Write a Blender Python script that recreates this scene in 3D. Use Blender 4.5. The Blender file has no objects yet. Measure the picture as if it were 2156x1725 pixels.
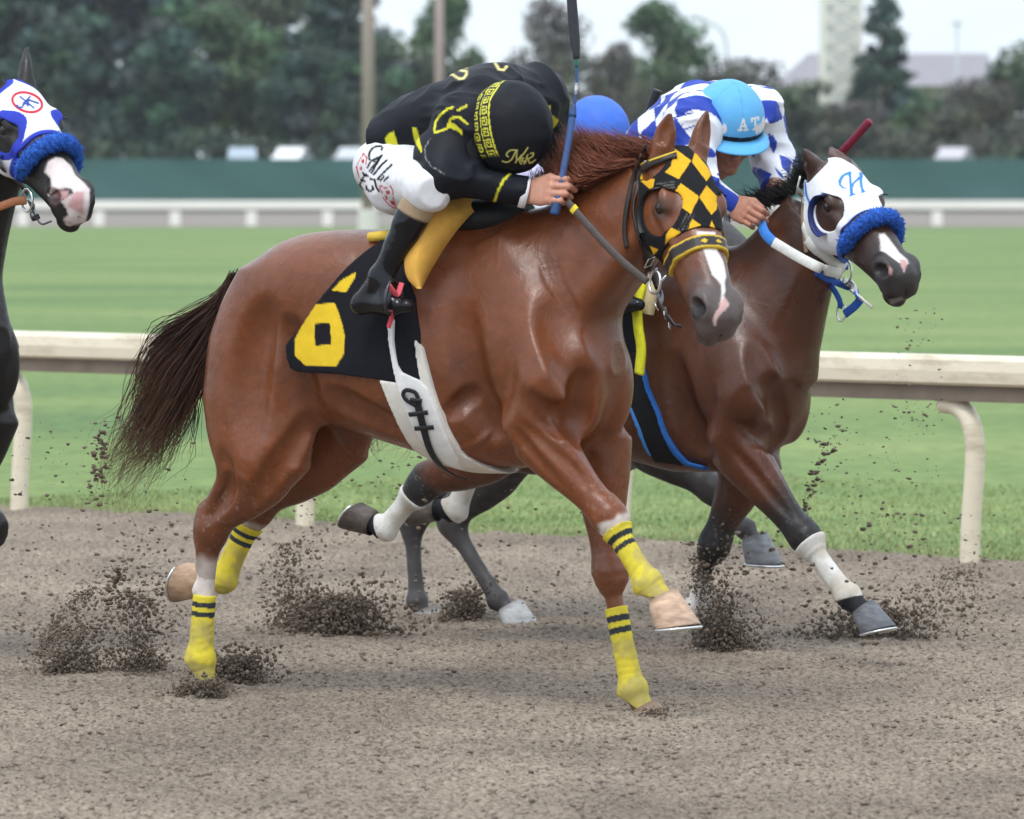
import bpy, bmesh, math, random
import numpy as np
from mathutils import Vector, Matrix
from mathutils.bvhtree import BVHTree

R = math.radians
scene = bpy.context.scene
COL = scene.collection
rng = np.random.default_rng(7)
random.seed(7)

# ------------------------------------------------------------------ camera
# a level 200 mm lens 1.7 m above the track, looking along +Y
FPX, CX, HY, CAMH = 12640.0, 1078.0, 385.0, 1.7
cam_data = bpy.data.cameras.new('camera')
cam = bpy.data.objects.new('camera', cam_data)
COL.objects.link(cam)
cam.location = (0, 0, CAMH)
cam.rotation_euler = (R(90), 0, 0)
cam_data.sensor_width = 36
cam_data.lens = FPX / 2156 * 36
cam_data.shift_y = -(862.5 - HY) / 2156
cam_data.clip_end = 5000
cam_data.clip_start = 0.5
cam_data.dof.use_dof = True
cam_data.dof.focus_distance = 19.9
cam_data.dof.aperture_fstop = 6.7
scene.camera = cam

# ------------------------------------------------------------------ sky, sun, exposure
SUN_EL, SUN_AZ = 58.0, 205.0        # azimuth clockwise from +Y: behind the camera, to its left
world = bpy.data.worlds.new('World')
scene.world = world
world.use_nodes = True
wn = world.node_tree
wn.nodes.clear()
sky = wn.nodes.new('ShaderNodeTexSky')
sky.sky_type = 'NISHITA'
sky.sun_disc = False
sky.sun_elevation = R(SUN_EL)
sky.sun_rotation = R(SUN_AZ)
sky.air_density = 1.0
sky.dust_density = 0.4
sky.ozone_density = 1.0
# a thin even overcast over that sky, with faint soft cloud
tcw = wn.nodes.new('ShaderNodeTexCoord')
cln = wn.nodes.new('ShaderNodeTexNoise'); cln.inputs['Scale'].default_value = 9; cln.inputs['Detail'].default_value = 4
mpw = wn.nodes.new('ShaderNodeMapping'); mpw.inputs['Scale'].default_value = (1, 1, 2.2)
wn.links.new(tcw.outputs['Generated'], mpw.inputs['Vector']); wn.links.new(mpw.outputs[0], cln.inputs['Vector'])
clr = wn.nodes.new('ShaderNodeValToRGB'); _e = clr.color_ramp.elements
_e[0].position = .35; _e[0].color = (6.1, 7.0, 8.0, 1); _e[1].position = .65; _e[1].color = (7.4, 8.0, 8.5, 1)
wn.links.new(cln.outputs['Fac'], clr.inputs[0])
veil = wn.nodes.new('ShaderNodeMix'); veil.data_type = 'RGBA'; veil.inputs[0].default_value = .82
# an overcast sky grows brighter from the horizon to the zenith
sxyz = wn.nodes.new('ShaderNodeSeparateXYZ'); wn.links.new(tcw.outputs['Generated'], sxyz.inputs[0])
grd = wn.nodes.new('ShaderNodeMapRange'); grd.inputs[1].default_value = 0; grd.inputs[2].default_value = 1; grd.inputs[3].default_value = 1.18; grd.inputs[4].default_value = 2.1
wn.links.new(sxyz.outputs[2], grd.inputs[0])
gmul = wn.nodes.new('ShaderNodeMix'); gmul.data_type = 'RGBA'; gmul.blend_type = 'MULTIPLY'; gmul.inputs[0].default_value = 1; gmul.clamp_result = False
wn.links.new(clr.outputs[0], gmul.inputs[6]); wn.links.new(grd.outputs[0], gmul.inputs[7])
wn.links.new(sky.outputs[0], veil.inputs[6]); wn.links.new(gmul.outputs[2], veil.inputs[7])
bgn = wn.nodes.new('ShaderNodeBackground')
bgn.inputs['Strength'].default_value = 0.12
won = wn.nodes.new('ShaderNodeOutputWorld')
wn.links.new(veil.outputs[2], bgn.inputs['Color'])
wn.links.new(bgn.outputs[0], won.inputs['Surface'])
sun_data = bpy.data.lights.new('sun', 'SUN')
sun_data.energy = 1.5
sun_data.angle = R(20)
sun_data.color = (1.0, 0.97, 0.92)
sun = bpy.data.objects.new('sun', sun_data)
COL.objects.link(sun)
_az, _el = R(SUN_AZ), R(SUN_EL)
_d = Vector((-math.sin(_az) * math.cos(_el), -math.cos(_az) * math.cos(_el), -math.sin(_el)))
sun.rotation_euler = _d.to_track_quat('-Z', 'Y').to_euler()
sun.location = (0, 0, 40)
scene.view_settings.view_transform = 'Standard'
scene.view_settings.look = 'None'
scene.view_settings.gamma = 1.0
scene.view_settings.exposure = 0.16
scene.view_settings.use_curve_mapping = False
scene.render.engine = 'CYCLES'
scene.cycles.use_denoising = True
scene.cycles.max_bounces = 6
scene.cycles.transparent_max_bounces = 8

# ------------------------------------------------------------------ small helpers
def at(px, py, Y):
    """point seen at photo position (px, py) at distance Y"""
    return np.array([(px - CX) / FPX * Y, Y, CAMH - (py - HY) / FPX * Y])

def tag(o, label=None, cat=None, group=None, kind=None):
    if label: o['label'] = label
    if cat: o['category'] = cat
    if group: o['group'] = group
    if kind: o['kind'] = kind
    return o

def empty(name, loc=(0, 0, 0), rz=0.0, parent=None):
    o = bpy.data.objects.new(name, None)
    COL.objects.link(o)
    o.location = loc
    o.rotation_euler = (0, 0, rz)
    o.empty_display_size = 0.2
    o.parent = parent
    return o

def link_mesh(name, verts, faces, mat, parent=None, smooth=True, col=None):
    me = bpy.data.meshes.new(name)
    if isinstance(faces, np.ndarray) and faces.ndim == 2:
        verts = np.asarray(verts, np.float32)
        n, k = faces.shape
        me.vertices.add(len(verts)); me.vertices.foreach_set('co', verts.ravel())
        me.loops.add(n * k); me.loops.foreach_set('vertex_index', faces.astype(np.int32).ravel())
        me.polygons.add(n)
        me.polygons.foreach_set('loop_start', np.arange(0, n * k, k, dtype=np.int32))
        me.update(calc_edges=True)
    else:
        me.from_pydata([tuple(v) for v in verts], [], [tuple(f) for f in faces])
        me.update()
    if smooth:
        me.polygons.foreach_set('use_smooth', np.ones(len(me.polygons), bool))
    if col is not None:
        a = me.color_attributes.new('Col', 'FLOAT_COLOR', 'POINT')
        c = np.ones((len(verts), 4), np.float32)
        c[:, :col.shape[1]] = col
        a.data.foreach_set('color', c.ravel())
    o = bpy.data.objects.new(name, me)
    COL.objects.link(o)
    if mat: me.materials.append(mat)
    o.parent = parent
    return o

class MB:
    """collects boxes, tubes and prisms into one mesh"""
    def __init__(s): s.v = []; s.f = []
    def add(s, v, f):
        b = len(s.v); s.v.extend([tuple(map(float, p)) for p in v]); s.f.extend([tuple(i + b for i in q) for q in f])
        return s
    def box(s, lo, hi):
        x0, y0, z0 = lo; x1, y1, z1 = hi
        v = [(x0,y0,z0),(x1,y0,z0),(x1,y1,z0),(x0,y1,z0),(x0,y0,z1),(x1,y0,z1),(x1,y1,z1),(x0,y1,z1)]
        return s.add(v, [(0,3,2,1),(4,5,6,7),(0,1,5,4),(1,2,6,5),(2,3,7,6),(3,0,4,7)])
    def tube(s, pts, rad, n=8, cap=True, flat=None, up=None):
        """tube along points; rad a number or list; flat=(a,b) gives a strap of half-width a, half-thickness b with width along 'up' list"""
        P = [np.asarray(p, float) for p in pts]; m = len(P); v = []; f = []
        prev = None
        if hasattr(rad, '__len__') and len(rad) != m: rad = np.interp(np.linspace(0, 1, m), np.linspace(0, 1, len(rad)), rad)
        for i in range(m):
            d = P[min(i + 1, m - 1)] - P[max(i - 1, 0)]
            d /= (np.linalg.norm(d) + 1e-9)
            if up is not None:
                u = np.asarray(up[i] if hasattr(up[0], '__len__') else up, float)
            else:
                u = prev if prev is not None else (np.array([0, 0, 1.]) if abs(d[2]) < .9 else np.array([1., 0, 0]))
            u = u - d * u.dot(d); u /= (np.linalg.norm(u) + 1e-9); prev = u
            w = np.cross(d, u)
            r = rad[i] if hasattr(rad, '__len__') else rad
            for k in range(n):
                a = 2 * math.pi * k / n
                if flat is None:
                    v.append(P[i] + r * (math.cos(a) * u + math.sin(a) * w))
                else:
                    ca, sa = math.cos(a), math.sin(a)
                    ca = math.copysign(abs(ca) ** .4, ca); sa = math.copysign(abs(sa) ** .4, sa)
                    v.append(P[i] + flat[0] * r * ca * u + flat[1] * sa * w)
        for i in range(m - 1):
            for k in range(n):
                a = i * n + k; b = i * n + (k + 1) % n
                f.append((a, b, b + n, a + n))
        if cap:
            f.append(tuple(range(n))[::-1]); f.append(tuple(range((m - 1) * n, m * n)))
        return s.add(v, f)
    def build(s, name, mat, parent=None, smooth=True):
        return link_mesh(name, s.v, s.f, mat, parent, smooth)

def bez(pts, n=24):
    """smooth curve through points (Catmull-Rom)"""
    P = np.array(pts, float); m = len(P); out = []
    Q = np.vstack([2 * P[0] - P[1], P, 2 * P[-1] - P[-2]])
    for i in range(m - 1):
        k = max(2, n // (m - 1))
        for t in np.linspace(0, 1, k, endpoint=(i == m - 2)):
            a, b, c, d = Q[i], Q[i + 1], Q[i + 2], Q[i + 3]
            out.append(.5 * ((2 * b) + (c - a) * t + (2 * a - 5 * b + 4 * c - d) * t * t + (3 * b - a - 3 * c + d) * t ** 3))
    return np.array(out)

def vnoise(P, s, seed=0):
    """cheap value noise in 3-D, -1..1"""
    Q = np.asarray(P, np.float64) * s + 137.3 + seed * 17.13
    i = np.floor(Q).astype(np.int64); f = Q - i; f = f * f * (3 - 2 * f)
    def h(a, b, c):
        n = (a * 374761393 + b * 668265263 + c * 2147483647 + seed * 1274126177) & 0xffffffff
        n = ((n ^ (n >> 13)) * 1274126177) & 0xffffffff
        n = n ^ (n >> 16)
        return (n & 0xffff) / 32767.5 - 1
    x, y, z = i[..., 0], i[..., 1], i[..., 2]; u, v, w = f[..., 0], f[..., 1], f[..., 2]
    L = lambda a, b, t: a + (b - a) * t
    return L(L(L(h(x,y,z),h(x+1,y,z),u), L(h(x,y+1,z),h(x+1,y+1,z),u), v),
             L(L(h(x,y,z+1),h(x+1,y,z+1),u), L(h(x,y+1,z+1),h(x+1,y+1,z+1),u), v), w)

# ------------------------------------------------------------------ materials
def mat_new(name):
    m = bpy.data.materials.new(name); m.use_nodes = True
    nt = m.node_tree; b = nt.nodes['Principled BSDF']
    return m, nt, b

def mat_plain(name, col, rough=.6, spec=.5, metal=0., noise=.15, nscale=40., bump=0., bscale=200., coat=0., sheen=0.):
    m, nt, b = mat_new(name)
    b.inputs['Roughness'].default_value = rough
    b.inputs['Specular IOR Level'].default_value = spec
    b.inputs['Metallic'].default_value = metal
    b.inputs['Coat Weight'].default_value = coat
    b.inputs['Sheen Weight'].default_value = sheen
    tc = nt.nodes.new('ShaderNodeTexCoord')
    n = nt.nodes.new('ShaderNodeTexNoise'); n.inputs['Scale'].default_value = nscale; n.inputs['Detail'].default_value = 4
    nt.links.new(tc.outputs['Object'], n.inputs['Vector'])
    mx = nt.nodes.new('ShaderNodeMix'); mx.data_type = 'RGBA'
    mx.inputs[6].default_value = (*[c * (1 - noise) for c in col], 1)
    mx.inputs[7].default_value = (*[min(1, c * (1 + noise)) for c in col], 1)
    nt.links.new(n.outputs['Fac'], mx.inputs[0])
    nt.links.new(mx.outputs[2], b.inputs['Base Color'])
    if bump:
        n2 = nt.nodes.new('ShaderNodeTexNoise'); n2.inputs['Scale'].default_value = bscale; n2.inputs['Detail'].default_value = 3
        nt.links.new(tc.outputs['Object'], n2.inputs['Vector'])
        bp = nt.nodes.new('ShaderNodeBump'); bp.inputs['Strength'].default_value = bump; bp.inputs['Distance'].default_value = .004
        nt.links.new(n2.outputs['Fac'], bp.inputs['Height']); nt.links.new(bp.outputs[0], b.inputs['Normal'])
    return m

def mat_paint(name, spec=.4, noise=.12, nscale=(30, 30, 30), bump=.1, bscale=(300, 300, 300), sheen=0., sheen_tint=(1, 1, 1), coat=0., big=0., rvar=0., veins=0.):
    """colour from the mesh's own colour attribute (dye, hair colour), alpha = roughness"""
    m, nt, b = mat_new(name)
    at_ = nt.nodes.new('ShaderNodeAttribute'); at_.attribute_name = 'Col'
    tc = nt.nodes.new('ShaderNodeTexCoord')
    mp = nt.nodes.new('ShaderNodeMapping'); mp.inputs['Scale'].default_value = nscale
    nt.links.new(tc.outputs['Object'], mp.inputs['Vector'])
    n = nt.nodes.new('ShaderNodeTexNoise'); n.inputs['Scale'].default_value = 1; n.inputs['Detail'].default_value = 5
    nt.links.new(mp.outputs[0], n.inputs['Vector'])
    mr = nt.nodes.new('ShaderNodeMapRange'); mr.inputs[1].default_value = .25; mr.inputs[2].default_value = .75
    mr.inputs[3].default_value = 1 - noise; mr.inputs[4].default_value = 1 + noise
    nt.links.new(n.outputs['Fac'], mr.inputs[0])
    mul = nt.nodes.new('ShaderNodeMix'); mul.data_type = 'RGBA'; mul.blend_type = 'MULTIPLY'; mul.inputs[0].default_value = 1
    nt.links.new(at_.outputs['Color'], mul.inputs[6]); nt.links.new(mr.outputs[0], mul.inputs[7])
    nt.links.new(mul.outputs[2], b.inputs['Base Color'])
    if rvar:
        nr = nt.nodes.new('ShaderNodeTexNoise'); nr.inputs['Scale'].default_value = 16; nr.inputs['Detail'].default_value = 8; nr.inputs['Roughness'].default_value = .7
        nt.links.new(tc.outputs['Object'], nr.inputs['Vector'])
        rm = nt.nodes.new('ShaderNodeMapRange'); rm.inputs[1].default_value = .3; rm.inputs[2].default_value = .7; rm.inputs[3].default_value = 1 - rvar; rm.inputs[4].default_value = 1 + rvar
        nt.links.new(nr.outputs['Fac'], rm.inputs[0])
        rx_ = nt.nodes.new('ShaderNodeMath'); rx_.operation = 'MULTIPLY'; nt.links.new(at_.outputs['Alpha'], rx_.inputs[0]); nt.links.new(rm.outputs[0], rx_.inputs[1]); nt.links.new(rx_.outputs[0], b.inputs['Roughness'])
    else: nt.links.new(at_.outputs['Alpha'], b.inputs['Roughness'])
    b.inputs['Specular IOR Level'].default_value = spec
    b.inputs['Sheen Weight'].default_value = sheen
    b.inputs['Sheen Roughness'].default_value = .35
    b.inputs['Sheen Tint'].default_value = (*sheen_tint, 1)
    b.inputs['Coat Weight'].default_value = coat
    b.inputs['Coat Roughness'].default_value = .35
    mp2 = nt.nodes.new('ShaderNodeMapping'); mp2.inputs['Scale'].default_value = bscale
    nt.links.new(tc.outputs['Object'], mp2.inputs['Vector'])
    n2 = nt.nodes.new('ShaderNodeTexNoise'); n2.inputs['Scale'].default_value = 1; n2.inputs['Detail'].default_value = 3
    nt.links.new(mp2.outputs[0], n2.inputs['Vector'])
    bp = nt.nodes.new('ShaderNodeBump'); bp.inputs['Strength'].default_value = bump; bp.inputs['Distance'].default_value = .003
    nt.links.new(n2.outputs['Fac'], bp.inputs['Height'])
    if big:
        n3 = nt.nodes.new('ShaderNodeTexNoise'); n3.inputs['Scale'].default_value = 14; n3.inputs['Detail'].default_value = 3
        n3.inputs['Distortion'].default_value = .8
        nt.links.new(tc.outputs['Object'], n3.inputs['Vector'])
        b3 = nt.nodes.new('ShaderNodeBump'); b3.inputs['Strength'].default_value = big; b3.inputs['Distance'].default_value = .02
        nt.links.new(n3.outputs['Fac'], b3.inputs['Height']); nt.links.new(b3.outputs[0], bp.inputs['Normal'])
        if veins:
            n4 = nt.nodes.new('ShaderNodeTexNoise'); n4.inputs['Scale'].default_value = 5.5; n4.inputs['Detail'].default_value = 2; n4.inputs['Distortion'].default_value = 1.2
            nt.links.new(tc.outputs['Object'], n4.inputs['Vector'])
            m1 = nt.nodes.new('ShaderNodeMath'); m1.operation = 'SUBTRACT'; m1.inputs[1].default_value = .5; nt.links.new(n4.outputs['Fac'], m1.inputs[0])
            m2 = nt.nodes.new('ShaderNodeMath'); m2.operation = 'ABSOLUTE'; nt.links.new(m1.outputs[0], m2.inputs[0])
            m3 = nt.nodes.new('ShaderNodeMapRange'); m3.interpolation_type = 'SMOOTHSTEP'; m3.inputs[1].default_value = 0; m3.inputs[2].default_value = .06; m3.inputs[3].default_value = 1; m3.inputs[4].default_value = 0
            nt.links.new(m2.outputs[0], m3.inputs[0])
            b4 = nt.nodes.new('ShaderNodeBump'); b4.inputs['Strength'].default_value = veins; b4.inputs['Distance'].default_value = .004
            nt.links.new(m3.outputs[0], b4.inputs['Height']); nt.links.new(b4.outputs[0], b3.inputs['Normal'])
    nt.links.new(bp.outputs[0], b.inputs['Normal'])
    return m

# ------------------------------------------------------------------ implicit modelling: smooth unions of lofted limbs and muscles
def _n(v):
    v = np.asarray(v, float); return v / (np.linalg.norm(v) + 1e-12)

def herm(s, v, q):
    """smooth interpolation of station values"""
    s = np.asarray(s, float); v = np.asarray(v, float)
    if len(s) == 1: return np.full_like(q, v[0])
    d = np.diff(v) / np.diff(s)
    m = np.empty_like(v); m[0] = d[0]; m[-1] = d[-1]
    if len(s) > 2:
        m[1:-1] = np.where(d[:-1] * d[1:] > 0, 2 * d[:-1] * d[1:] / (d[:-1] + d[1:] + 1e-12 * np.sign(d[:-1] + 1e-15)), 0)
    i = np.clip(np.searchsorted(s, q) - 1, 0, len(s) - 2)
    h = s[i + 1] - s[i]; t = np.clip((q - s[i]) / h, 0, 1)
    return ((2*t**3-3*t**2+1)*v[i] + (t**3-2*t**2+t)*h*m[i] + (-2*t**3+3*t**2)*v[i+1] + (t**3-t**2)*h*m[i+1])

class Loft:
    """limb from p0 to p1; stations (s, front, back, half width[, lateral shift]); 'front' is the direction of the front side"""
    def __init__(self, p0, p1, front, st, n=2.0, e=0.0, off=0.0):
        self.p0 = np.asarray(p0, float); p1 = np.asarray(p1, float)
        self.L = np.linalg.norm(p1 - self.p0); self.a = _n(p1 - self.p0)
        f = np.asarray(front, float); self.f = _n(f - self.a * f.dot(self.a)); self.l = np.cross(self.a, self.f)
        st = [tuple(q) + (0,) * (5 - len(q)) for q in st]
        S = np.array(st, float); q = np.linspace(0, 1, 96); self.q = q * self.L
        self.F, self.B, self.W, self.O = [herm(S[:, 0], S[:, i], q) for i in (1, 2, 3, 4)]
        self.n, self.e, self.off = n, e, off
        r = max(np.abs(self.F).max(), np.abs(self.B).max(), self.W.max() + np.abs(self.O).max())
        P = np.array([self.p0 - self.a * r * .3, p1 + self.a * r * .3])
        ext = np.abs(self.f) * max(self.F.max(), self.B.max()) + np.abs(self.l) * (self.W.max() + np.abs(self.O).max())
        self.lo = P.min(0) - ext - off; self.hi = P.max(0) + ext + off
    def d(self, x, y, z):
        x = x - self.p0[0]; y = y - self.p0[1]; z = z - self.p0[2]
        a = x * self.a[0] + y * self.a[1] + z * self.a[2]
        v = x * self.f[0] + y * self.f[1] + z * self.f[2]
        w = x * self.l[0] + y * self.l[1] + z * self.l[2]
        ac = np.clip(a, 0, self.L)
        F = np.interp(ac, self.q, self.F); B = np.interp(ac, self.q, self.B); W = np.interp(ac, self.q, self.W)
        w = w - np.interp(ac, self.q, self.O)
        h = np.maximum((F + B) * .5, 1e-4); v = v - (F - B) * .5
        W = np.maximum(W * (1 + self.e * np.clip(v / h, -1, 1)), 1e-4)
        if self.n == 2.0:
            q = np.sqrt((v / h) ** 2 + (w / W) ** 2)
        else:
            q = (np.abs(v / h) ** self.n + np.abs(w / W) ** self.n) ** (1 / self.n)
        r = np.sqrt(v * v + w * w)
        d = np.where(q > 1e-4, r - r / np.maximum(q, 1e-4), -np.minimum(h, W))
        da = np.maximum(np.maximum(-a, a - self.L), 0)
        return np.where(da > 0, np.sqrt(np.maximum(d, 0) ** 2 + da ** 2), np.maximum(d, np.maximum(-a, a - self.L) )) - self.off

class Ell:
    """ellipsoid: centre, radii along axis / up / side"""
    def __init__(self, c, r, axis=(1, 0, 0), up=(0, 0, 1), off=0.0):
        self.c = np.asarray(c, float); self.r = np.asarray(r, float)
        a = _n(axis); u = np.asarray(up, float); u = _n(u - a * u.dot(a)); self.M = np.array([a, u, np.cross(a, u)])
        ext = np.sqrt(((self.M * self.r[:, None]) ** 2).sum(0)); self.lo = self.c - ext - off; self.hi = self.c + ext + off; self.off = off
    def d(self, x, y, z):
        x = x - self.c[0]; y = y - self.c[1]; z = z - self.c[2]
        k0 = 0; k1 = 0
        for i in range(3):
            q = (x * self.M[i, 0] + y * self.M[i, 1] + z * self.M[i, 2]) / self.r[i]
            k0 = k0 + q * q; k1 = k1 + (q / self.r[i]) ** 2
        k0 = np.sqrt(k0); k1 = np.sqrt(k1)
        return k0 * (k0 - 1) / np.maximum(k1, 1e-6) - self.off

class Cone:
    """round cone between two points"""
    def __init__(self, a, b, r0, r1, off=0.0):
        self.a = np.asarray(a, float); self.b = np.asarray(b, float); self.r0 = r0 + off; self.r1 = r1 + off
        self.lo = np.minimum(self.a - self.r0, self.b - self.r1); self.hi = np.maximum(self.a + self.r0, self.b + self.r1)
    def d(self, x, y, z):
        ba = self.b - self.a; L2 = ba.dot(ba) + 1e-12
        x = x - self.a[0]; y = y - self.a[1]; z = z - self.a[2]
        t = np.clip((x * ba[0] + y * ba[1] + z * ba[2]) / L2, 0, 1)
        return np.sqrt((x - ba[0] * t) ** 2 + (y - ba[1] * t) ** 2 + (z - ba[2] * t) ** 2) - (self.r0 + (self.r1 - self.r0) * t)

class Grid:
    def __init__(s, lo, hi, res):
        s.lo = np.asarray(lo, float); s.res = res
        s.n = np.maximum(((np.asarray(hi, float) - s.lo) / res).astype(int) + 2, 3)
        s.D = np.full(s.n, 1.0, np.float32)
    def axes(s, i0=None, i1=None):
        i0 = np.zeros(3, int) if i0 is None else i0; i1 = s.n if i1 is None else i1
        c = [(s.lo[k] + np.arange(i0[k], i1[k]) * s.res).astype(np.float32) for k in range(3)]
        return c[0][:, None, None], c[1][None, :, None], c[2][None, None, :]
    def add(s, prim, k=.03, op='u'):
        m = k + 3 * s.res
        i0 = np.maximum(((prim.lo - m - s.lo) / s.res).astype(int), 0); i1 = np.minimum(((prim.hi + m - s.lo) / s.res).astype(int) + 2, s.n)
        if (i1 - i0).min() <= 1: return s
        sl = tuple(slice(a, b) for a, b in zip(i0, i1))
        x, y, z = s.axes(i0, i1)
        d = prim.d(x, y, z).astype(np.float32); A = s.D[sl]
        if op == 'u':
            h = np.clip(.5 + .5 * (A - d) / k, 0, 1); s.D[sl] = A + (d - A) * h - k * h * (1 - h)
        else:           # smooth subtraction
            h = np.clip(.5 - .5 * (A + d) / k, 0, 1); s.D[sl] = A + (-d - A) * h + k * h * (1 - h)
        return s
    def prims(s, lst):
        for q in lst: s.add(*q)
        return s
    def inter(s, fn, k=.004):
        x, y, z = s.axes(); d = fn(x, y, z).astype(np.float32)
        A = s.D; h = np.clip(.5 - .5 * (A - d) / k, 0, 1)   # smooth max
        s.D = A * (1 - h) + d * h + k * h * (1 - h)
        s.D = np.maximum(s.D, np.minimum(1, np.maximum(A, d)))
        return s
    def mesh(s, smooth=0):
        D = s.D.copy(); D[[0, -1]] = 1; D[:, [0, -1]] = 1; D[:, :, [0, -1]] = 1
        ins = D < 0
        cnt = np.zeros(tuple(np.array(D.shape) - 1), np.int8)
        N = D.shape
        cs = [(i, j, k) for i in (0, 1) for j in (0, 1) for k in (0, 1)]
        for (i, j, k) in cs: cnt += ins[i:N[0]-1+i, j:N[1]-1+j, k:N[2]-1+k]
        act = np.argwhere((cnt > 0) & (cnt < 8))
        if len(act) == 0: return np.zeros((0, 3)), np.zeros((0, 4), int)
        pos = np.zeros((len(act), 3)); num = np.zeros(len(act))
        val = {c: D[act[:, 0] + c[0], act[:, 1] + c[1], act[:, 2] + c[2]] for c in cs}
        for c in cs:
            for ax in range(3):
                if c[ax]: continue
                e = list(c); e[ax] = 1; e = tuple(e)
                va, vb = val[c], val[e]; m = (va < 0) != (vb < 0)
                t = np.where(m, va / np.where(m, va - vb, 1), 0)
                p = np.tile(np.array(c, float), (len(act), 1)); p[:, ax] += t
                pos[m] += p[m]; num[m] += 1
        verts = s.lo + (act + pos / num[:, None]) * s.res
        vid = np.full(cnt.shape, -1, np.int32); vid[tuple(act.T)] = np.arange(len(act))
        faces = []
        for ax in range(3):
            b, c = (ax + 1) % 3, (ax + 2) % 3
            sa = [slice(0, None)] * 3; sb = [slice(0, None)] * 3; sa[ax] = slice(0, -1); sb[ax] = slice(1, None)
            A, B = ins[tuple(sa)], ins[tuple(sb)]
            E = np.argwhere(A != B)
            E = E[(E[:, b] > 0) & (E[:, c] > 0) & (E[:, b] < N[b] - 1) & (E[:, c] < N[c] - 1)]
            q = []
            for db, dc in ((-1, -1), (0, -1), (0, 0), (-1, 0)):
                I = E.copy(); I[:, b] += db; I[:, c] += dc; q.append(vid[tuple(I.T)])
            q = np.stack(q, 1); flip = ~A[tuple(E.T)]
            q[flip] = q[flip][:, ::-1]
            faces.append(q)
        faces = np.concatenate(faces); faces = faces[(faces >= 0).all(1)]
        for _ in range(smooth):
            acc = np.zeros_like(verts); w = np.zeros(len(verts))
            for i in range(4):
                a, b = faces[:, i], faces[:, (i + 1) % 4]
                np.add.at(acc, a, verts[b]); np.add.at(w, a, 1); np.add.at(acc, b, verts[a]); np.add.at(w, b, 1)
            verts = verts * .5 + .5 * acc / np.maximum(w, 1)[:, None]
        return verts, faces

def vnormals(V, Fc):
    a, b, c, d = (V[Fc[:, i]] for i in range(4))
    n = np.cross(c - a, d - b); out = np.zeros_like(V)
    for i in range(4): np.add.at(out, Fc[:, i], n)
    return out / (np.linalg.norm(out, axis=1)[:, None] + 1e-12)

def poly_sd(X, Y, pts):
    """signed distance to a 2-D polygon (negative inside)"""
    P = np.asarray(pts, float); n = len(P); d = None; s = None
    for i in range(n):
        j = (i - 1) % n; ex, ey = P[j] - P[i]; wx = X - P[i, 0]; wy = Y - P[i, 1]
        t = np.clip((wx * ex + wy * ey) / (ex * ex + ey * ey + 1e-12), 0, 1)
        dd = (wx - ex * t) ** 2 + (wy - ey * t) ** 2
        c1 = Y >= P[i, 1]; c2 = Y < P[j, 1]; c3 = ex * wy > ey * wx
        flip = (c1 & c2 & c3) | (~c1 & ~c2 & ~c3)
        d = dd if d is None else np.minimum(d, dd); sg = np.where(flip, -1, 1); s = sg if s is None else s * sg
    return s * np.sqrt(d)

def blend(C, m, col):
    """mix colour into rows of C by mask m; col may hold 3 or 4 numbers"""
    m = np.clip(m, 0, 1)[:, None]; k = len(col)
    C[:, :k] = C[:, :k] * (1 - m) + np.asarray(col)[None, :] * m

def sstep(a, b, x):
    t = np.clip((x - a) / (b - a), 0, 1); return t * t * (3 - 2 * t)

def seg_t(P, a, b):
    a = np.asarray(a, float); b = np.asarray(b, float); ba = b - a
    t = (P - a) @ ba / ba.dot(ba); tc = np.clip(t, 0, 1)
    return t, np.linalg.norm(P - a - tc[:, None] * ba, axis=1)

class Frame:
    """a horse's own axes: x forward along its track, y to its left (away from the camera), z up"""
    def __init__(s, nP, ang=32., px0=900.):
        s.ang = R(ang); s.c, s.s = math.cos(s.ang), math.sin(s.ang); s.nP = nP
        s.t0 = 0; s.t0 = s.L(px0, 1000, 0)[0]
        w = np.array([s.c, -s.s]) * s.t0 + np.array([s.s, s.c]) * s.nP
        s.loc = (w[0], w[1], 0)
    def L(s, px, py, y=0.):
        u = (px - CX) / FPX; Y = (s.nP + y) / (s.s * u + s.c); X = u * Y
        return np.array([X * s.c - Y * s.s - s.t0, y, CAMH - (py - HY) / FPX * Y])
    def toworld(s, P):
        P = np.atleast_2d(P); X = (P[:, 0]) * s.c + P[:, 1] * s.s + s.loc[0]; Y = -P[:, 0] * s.s + P[:, 1] * s.c + s.loc[1]
        return np.stack([X, Y, P[:, 2]], 1)
    def px(s, P):
        W = s.toworld(P); return CX + FPX * W[:, 0] / W[:, 1], HY + FPX * (CAMH - W[:, 2]) / W[:, 1]
    def root(s, name): return empty(name, s.loc, -s.ang)
# ------------------------------------------------------------------ the setting: one ground sheet per surface
TH = R(32)                                     # the track runs at 32 degrees across the view
RAIL_A, RAIL_B = at(30, 1074, 31.2), at(2030, 1187, 26.8)     # two posts of the near rail
rail_d = _n(np.array([RAIL_B[0] - RAIL_A[0], RAIL_B[1] - RAIL_A[1], 0]))
rail_n = np.array([-rail_d[1], rail_d[0], 0])  # away from the camera
RC = (RAIL_A + RAIL_B) / 2; RC[2] = 0

def node_mat(name, build):
    m, nt, b = mat_new(name); build(nt, b); return m

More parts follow.
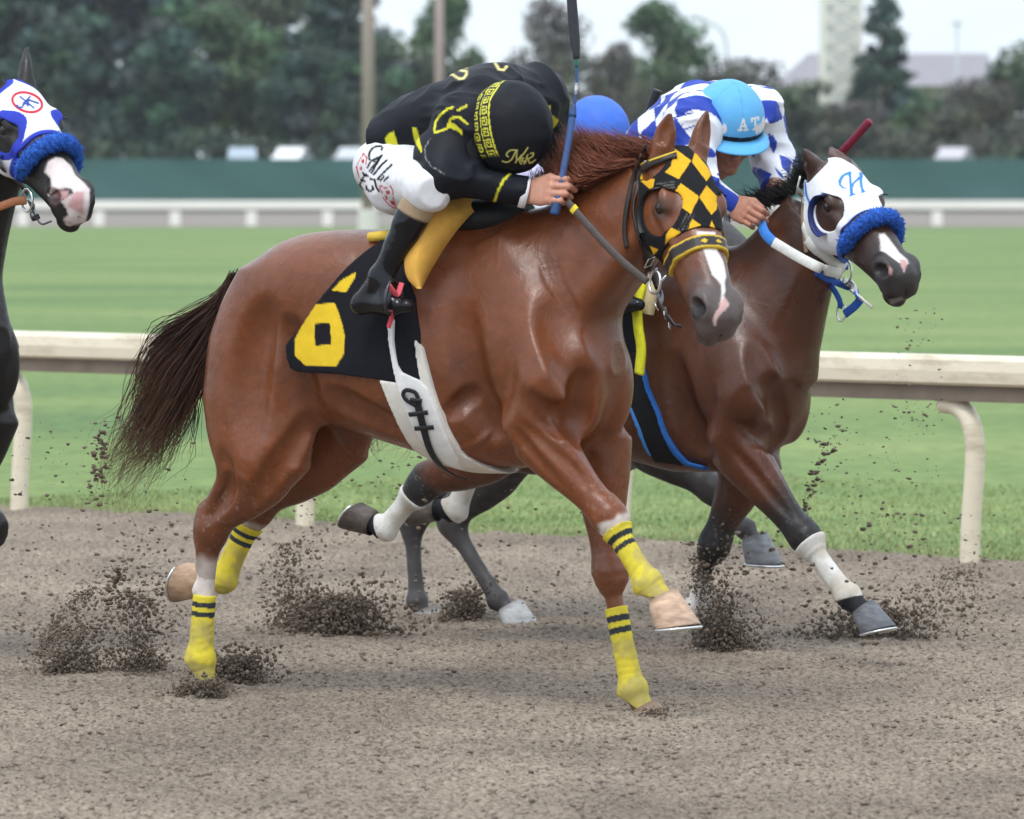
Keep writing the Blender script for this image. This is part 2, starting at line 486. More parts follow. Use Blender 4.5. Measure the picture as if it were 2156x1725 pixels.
def _dirt(nt, b):
    N, Lk = nt.nodes.new, nt.links.new
    tc = N('ShaderNodeTexCoord')
    mp = N('ShaderNodeMapping'); mp.inputs['Scale'].default_value = (1, .55, 1); mp.inputs['Rotation'].default_value = (0, 0, R(6))
    Lk(tc.outputs['Object'], mp.inputs['Vector'])
    def noise(s, d, det=5, vec=mp.outputs[0]):
        n = N('ShaderNodeTexNoise'); n.inputs['Scale'].default_value = s; n.inputs['Detail'].default_value = det; n.inputs['Roughness'].default_value = d
        Lk(vec, n.inputs['Vector']); return n.outputs['Fac']
    cr = N('ShaderNodeValToRGB')
    e = cr.color_ramp.elements
    e[0].position = .36; e[0].color = (.145, .112, .085, 1); e[1].position = .66; e[1].color = (.46, .39, .315, 1)
    x = e.new(.5); x.color = (.325, .268, .214, 1)
    Lk(noise(58, .7, 6), cr.inputs[0])
    cr2 = N('ShaderNodeValToRGB'); e = cr2.color_ramp.elements
    e[0].position = .33; e[0].color = (.72, .70, .69, 1); e[1].position = .66; e[1].color = (1.12, 1.09, 1.05, 1)
    Lk(noise(1.3, .55, 4), cr2.inputs[0])
    mx = N('ShaderNodeMix'); mx.data_type = 'RGBA'; mx.blend_type = 'MULTIPLY'; mx.inputs[0].default_value = 1
    Lk(cr.outputs[0], mx.inputs[6]); Lk(cr2.outputs[0], mx.inputs[7]); Lk(mx.outputs[2], b.inputs['Base Color'])
    b.inputs['Roughness'].default_value = .95; b.inputs['Specular IOR Level'].default_value = .15
    bp = N('ShaderNodeBump'); bp.inputs['Strength'].default_value = .9; bp.inputs['Distance'].default_value = .02
    Lk(noise(60, .75, 6), bp.inputs['Height']); Lk(bp.outputs[0], b.inputs['Normal'])
M_DIRT = node_mat('track_dirt', _dirt)
M_CLOD = mat_plain('loose_dirt', (.150, .117, .090), rough=.95, spec=.1, noise=.45, nscale=30, bump=.8, bscale=120)

def _grass(nt, b):
    N, Lk = nt.nodes.new, nt.links.new
    tc = N('ShaderNodeTexCoord')
    mp = N('ShaderNodeMapping'); mp.inputs['Scale'].default_value = (.09, .20, 1)
    Lk(tc.outputs['Object'], mp.inputs['Vector'])
    n = N('ShaderNodeTexNoise'); n.inputs['Scale'].default_value = 1; n.inputs['Detail'].default_value = 5; n.inputs['Roughness'].default_value = .6
    Lk(mp.outputs[0], n.inputs['Vector'])
    cr = N('ShaderNodeValToRGB'); e = cr.color_ramp.elements
    e[0].position = .34; e[0].color = (.108, .172, .062, 1); e[1].position = .68; e[1].color = (.200, .250, .090, 1)
    x = e.new(.5); x.color = (.148, .212, .070, 1)
    Lk(n.outputs['Fac'], cr.inputs[0])
    n2 = N('ShaderNodeTexNoise'); n2.inputs['Scale'].default_value = 6; n2.inputs['Detail'].default_value = 6
    Lk(tc.outputs['Object'], n2.inputs['Vector'])
    mr = N('ShaderNodeMapRange'); mr.inputs[3].default_value = .72; mr.inputs[4].default_value = 1.25; mr.inputs[1].default_value = .3; mr.inputs[2].default_value = .7
    Lk(n2.outputs['Fac'], mr.inputs[0])
    mx = N('ShaderNodeMix'); mx.data_type = 'RGBA'; mx.blend_type = 'MULTIPLY'; mx.inputs[0].default_value = 1
    Lk(cr.outputs[0], mx.inputs[6]); Lk(mr.outputs[0], mx.inputs[7]); Lk(mx.outputs[2], b.inputs['Base Color'])
    b.inputs['Roughness'].default_value = .9; b.inputs['Specular IOR Level'].default_value = .15
M_GRASS = node_mat('infield_grass', _grass)

def sheet(name, poly, z, mat):
    m = MB(); m.add([(p[0], p[1], z) for p in poly], [tuple(range(len(poly)))])
    o = m.build(name, mat, smooth=False); o['kind'] = 'structure'; return o

BIG = 1200
sheet('ground', [(-BIG, -60, 0), (BIG, -60, 0), (BIG, 2500, 0), (-BIG, 2500, 0)], -.40, M_GRASS)

# the raced-over dirt: finely broken near the camera
def dirt_height(X, Y):
    P = np.stack([X, Y * .62, np.zeros_like(X)], -1)
    h = .008 * vnoise(P, 3.1, 1) + .008 * vnoise(P, 9., 2) + .0045 * vnoise(P, 26., 3) + .010 * np.clip(vnoise(P * np.array([1., .5, 1]), 5.5, 17) - .35, 0, 1)
    c = vnoise(P, 30., 4); h += .008 * np.clip(c - .15, 0, 1)
    c = vnoise(P, 55., 5); h += .012 * np.clip(c - .1, 0, 1)
    h += .005 * vnoise(P, 95., 6)
    return h
xs = np.concatenate([np.linspace(-90, -10, 30), np.linspace(-9.7, -3.4, 40), np.arange(-3.3, 3.3, .013), np.linspace(3.4, 9.7, 40), np.linspace(10, 90, 30)])
ys = np.concatenate([np.linspace(-10, 15.0, 14), np.arange(15.2, 31.5, .028), np.linspace(31.7, 40, 30), np.linspace(41, 110, 30)])
GX, GY = np.meshgrid(xs, ys)
H_ = dirt_height(GX, GY)
# the track falls away to nothing under the turf beyond the rail
dd = (GX - RC[0]) * rail_n[0] + (GY - RC[1]) * rail_n[1]
H_ -= .09 * sstep(.25, .7, dd + .12 * vnoise(np.stack([GX, GY, GX * 0], -1), 2.3, 9))
nY, nX = GX.shape
ii = np.arange(nX * nY).reshape(nY, nX)
quads = np.stack([ii[:-1, :-1], ii[:-1, 1:], ii[1:, 1:], ii[1:, :-1]], -1).reshape(-1, 4)
tr = link_mesh('dirt_track', np.stack([GX, GY, H_], -1).reshape(-1, 3), quads, M_DIRT)
tr['kind'] = 'structure'

# infield turf between the two rails
def off(p, d): return (p[0] + rail_n[0] * d, p[1] + rail_n[1] * d)
e0, e1 = RC - rail_d * 900, RC + rail_d * 900
sheet('infield_turf', [off(e0, .35), off(e1, .35), (900, 232), (-900, 232)], -.012, M_GRASS)
sheet('far_track', [(-900, 231.9), (900, 231.9), (900, 345), (-900, 345)], -.006, mat_plain('far_dirt', (.21, .175, .15), rough=.95, noise=.2, nscale=.2))

def mesh_tris(name, V, Fc, mat, kind='stuff', col=None, parent=None):
    o = link_mesh(name, V, Fc, mat, parent, True, col)
    if kind: o['kind'] = kind
    return o

ICO = None
def lump_base(rg):
    """irregular clod, 20 faces"""
    p = (1 + 5 ** .5) / 2
    v = np.array([(-1,p,0),(1,p,0),(-1,-p,0),(1,-p,0),(0,-1,p),(0,1,p),(0,-1,-p),(0,1,-p),(p,0,-1),(p,0,1),(-p,0,-1),(-p,0,1)], float) / 1.9
    f = np.array([(0,11,5),(0,5,1),(0,1,7),(0,7,10),(0,10,11),(1,5,9),(5,11,4),(11,10,2),(10,7,6),(7,1,8),(3,9,4),(3,4,2),(3,2,6),(3,6,8),(3,8,9),(4,9,5),(2,4,11),(6,2,10),(8,6,7),(9,8,1)])
    v = v * rg.uniform(.55, 1.35, (12, 1)) * rg.uniform(.7, 1.2, (1, 3))
    return v, f
_lb = [lump_base(np.random.default_rng(100 + i)) for i in range(14)]
_LV = np.array([q[0] for q in _lb]); _LF = _lb[0][1]
def lumps(name, P, S, mat, seed=0, parent=None, stretch=None):
    rg = np.random.default_rng(seed); n = len(P); k = rg.integers(0, len(_LV), n)
    q = rg.normal(size=(n, 4)); q /= np.linalg.norm(q, axis=1)[:, None]; w, x, y, z = q.T
    Rm = np.stack([1-2*(y*y+z*z), 2*(x*y-z*w), 2*(x*z+y*w), 2*(x*y+z*w), 1-2*(x*x+z*z), 2*(y*z-x*w), 2*(x*z-y*w), 2*(y*z+x*w), 1-2*(x*x+y*y)], -1).reshape(n, 3, 3)
    V = np.einsum('nij,nvj->nvi', Rm, _LV[k]) * np.asarray(S)[:, None, None]
    if stretch is not None: V = V * np.asarray(stretch)
    V = V + np.asarray(P)[:, None, :]
    Fc = (np.arange(n) * 12)[:, None, None] + _LF[None]
    return link_mesh(name, V.reshape(-1, 3), Fc.reshape(-1, 3), mat, parent, False)
# loose clods lying on the raked dirt
rg = np.random.default_rng(3)
P = np.stack([rg.uniform(-2.9, 2.9, 16000), 15.6 + 13 * rg.uniform(0, 1, 16000) ** 1.2, np.zeros(16000)], -1)
P[:, 0] *= P[:, 1] / 22 + .1
dd = (P[:, 0] - RC[0]) * rail_n[0] + (P[:, 1] - RC[1]) * rail_n[1]; P = P[dd < .2]
P[:, 2] = dirt_height(P[:, 0], P[:, 1]) + .002
S = .003 + .008 * rg.uniform(0, 1, len(P)) ** 4
o = lumps('dirt_crumbs', P, S, mat_plain('dirt_crumb', (.20, .16, .13), rough=.95, spec=.1, noise=.5, nscale=30), 5, None, (1.25, 1.1, .7)); o['kind'] = 'stuff'

# grass blades along the verge (beyond, the lens blurs turf to a sheet)
rg = np.random.default_rng(4); n = 52000
tt = rg.uniform(-4.2, 4.2, n); dd = .18 + 5.5 * rg.uniform(0, 1, n) ** 2.2
B = RC[None, :] + tt[:, None] * rail_d + dd[:, None] * rail_n; B[:, 2] = -.02
hgt = (.014 + .022 * rg.uniform(0, 1, n)) * (1 - .5 * sstep(.2, -.1, dd - .25)); ang = rg.uniform(0, 6.28, n); wd = .004 + .004 * rg.uniform(0, 1, n)
sx = np.stack([np.cos(ang), np.sin(ang), 0 * ang], -1); ln = rg.normal(0, .45, (n, 2)); tip = B + np.stack([ln[:, 0] * hgt, ln[:, 1] * hgt, hgt], -1)
V = np.stack([B - sx * wd[:, None], B + sx * wd[:, None], tip], 1).reshape(-1, 3)
gc = np.ones((n, 4)); mixv = np.clip(vnoise(B * np.array([.6, 1, 1]), 1.1, 3) * .5 + .5 + rg.normal(0, .15, n) + .45 * sstep(1.2, .2, dd), 0, 1)[:, None]
gc[:, :3] = np.array([.150, .220, .074]) * (1 - mixv) + np.array([.40, .42, .20]) * mixv; gc[:, 3] = .8
mesh_tris('verge_grass', V, np.arange(3 * n).reshape(-1, 3), mat_paint('grass_blade', spec=.2, bump=0, noise=.2), col=np.repeat(gc, 3, 0))

# ------------------------------------------------------------------ the near running rail
def _rail(nt, b):
    N, Lk = nt.nodes.new, nt.links.new
    tc = N('ShaderNodeTexCoord')
    mp = N('ShaderNodeMapping'); mp.inputs['Scale'].default_value = (2.2, 2.2, 9); Lk(tc.outputs['Object'], mp.inputs['Vector'])
    n = N('ShaderNodeTexNoise'); n.inputs['Scale'].default_value = 1.4; n.inputs['Detail'].default_value = 7; n.inputs['Roughness'].default_value = .65; Lk(mp.outputs[0], n.inputs['Vector'])
    cr = N('ShaderNodeValToRGB'); e = cr.color_ramp.elements
    e[0].position = .28; e[0].color = (.48, .40, .28, 1); e[1].position = .5; e[1].color = (.74, .66, .51, 1)
    Lk(n.outputs['Fac'], cr.inputs[0])
    Lk(cr.outputs[0], b.inputs['Base Color']); b.inputs['Roughness'].default_value = .45
M_RAIL = node_mat('rail_paint', _rail)
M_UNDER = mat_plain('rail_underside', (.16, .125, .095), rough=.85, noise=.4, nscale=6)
rail = empty('running_rail', tuple(RC), math.atan2(rail_d[1], rail_d[0]))
tag(rail, 'cream running rail on curved posts along the near edge of the turf', 'rail')
RT = .93                                     # top of the rail
sec = [(-.055, RT - .135), (-.072, RT - .122), (-.078, RT - .07), (-.072, RT - .022), (-.05, RT), (.05, RT), (.072, RT - .022), (.078, RT - .07), (.072, RT - .122), (.055, RT - .135)]
m = MB(); xs_ = np.linspace(-26, 26, 3); ns = len(sec)
for x in xs_: m.v += [(x, p[0], p[1]) for p in sec]
for k in range(2):
    for i in range(ns): m.f.append((k * ns + i, k * ns + (i + 1) % ns, (k + 1) * ns + (i + 1) % ns, (k + 1) * ns + i))
m.f += [tuple(range(ns))[::-1], tuple(range(2 * ns, 3 * ns))]
m.build('rail_beam', M_RAIL, rail, smooth=False)
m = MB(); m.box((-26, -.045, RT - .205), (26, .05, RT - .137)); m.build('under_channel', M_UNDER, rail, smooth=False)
ip = (RAIL_B - RAIL_A)[:2]; span = np.linalg.norm(ip)
pp = [(.0, .62, RT - .257), (.0, .60, RT - .257)]
p_mesh = None
for k in range(-9, 10):
    x = span / 2 + k * span / 3.0
    if p_mesh is None:
        m = MB(); c = [(-.13, 0, RT - .208), (-.06, 0, RT - .225), (.01, 0, RT - .28), (.045, 0, RT - .38), (.045, .0, .42), (.025, 0, .2), (.01, 0, -.1)]
        cc = bez(c, 40); m.tube(cc, [.056 - .010 * min(1, i / 8) for i in range(len(cc))], 14)
        po = m.build('rail_post', M_RAIL, rail); p_mesh = po.data
    else:
        po = bpy.data.objects.new('rail_post', p_mesh); COL.objects.link(po); po.parent = rail
    po.location = (x, .02, 0)

# ------------------------------------------------------------------ backstretch: far rail, windscreen fence, trees, poles, tower, cars, house
M_WHITE = mat_plain('white_paint', (.80, .77, .70), rough=.5, noise=.06, nscale=.6)
FY = 238.0
fr = empty('far_running_rail', (0, FY, 0)); tag(fr, 'long cream rail on straight posts across the far side of the turf', 'rail')
m = MB(); m.box((-60, -.10, .66), (60, .10, 1.0)); m.build('rail_beam', M_WHITE, fr, smooth=False)
m = MB(); m.box((-60, -.06, .56), (60, .06, .655)); m.build('under_channel', mat_plain('rail_under_board', (.30, .27, .22), noise=.2), fr, smooth=False)  # drab brown board below the pale beam
pm = None
for px in np.arange(48, 2300, 160.4) - 160.4 * 2:
    x = (px - CX) / FPX * FY
    if pm is None:
        m = MB(); m.box((-.20, -.10, 0), (.20, .10, .56)); po = m.build('rail_post', M_WHITE, fr, smooth=False); pm = po.data
    else:
        po = bpy.data.objects.new('rail_post', pm); COL.objects.link(po); po.parent = fr
    po.location = (x, 0, 0)

def _screen(nt, b):
    N, Lk = nt.nodes.new, nt.links.new
    tc = N('ShaderNodeTexCoord'); mp = N('ShaderNodeMapping'); mp.inputs['Scale'].default_value = (.12, 1, .5); Lk(tc.outputs['Object'], mp.inputs['Vector'])
    n = N('ShaderNodeTexNoise'); n.inputs['Scale'].default_value = 1.; n.inputs['Detail'].default_value = 5; Lk(mp.outputs[0], n.inputs['Vector'])
    cr = N('ShaderNodeValToRGB'); e = cr.color_ramp.elements
    e[0].position = .3; e[0].color = (.026, .092, .074, 1); e[1].position = .7; e[1].color = (.050, .125, .115, 1)
    Lk(n.outputs['Fac'], cr.inputs[0]); Lk(cr.outputs[0], b.inputs['Base Color']); b.inputs['Roughness'].default_value = .8
SY = 340.0
sf = empty('screen_fence', (0, SY, 0)); tag(sf, 'long dark green windscreen fence beyond the far rail', 'fence')
m = MB(); V = []; Fq = []
xx = np.arange(-75, 75.1, .5); zz = np.array([0, .3, 1., 1.8, 2.6, 3.05])
for z in zz: V += [(x, .06 * math.sin(x * 1.1 + z) * (1 if 0 < z < 3 else .2), z) for x in xx]
for j in range(len(zz) - 1):
    for i in range(len(xx) - 1): a = j * len(xx) + i; Fq.append((a, a + 1, a + 1 + len(xx), a + len(xx)))
m.add(V, Fq); m.build('screen_mesh', node_mat('windscreen_mesh', _screen), sf)
m0 = MB(); m0.tube([(0, 0, 0), (0, 0, 3.05)], .05, 8); pm = m0.build('fence_post', mat_plain('fence_post_green', (.03, .07, .06)), sf).data
for k in range(-24, 25):
    po = bpy.data.objects.new('fence_post', pm); COL.objects.link(po); po.parent = sf; po.location = (k * 3.05, .14, 0)
sf.children[1].location = (-75, .14, 0)

# raised ground behind the fence
m = MB(); m.add([(-600, 346, -.1), (600, 346, -.1), (600, 348.6, 2.35), (-600, 348.6, 2.35), (600, 1800, 3.2), (-600, 1800, 3.2)], [(0, 1, 2, 3), (3, 2, 4, 5)])
tag(m.build('bank', M_GRASS, smooth=False), kind='structure')

def leaf_cloud(cen, rad, n, size, rg, squash=1.):
    """leaf-sprig faces through a set of clumps"""
    k = rg.integers(0, len(cen), n); d = rg.normal(size=(n, 3)); d /= np.linalg.norm(d, axis=1)[:, None]
    r = rg.uniform(.35, 1.08, n) ** .6
    P = cen[k] + d * (rad[k] * r)[:, None] * np.array([1, 1, squash])
    nrm = d + rg.normal(0, .6, (n, 3)); nrm /= np.linalg.norm(nrm, axis=1)[:, None]
    u = np.cross(nrm, rg.normal(size=(n, 3))); u /= np.linalg.norm(u, axis=1)[:, None]; w = np.cross(nrm, u)
    s = size * rg.uniform(.5, 1.4, n)[:, None]
    V = np.stack([P - u * s - w * s * .25, P + u * s * .2 - w * s * .6, P + u * s + w * s * .2, P - u * s * .1 + w * s * .6], 1).reshape(-1, 3)
    return V, np.arange(4 * n).reshape(-1, 4), k

M_LEAF = mat_paint('leaves', spec=.3, noise=.25, nscale=(.5, .5, .5), bump=0)
M_BARK = mat_plain('bark', (.10, .075, .055), rough=.95, noise=.3, nscale=3)
def make_tree(seed, h, w, col, conifer=False, bare=.0, mesh_only=True):
    rg = np.random.default_rng(seed)
    if conifer:
        cen = []; rad = []
        for z in np.linspace(.06, .98, 26):
            rr = w * .5 * (1 - z) ** .8 * rg.uniform(.75, 1.15) + .15
            kk = max(2, int(9 * (1 - z)) + 2)
            for i in range(kk):
                a = rg.uniform(0, 6.28); q = rr * rg.uniform(.35, 1.); cen.append((q * math.cos(a), q * math.sin(a), h * z - q * .18)); rad.append(h * .045 * rg.uniform(.7, 1.4) + .25 * (1 - z))
        cen = np.array(cen); rad = np.array(rad)
        V, Fc, k = leaf_cloud(cen, rad, 5200, h * .022, rg, .55)
    else:
        nb = 46; cen = []; rad = []
        for i in range(nb):
            z = rg.uniform(.22, .97); prof = math.sin(math.pi * min(1, (z - .08) / .95) ** .8) ** .6
            a = rg.uniform(0, 6.28); q = w * .42 * prof * rg.uniform(.2, 1.)
            cen.append((q * math.cos(a), q * math.sin(a), h * z)); rad.append(w * .14 * rg.uniform(.7, 1.35))
        cen = np.array(cen); rad = np.array(rad)
        V, Fc, k = leaf_cloud(cen, rad, 5600, h * .021, rg, .8)
    tone = rg.uniform(.6, 1.45, len(cen))[k]; hue = rg.normal(0, .12, (len(cen), 3))[k]
    c = np.asarray(col)[None, :] * tone[:, None] * (1 + hue) * rg.uniform(.75, 1.3, (len(k), 1))
    C = np.ones((len(k), 4)); C[:, :3] = np.clip(c, .004, 1); C[:, 3] = .7
    t = MB(); t.tube(bez([(0, 0, -.3), (.02 * h * rg.normal(), .02 * h * rg.normal(), h * .4), (0, 0, h * .9)], 10), [w * .045 * (1 - i / 10.5) + .03 for i in range(9)], 8)
    if not conifer:
        for i in range(7):
            z = h * rg.uniform(.18, .55); e = cen[rg.integers(len(cen))]; t.tube(bez([(0, 0, z), e * np.array([.5, .5, 0]) + np.array([0, 0, (z + e[2]) * .52]), e], 8), [w * .018 * (1 - j / 9) + .02 for j in range(7)], 6)
    return (V, Fc, np.repeat(C, 4, 0)), t
_tm = {}
def tree(kind, px, base_y, Y, h, w, rz, label, cat='tree', group='trees beyond the fence'):
    name, seed, hh, ww, col, con = TREE_KINDS[kind]
    x = (px - CX) / FPX * Y
    r = empty(name, (x, Y, base_y), rz); tag(r, label, cat, group)
    if kind not in _tm:
        (V, Fc, C), t = make_tree(seed, 10., 10. * ww / hh, col, con)
        cr_ = link_mesh('crown', V, Fc, M_LEAF, r, False, C); tk = t.build('trunk', M_BARK, r)
        _tm[kind] = (cr_.data, tk.data)
    else:
        cr_ = bpy.data.objects.new('crown', _tm[kind][0]); tk = bpy.data.objects.new('trunk', _tm[kind][1])
        for q in (cr_, tk): COL.objects.link(q); q.parent = r
    sx = w / (10. * ww / hh)
    for q in (cr_, tk): q.scale = (sx, sx, h / 10.)
    return r
TREE_KINDS = {
    'dark': ('spruce_tree', 11, 16, 9, (.040, .064, .050), True),
    'dark2': ('fir_tree', 12, 16, 10, (.044, .068, .062), True),
    'green': ('maple_tree', 13, 12, 9, (.075, .120, .055), False),
    'olive': ('elm_tree', 14, 12, 10, (.072, .098, .060), False),
    'brown': ('copper_bush', 15, 6, 7, (.092, .088, .068), False),
    'deep': ('oak_tree', 16, 12, 10, (.046, .074, .056), False),
}
def TH_(py, Y): return CAMH - (py - HY) / FPX * Y
#      kind  px   top_y  Y   width_px  label
TREES = [
 ('dark', 40, -260, 372, 420, 'tall dark conifer at the left edge behind the dark horse head'),
 ('dark2', 215, -230, 380, 440, 'dark blue green conifer second from the left edge above the fence'),
 ('deep', 120, 60, 362, 330, 'broad dark leafy tree low behind the hooded horse at the left edge'),
 ('green', 470, 20, 366, 350, 'bright green rounded tree standing out among dark trees on the left'),
 ('deep', 345, 60, 360, 300, 'dark leafy tree tucked left of the bright green tree'),
 ('olive', 580, -150, 400, 380, 'tall hazy tree rising behind the bright green tree'),
 ('dark', 700, -190, 372, 300, 'dark conifer just left of the wooden pole'),
 ('deep', 655, 110, 360, 260, 'low dark tree above the parked white car'),
 ('olive', 850, 95, 365, 240, 'olive tree between the two wooden poles'),
 ('green', 935, -15, 385, 200, 'green tree with the thinner pole in front of it'),
 ('deep', 1030, 150, 362, 210, 'dark tree hidden behind the front jockey'),
 ('brown', 1165, 20, 372, 240, 'brownish round tree behind the upright whip'),
 ('green', 1395, 8, 378, 260, 'full green tree left of the white lattice tower'),
 ('brown', 1290, 110, 366, 210, 'brown bush behind the blue helmet of the hidden jockey'),
 ('brown', 1560, 140, 360, 300, 'wide brown bush right of the light blue helmet'),
 ('olive', 1690, 175, 358, 260, 'olive brown bush at the foot of the white tower'),
 ('dark', 1860, -50, 392, 215, 'lone dark spruce right of the white tower'),
 ('brown', 1790, 225, 356, 260, 'low brown bush in front of the lone spruce'),
 ('green', 1935, 215, 364, 190, 'small green bush below the grey roof'),
 ('brown', 2060, 180, 358, 280, 'brown bush right of the small green bush'),
 ('olive', 2150, 95, 366, 200, 'olive tree cut by the right edge of the view'),
 ('deep', 60, -60, 425, 480, 'dark leafy tree far back at the left edge'),
 ('olive', 330, -120, 430, 480, 'hazy olive tree far back between the left conifers and the bright green tree'),
 ('deep', 760, 60, 440, 330, 'dark leafy tree far back behind the thick pole'),
 ('olive', 1060, 165, 430, 330, 'far olive tree right of the thinner pole'),
 ('deep', 1480, 165, 430, 330, 'far dark leafy tree behind the light blue helmet'),
 ('olive', 1960, 190, 430, 330, 'far olive tree under the grey roof'),
 ('green', -90, 40, 368, 260, 'green tree beyond the left edge of the view'),
]
for i, (k, px, ty, Y, wp, lab) in enumerate(TREES):
    b = 1.95; tree(k, px, b, Y, TH_(ty, Y) - b, wp / FPX * Y, i * 1.37, lab)

rgb = np.random.default_rng(61); n = 330
px_ = rgb.uniform(-150, 2300, n); Yb = 352.5 + 4 * rgb.uniform(0, 1, n); zt_ = np.array([TH_(275 + 26 * vnoise(np.array([[p_ / 70., 0, 0]]), 1., 5)[0], y_) for p_, y_ in zip(px_, Yb)])
cen = np.stack([(px_ - CX) / FPX * Yb, Yb, 1.9 + (zt_ - 1.9) * rgb.uniform(.1, .85, n)], -1)
V, Fc, k = leaf_cloud(cen, rgb.uniform(.5, .95, n), 15000, .20, rgb, .9)
tn = (np.array([[.046, .074, .056], [.092, .088, .068], [.072, .098, .060]])[rgb.integers(0, 3, n)])[k] * rgb.uniform(.6, 1.4, (len(k), 1)); Cc = np.ones((len(k), 4)); Cc[:, :3] = tn; Cc[:, 3] = .7
tag(link_mesh('undergrowth', V, Fc, M_LEAF, None, False, np.repeat(Cc, 4, 0)), kind='stuff')

# wooden light poles on concrete feet this side of the far rail
M_POLE = mat_plain('weathered_pole', (.33, .265, .235), rough=.85, noise=.12, nscale=1.5)
M_CONC = mat_plain('concrete', (.62, .60, .56), rough=.9, noise=.1, nscale=2)
for px, wpx, Y, lab in ((775, 27, 212., 'thick weathered light pole on a white concrete foot'), (925, 21, 262., 'thinner weathered pole right of the thick pole')):
    x = (px - CX) / FPX * Y; r0 = wpx / 2 / FPX * Y
    r = empty('light_pole', (x, Y, 0)); tag(r, lab, 'pole', 'poles by the far rail')
    m = MB(); m.tube([(0, 0, -.3), (0, 0, 14.5)], [r0, r0 * .86], 16); m.build('pole', M_POLE, r)
    if px == 775:
        m = MB(); m.tube([(0, 0, -.3), (0, 0, .05), (0, 0, .72), (0, 0, .75)], [r0 * 1.6, r0 * 1.6, r0 * 1.55, r0 * 1.3], 16); m.build('concrete_foot', M_CONC, r, smooth=False)
# lattice tower
TY = 395.; x = (1770 - CX) / FPX * TY; hw = 38 / FPX * TY
tw = empty('lattice_tower', (x, TY, 2.0)); tag(tw, 'white steel lattice tower left of the lone dark spruce', 'tower')
m = MB()
for sx in (-1, 1):
    for sy in (-1, 1): m.box((sx * hw - .16, sy * hw - .16, 0), (sx * hw + .16, sy * hw + .16, 22))
m.build('mast_legs', M_WHITE, tw, smooth=False)
m = MB(); M_TW = mat_plain('tower_panel', (.80, .81, .82), rough=.5, noise=.05)
for k in range(17):
    z = 1.3 * k
    for s in (-1, 1):
        m.box((-hw, s * hw - .05, z - .07), (hw, s * hw + .05, z + .07)); m.box((s * hw - .05, -hw, z - .07), (s * hw + .05, hw, z + .07))
        m.tube([(-hw * s, -hw, z), (hw * s, -hw, z + 1.3)], .10, 5); m.tube([(-hw * s, hw, z), (hw * s, hw, z + 1.3)], .10, 5)
m.build('lattice_bars', M_WHITE, tw, smooth=False)
m = MB(); m.box((-hw * .9, -hw * .6, .5), (hw * .9, hw * .6, 22)); m.build('ladder_shaft', M_TW, tw, smooth=False)
# street lamps far off
M_LAMP = mat_plain('lamp_grey', (.45, .47, .48), rough=.5)
for px, ty, Y, lab in ((2015, 50, 520., 'thin grey lamp post in front of the grey roof'), (1532, 40, 520., 'faint curved lamp post in the sky left of the tower')):
    x = (px - CX) / FPX * Y; z1 = TH_(ty, Y)
    r = empty('street_lamp', (x, Y, 2.2)); tag(r, lab, 'lamp post', 'distant lamp posts')
    m = MB()
    if px < 1800: m.tube(bez([(0, 0, 0), (0, 0, (z1 - 2.2) * .7), (-.5, 0, (z1 - 2.2) * .92), (-2.3, 0, z1 - 2.2)], 20), .12, 6)
    else: m.tube([(0, 0, 0), (0, 0, z1 - 2.2)], .13, 6)
    m.build('post', M_LAMP, r)
    m = MB(); c = -2.5 if px < 1800 else 0; m.box((c - .5, -.2, z1 - 2.25), (c + .5, .2, z1 - 2.05)); m.build('lamp_head', M_LAMP, r, smooth=False)
# long low building with a grey pitched roof
BY = 560.; bl = empty('stable_building', (at(1870, 0, BY)[0], BY, 2.3)); tag(bl, 'long building with a pale grey roof beyond the trees on the right', 'building')
x0, x1 = [(p - 1870) / FPX * BY for p in (1640, 2100)]; ze, zt = TH_(182, BY) - 2.3, TH_(108, BY) - 2.3
m = MB(); m.box((x0 + .5, 0, 0), (x1 - .5, 18, ze)); m.build('wall', mat_plain('wall_buff', (.42, .40, .36), noise=.1), bl, smooth=False)
m = MB(); m.add([(x0, -1.2, ze), (x1, -1.2, ze), (x1 - .2, 9, zt), (x0 + 3.2, 9, zt), (x0, 19.2, ze), (x1, 19.2, ze)], [(0, 1, 2, 3), (3, 2, 5, 4), (0, 3, 4), (1, 5, 2)])
rf = m.build('roof', mat_plain('grey_shingle', (.26, .24, .26), rough=.9, noise=.12, nscale=1.), bl, smooth=False)
m = MB(); M_WIN = mat_plain('dark_window', (.05, .06, .07), rough=.2)
for k in range(8):
    xw = x0 + 1.6 + k * (x1 - x0 - 3) / 8; q = MB(); q.box((xw, -.06, ze - 2.6), (xw + 1.2, .05, ze - 1.2)); q.build('window', M_WIN, bl, smooth=False)

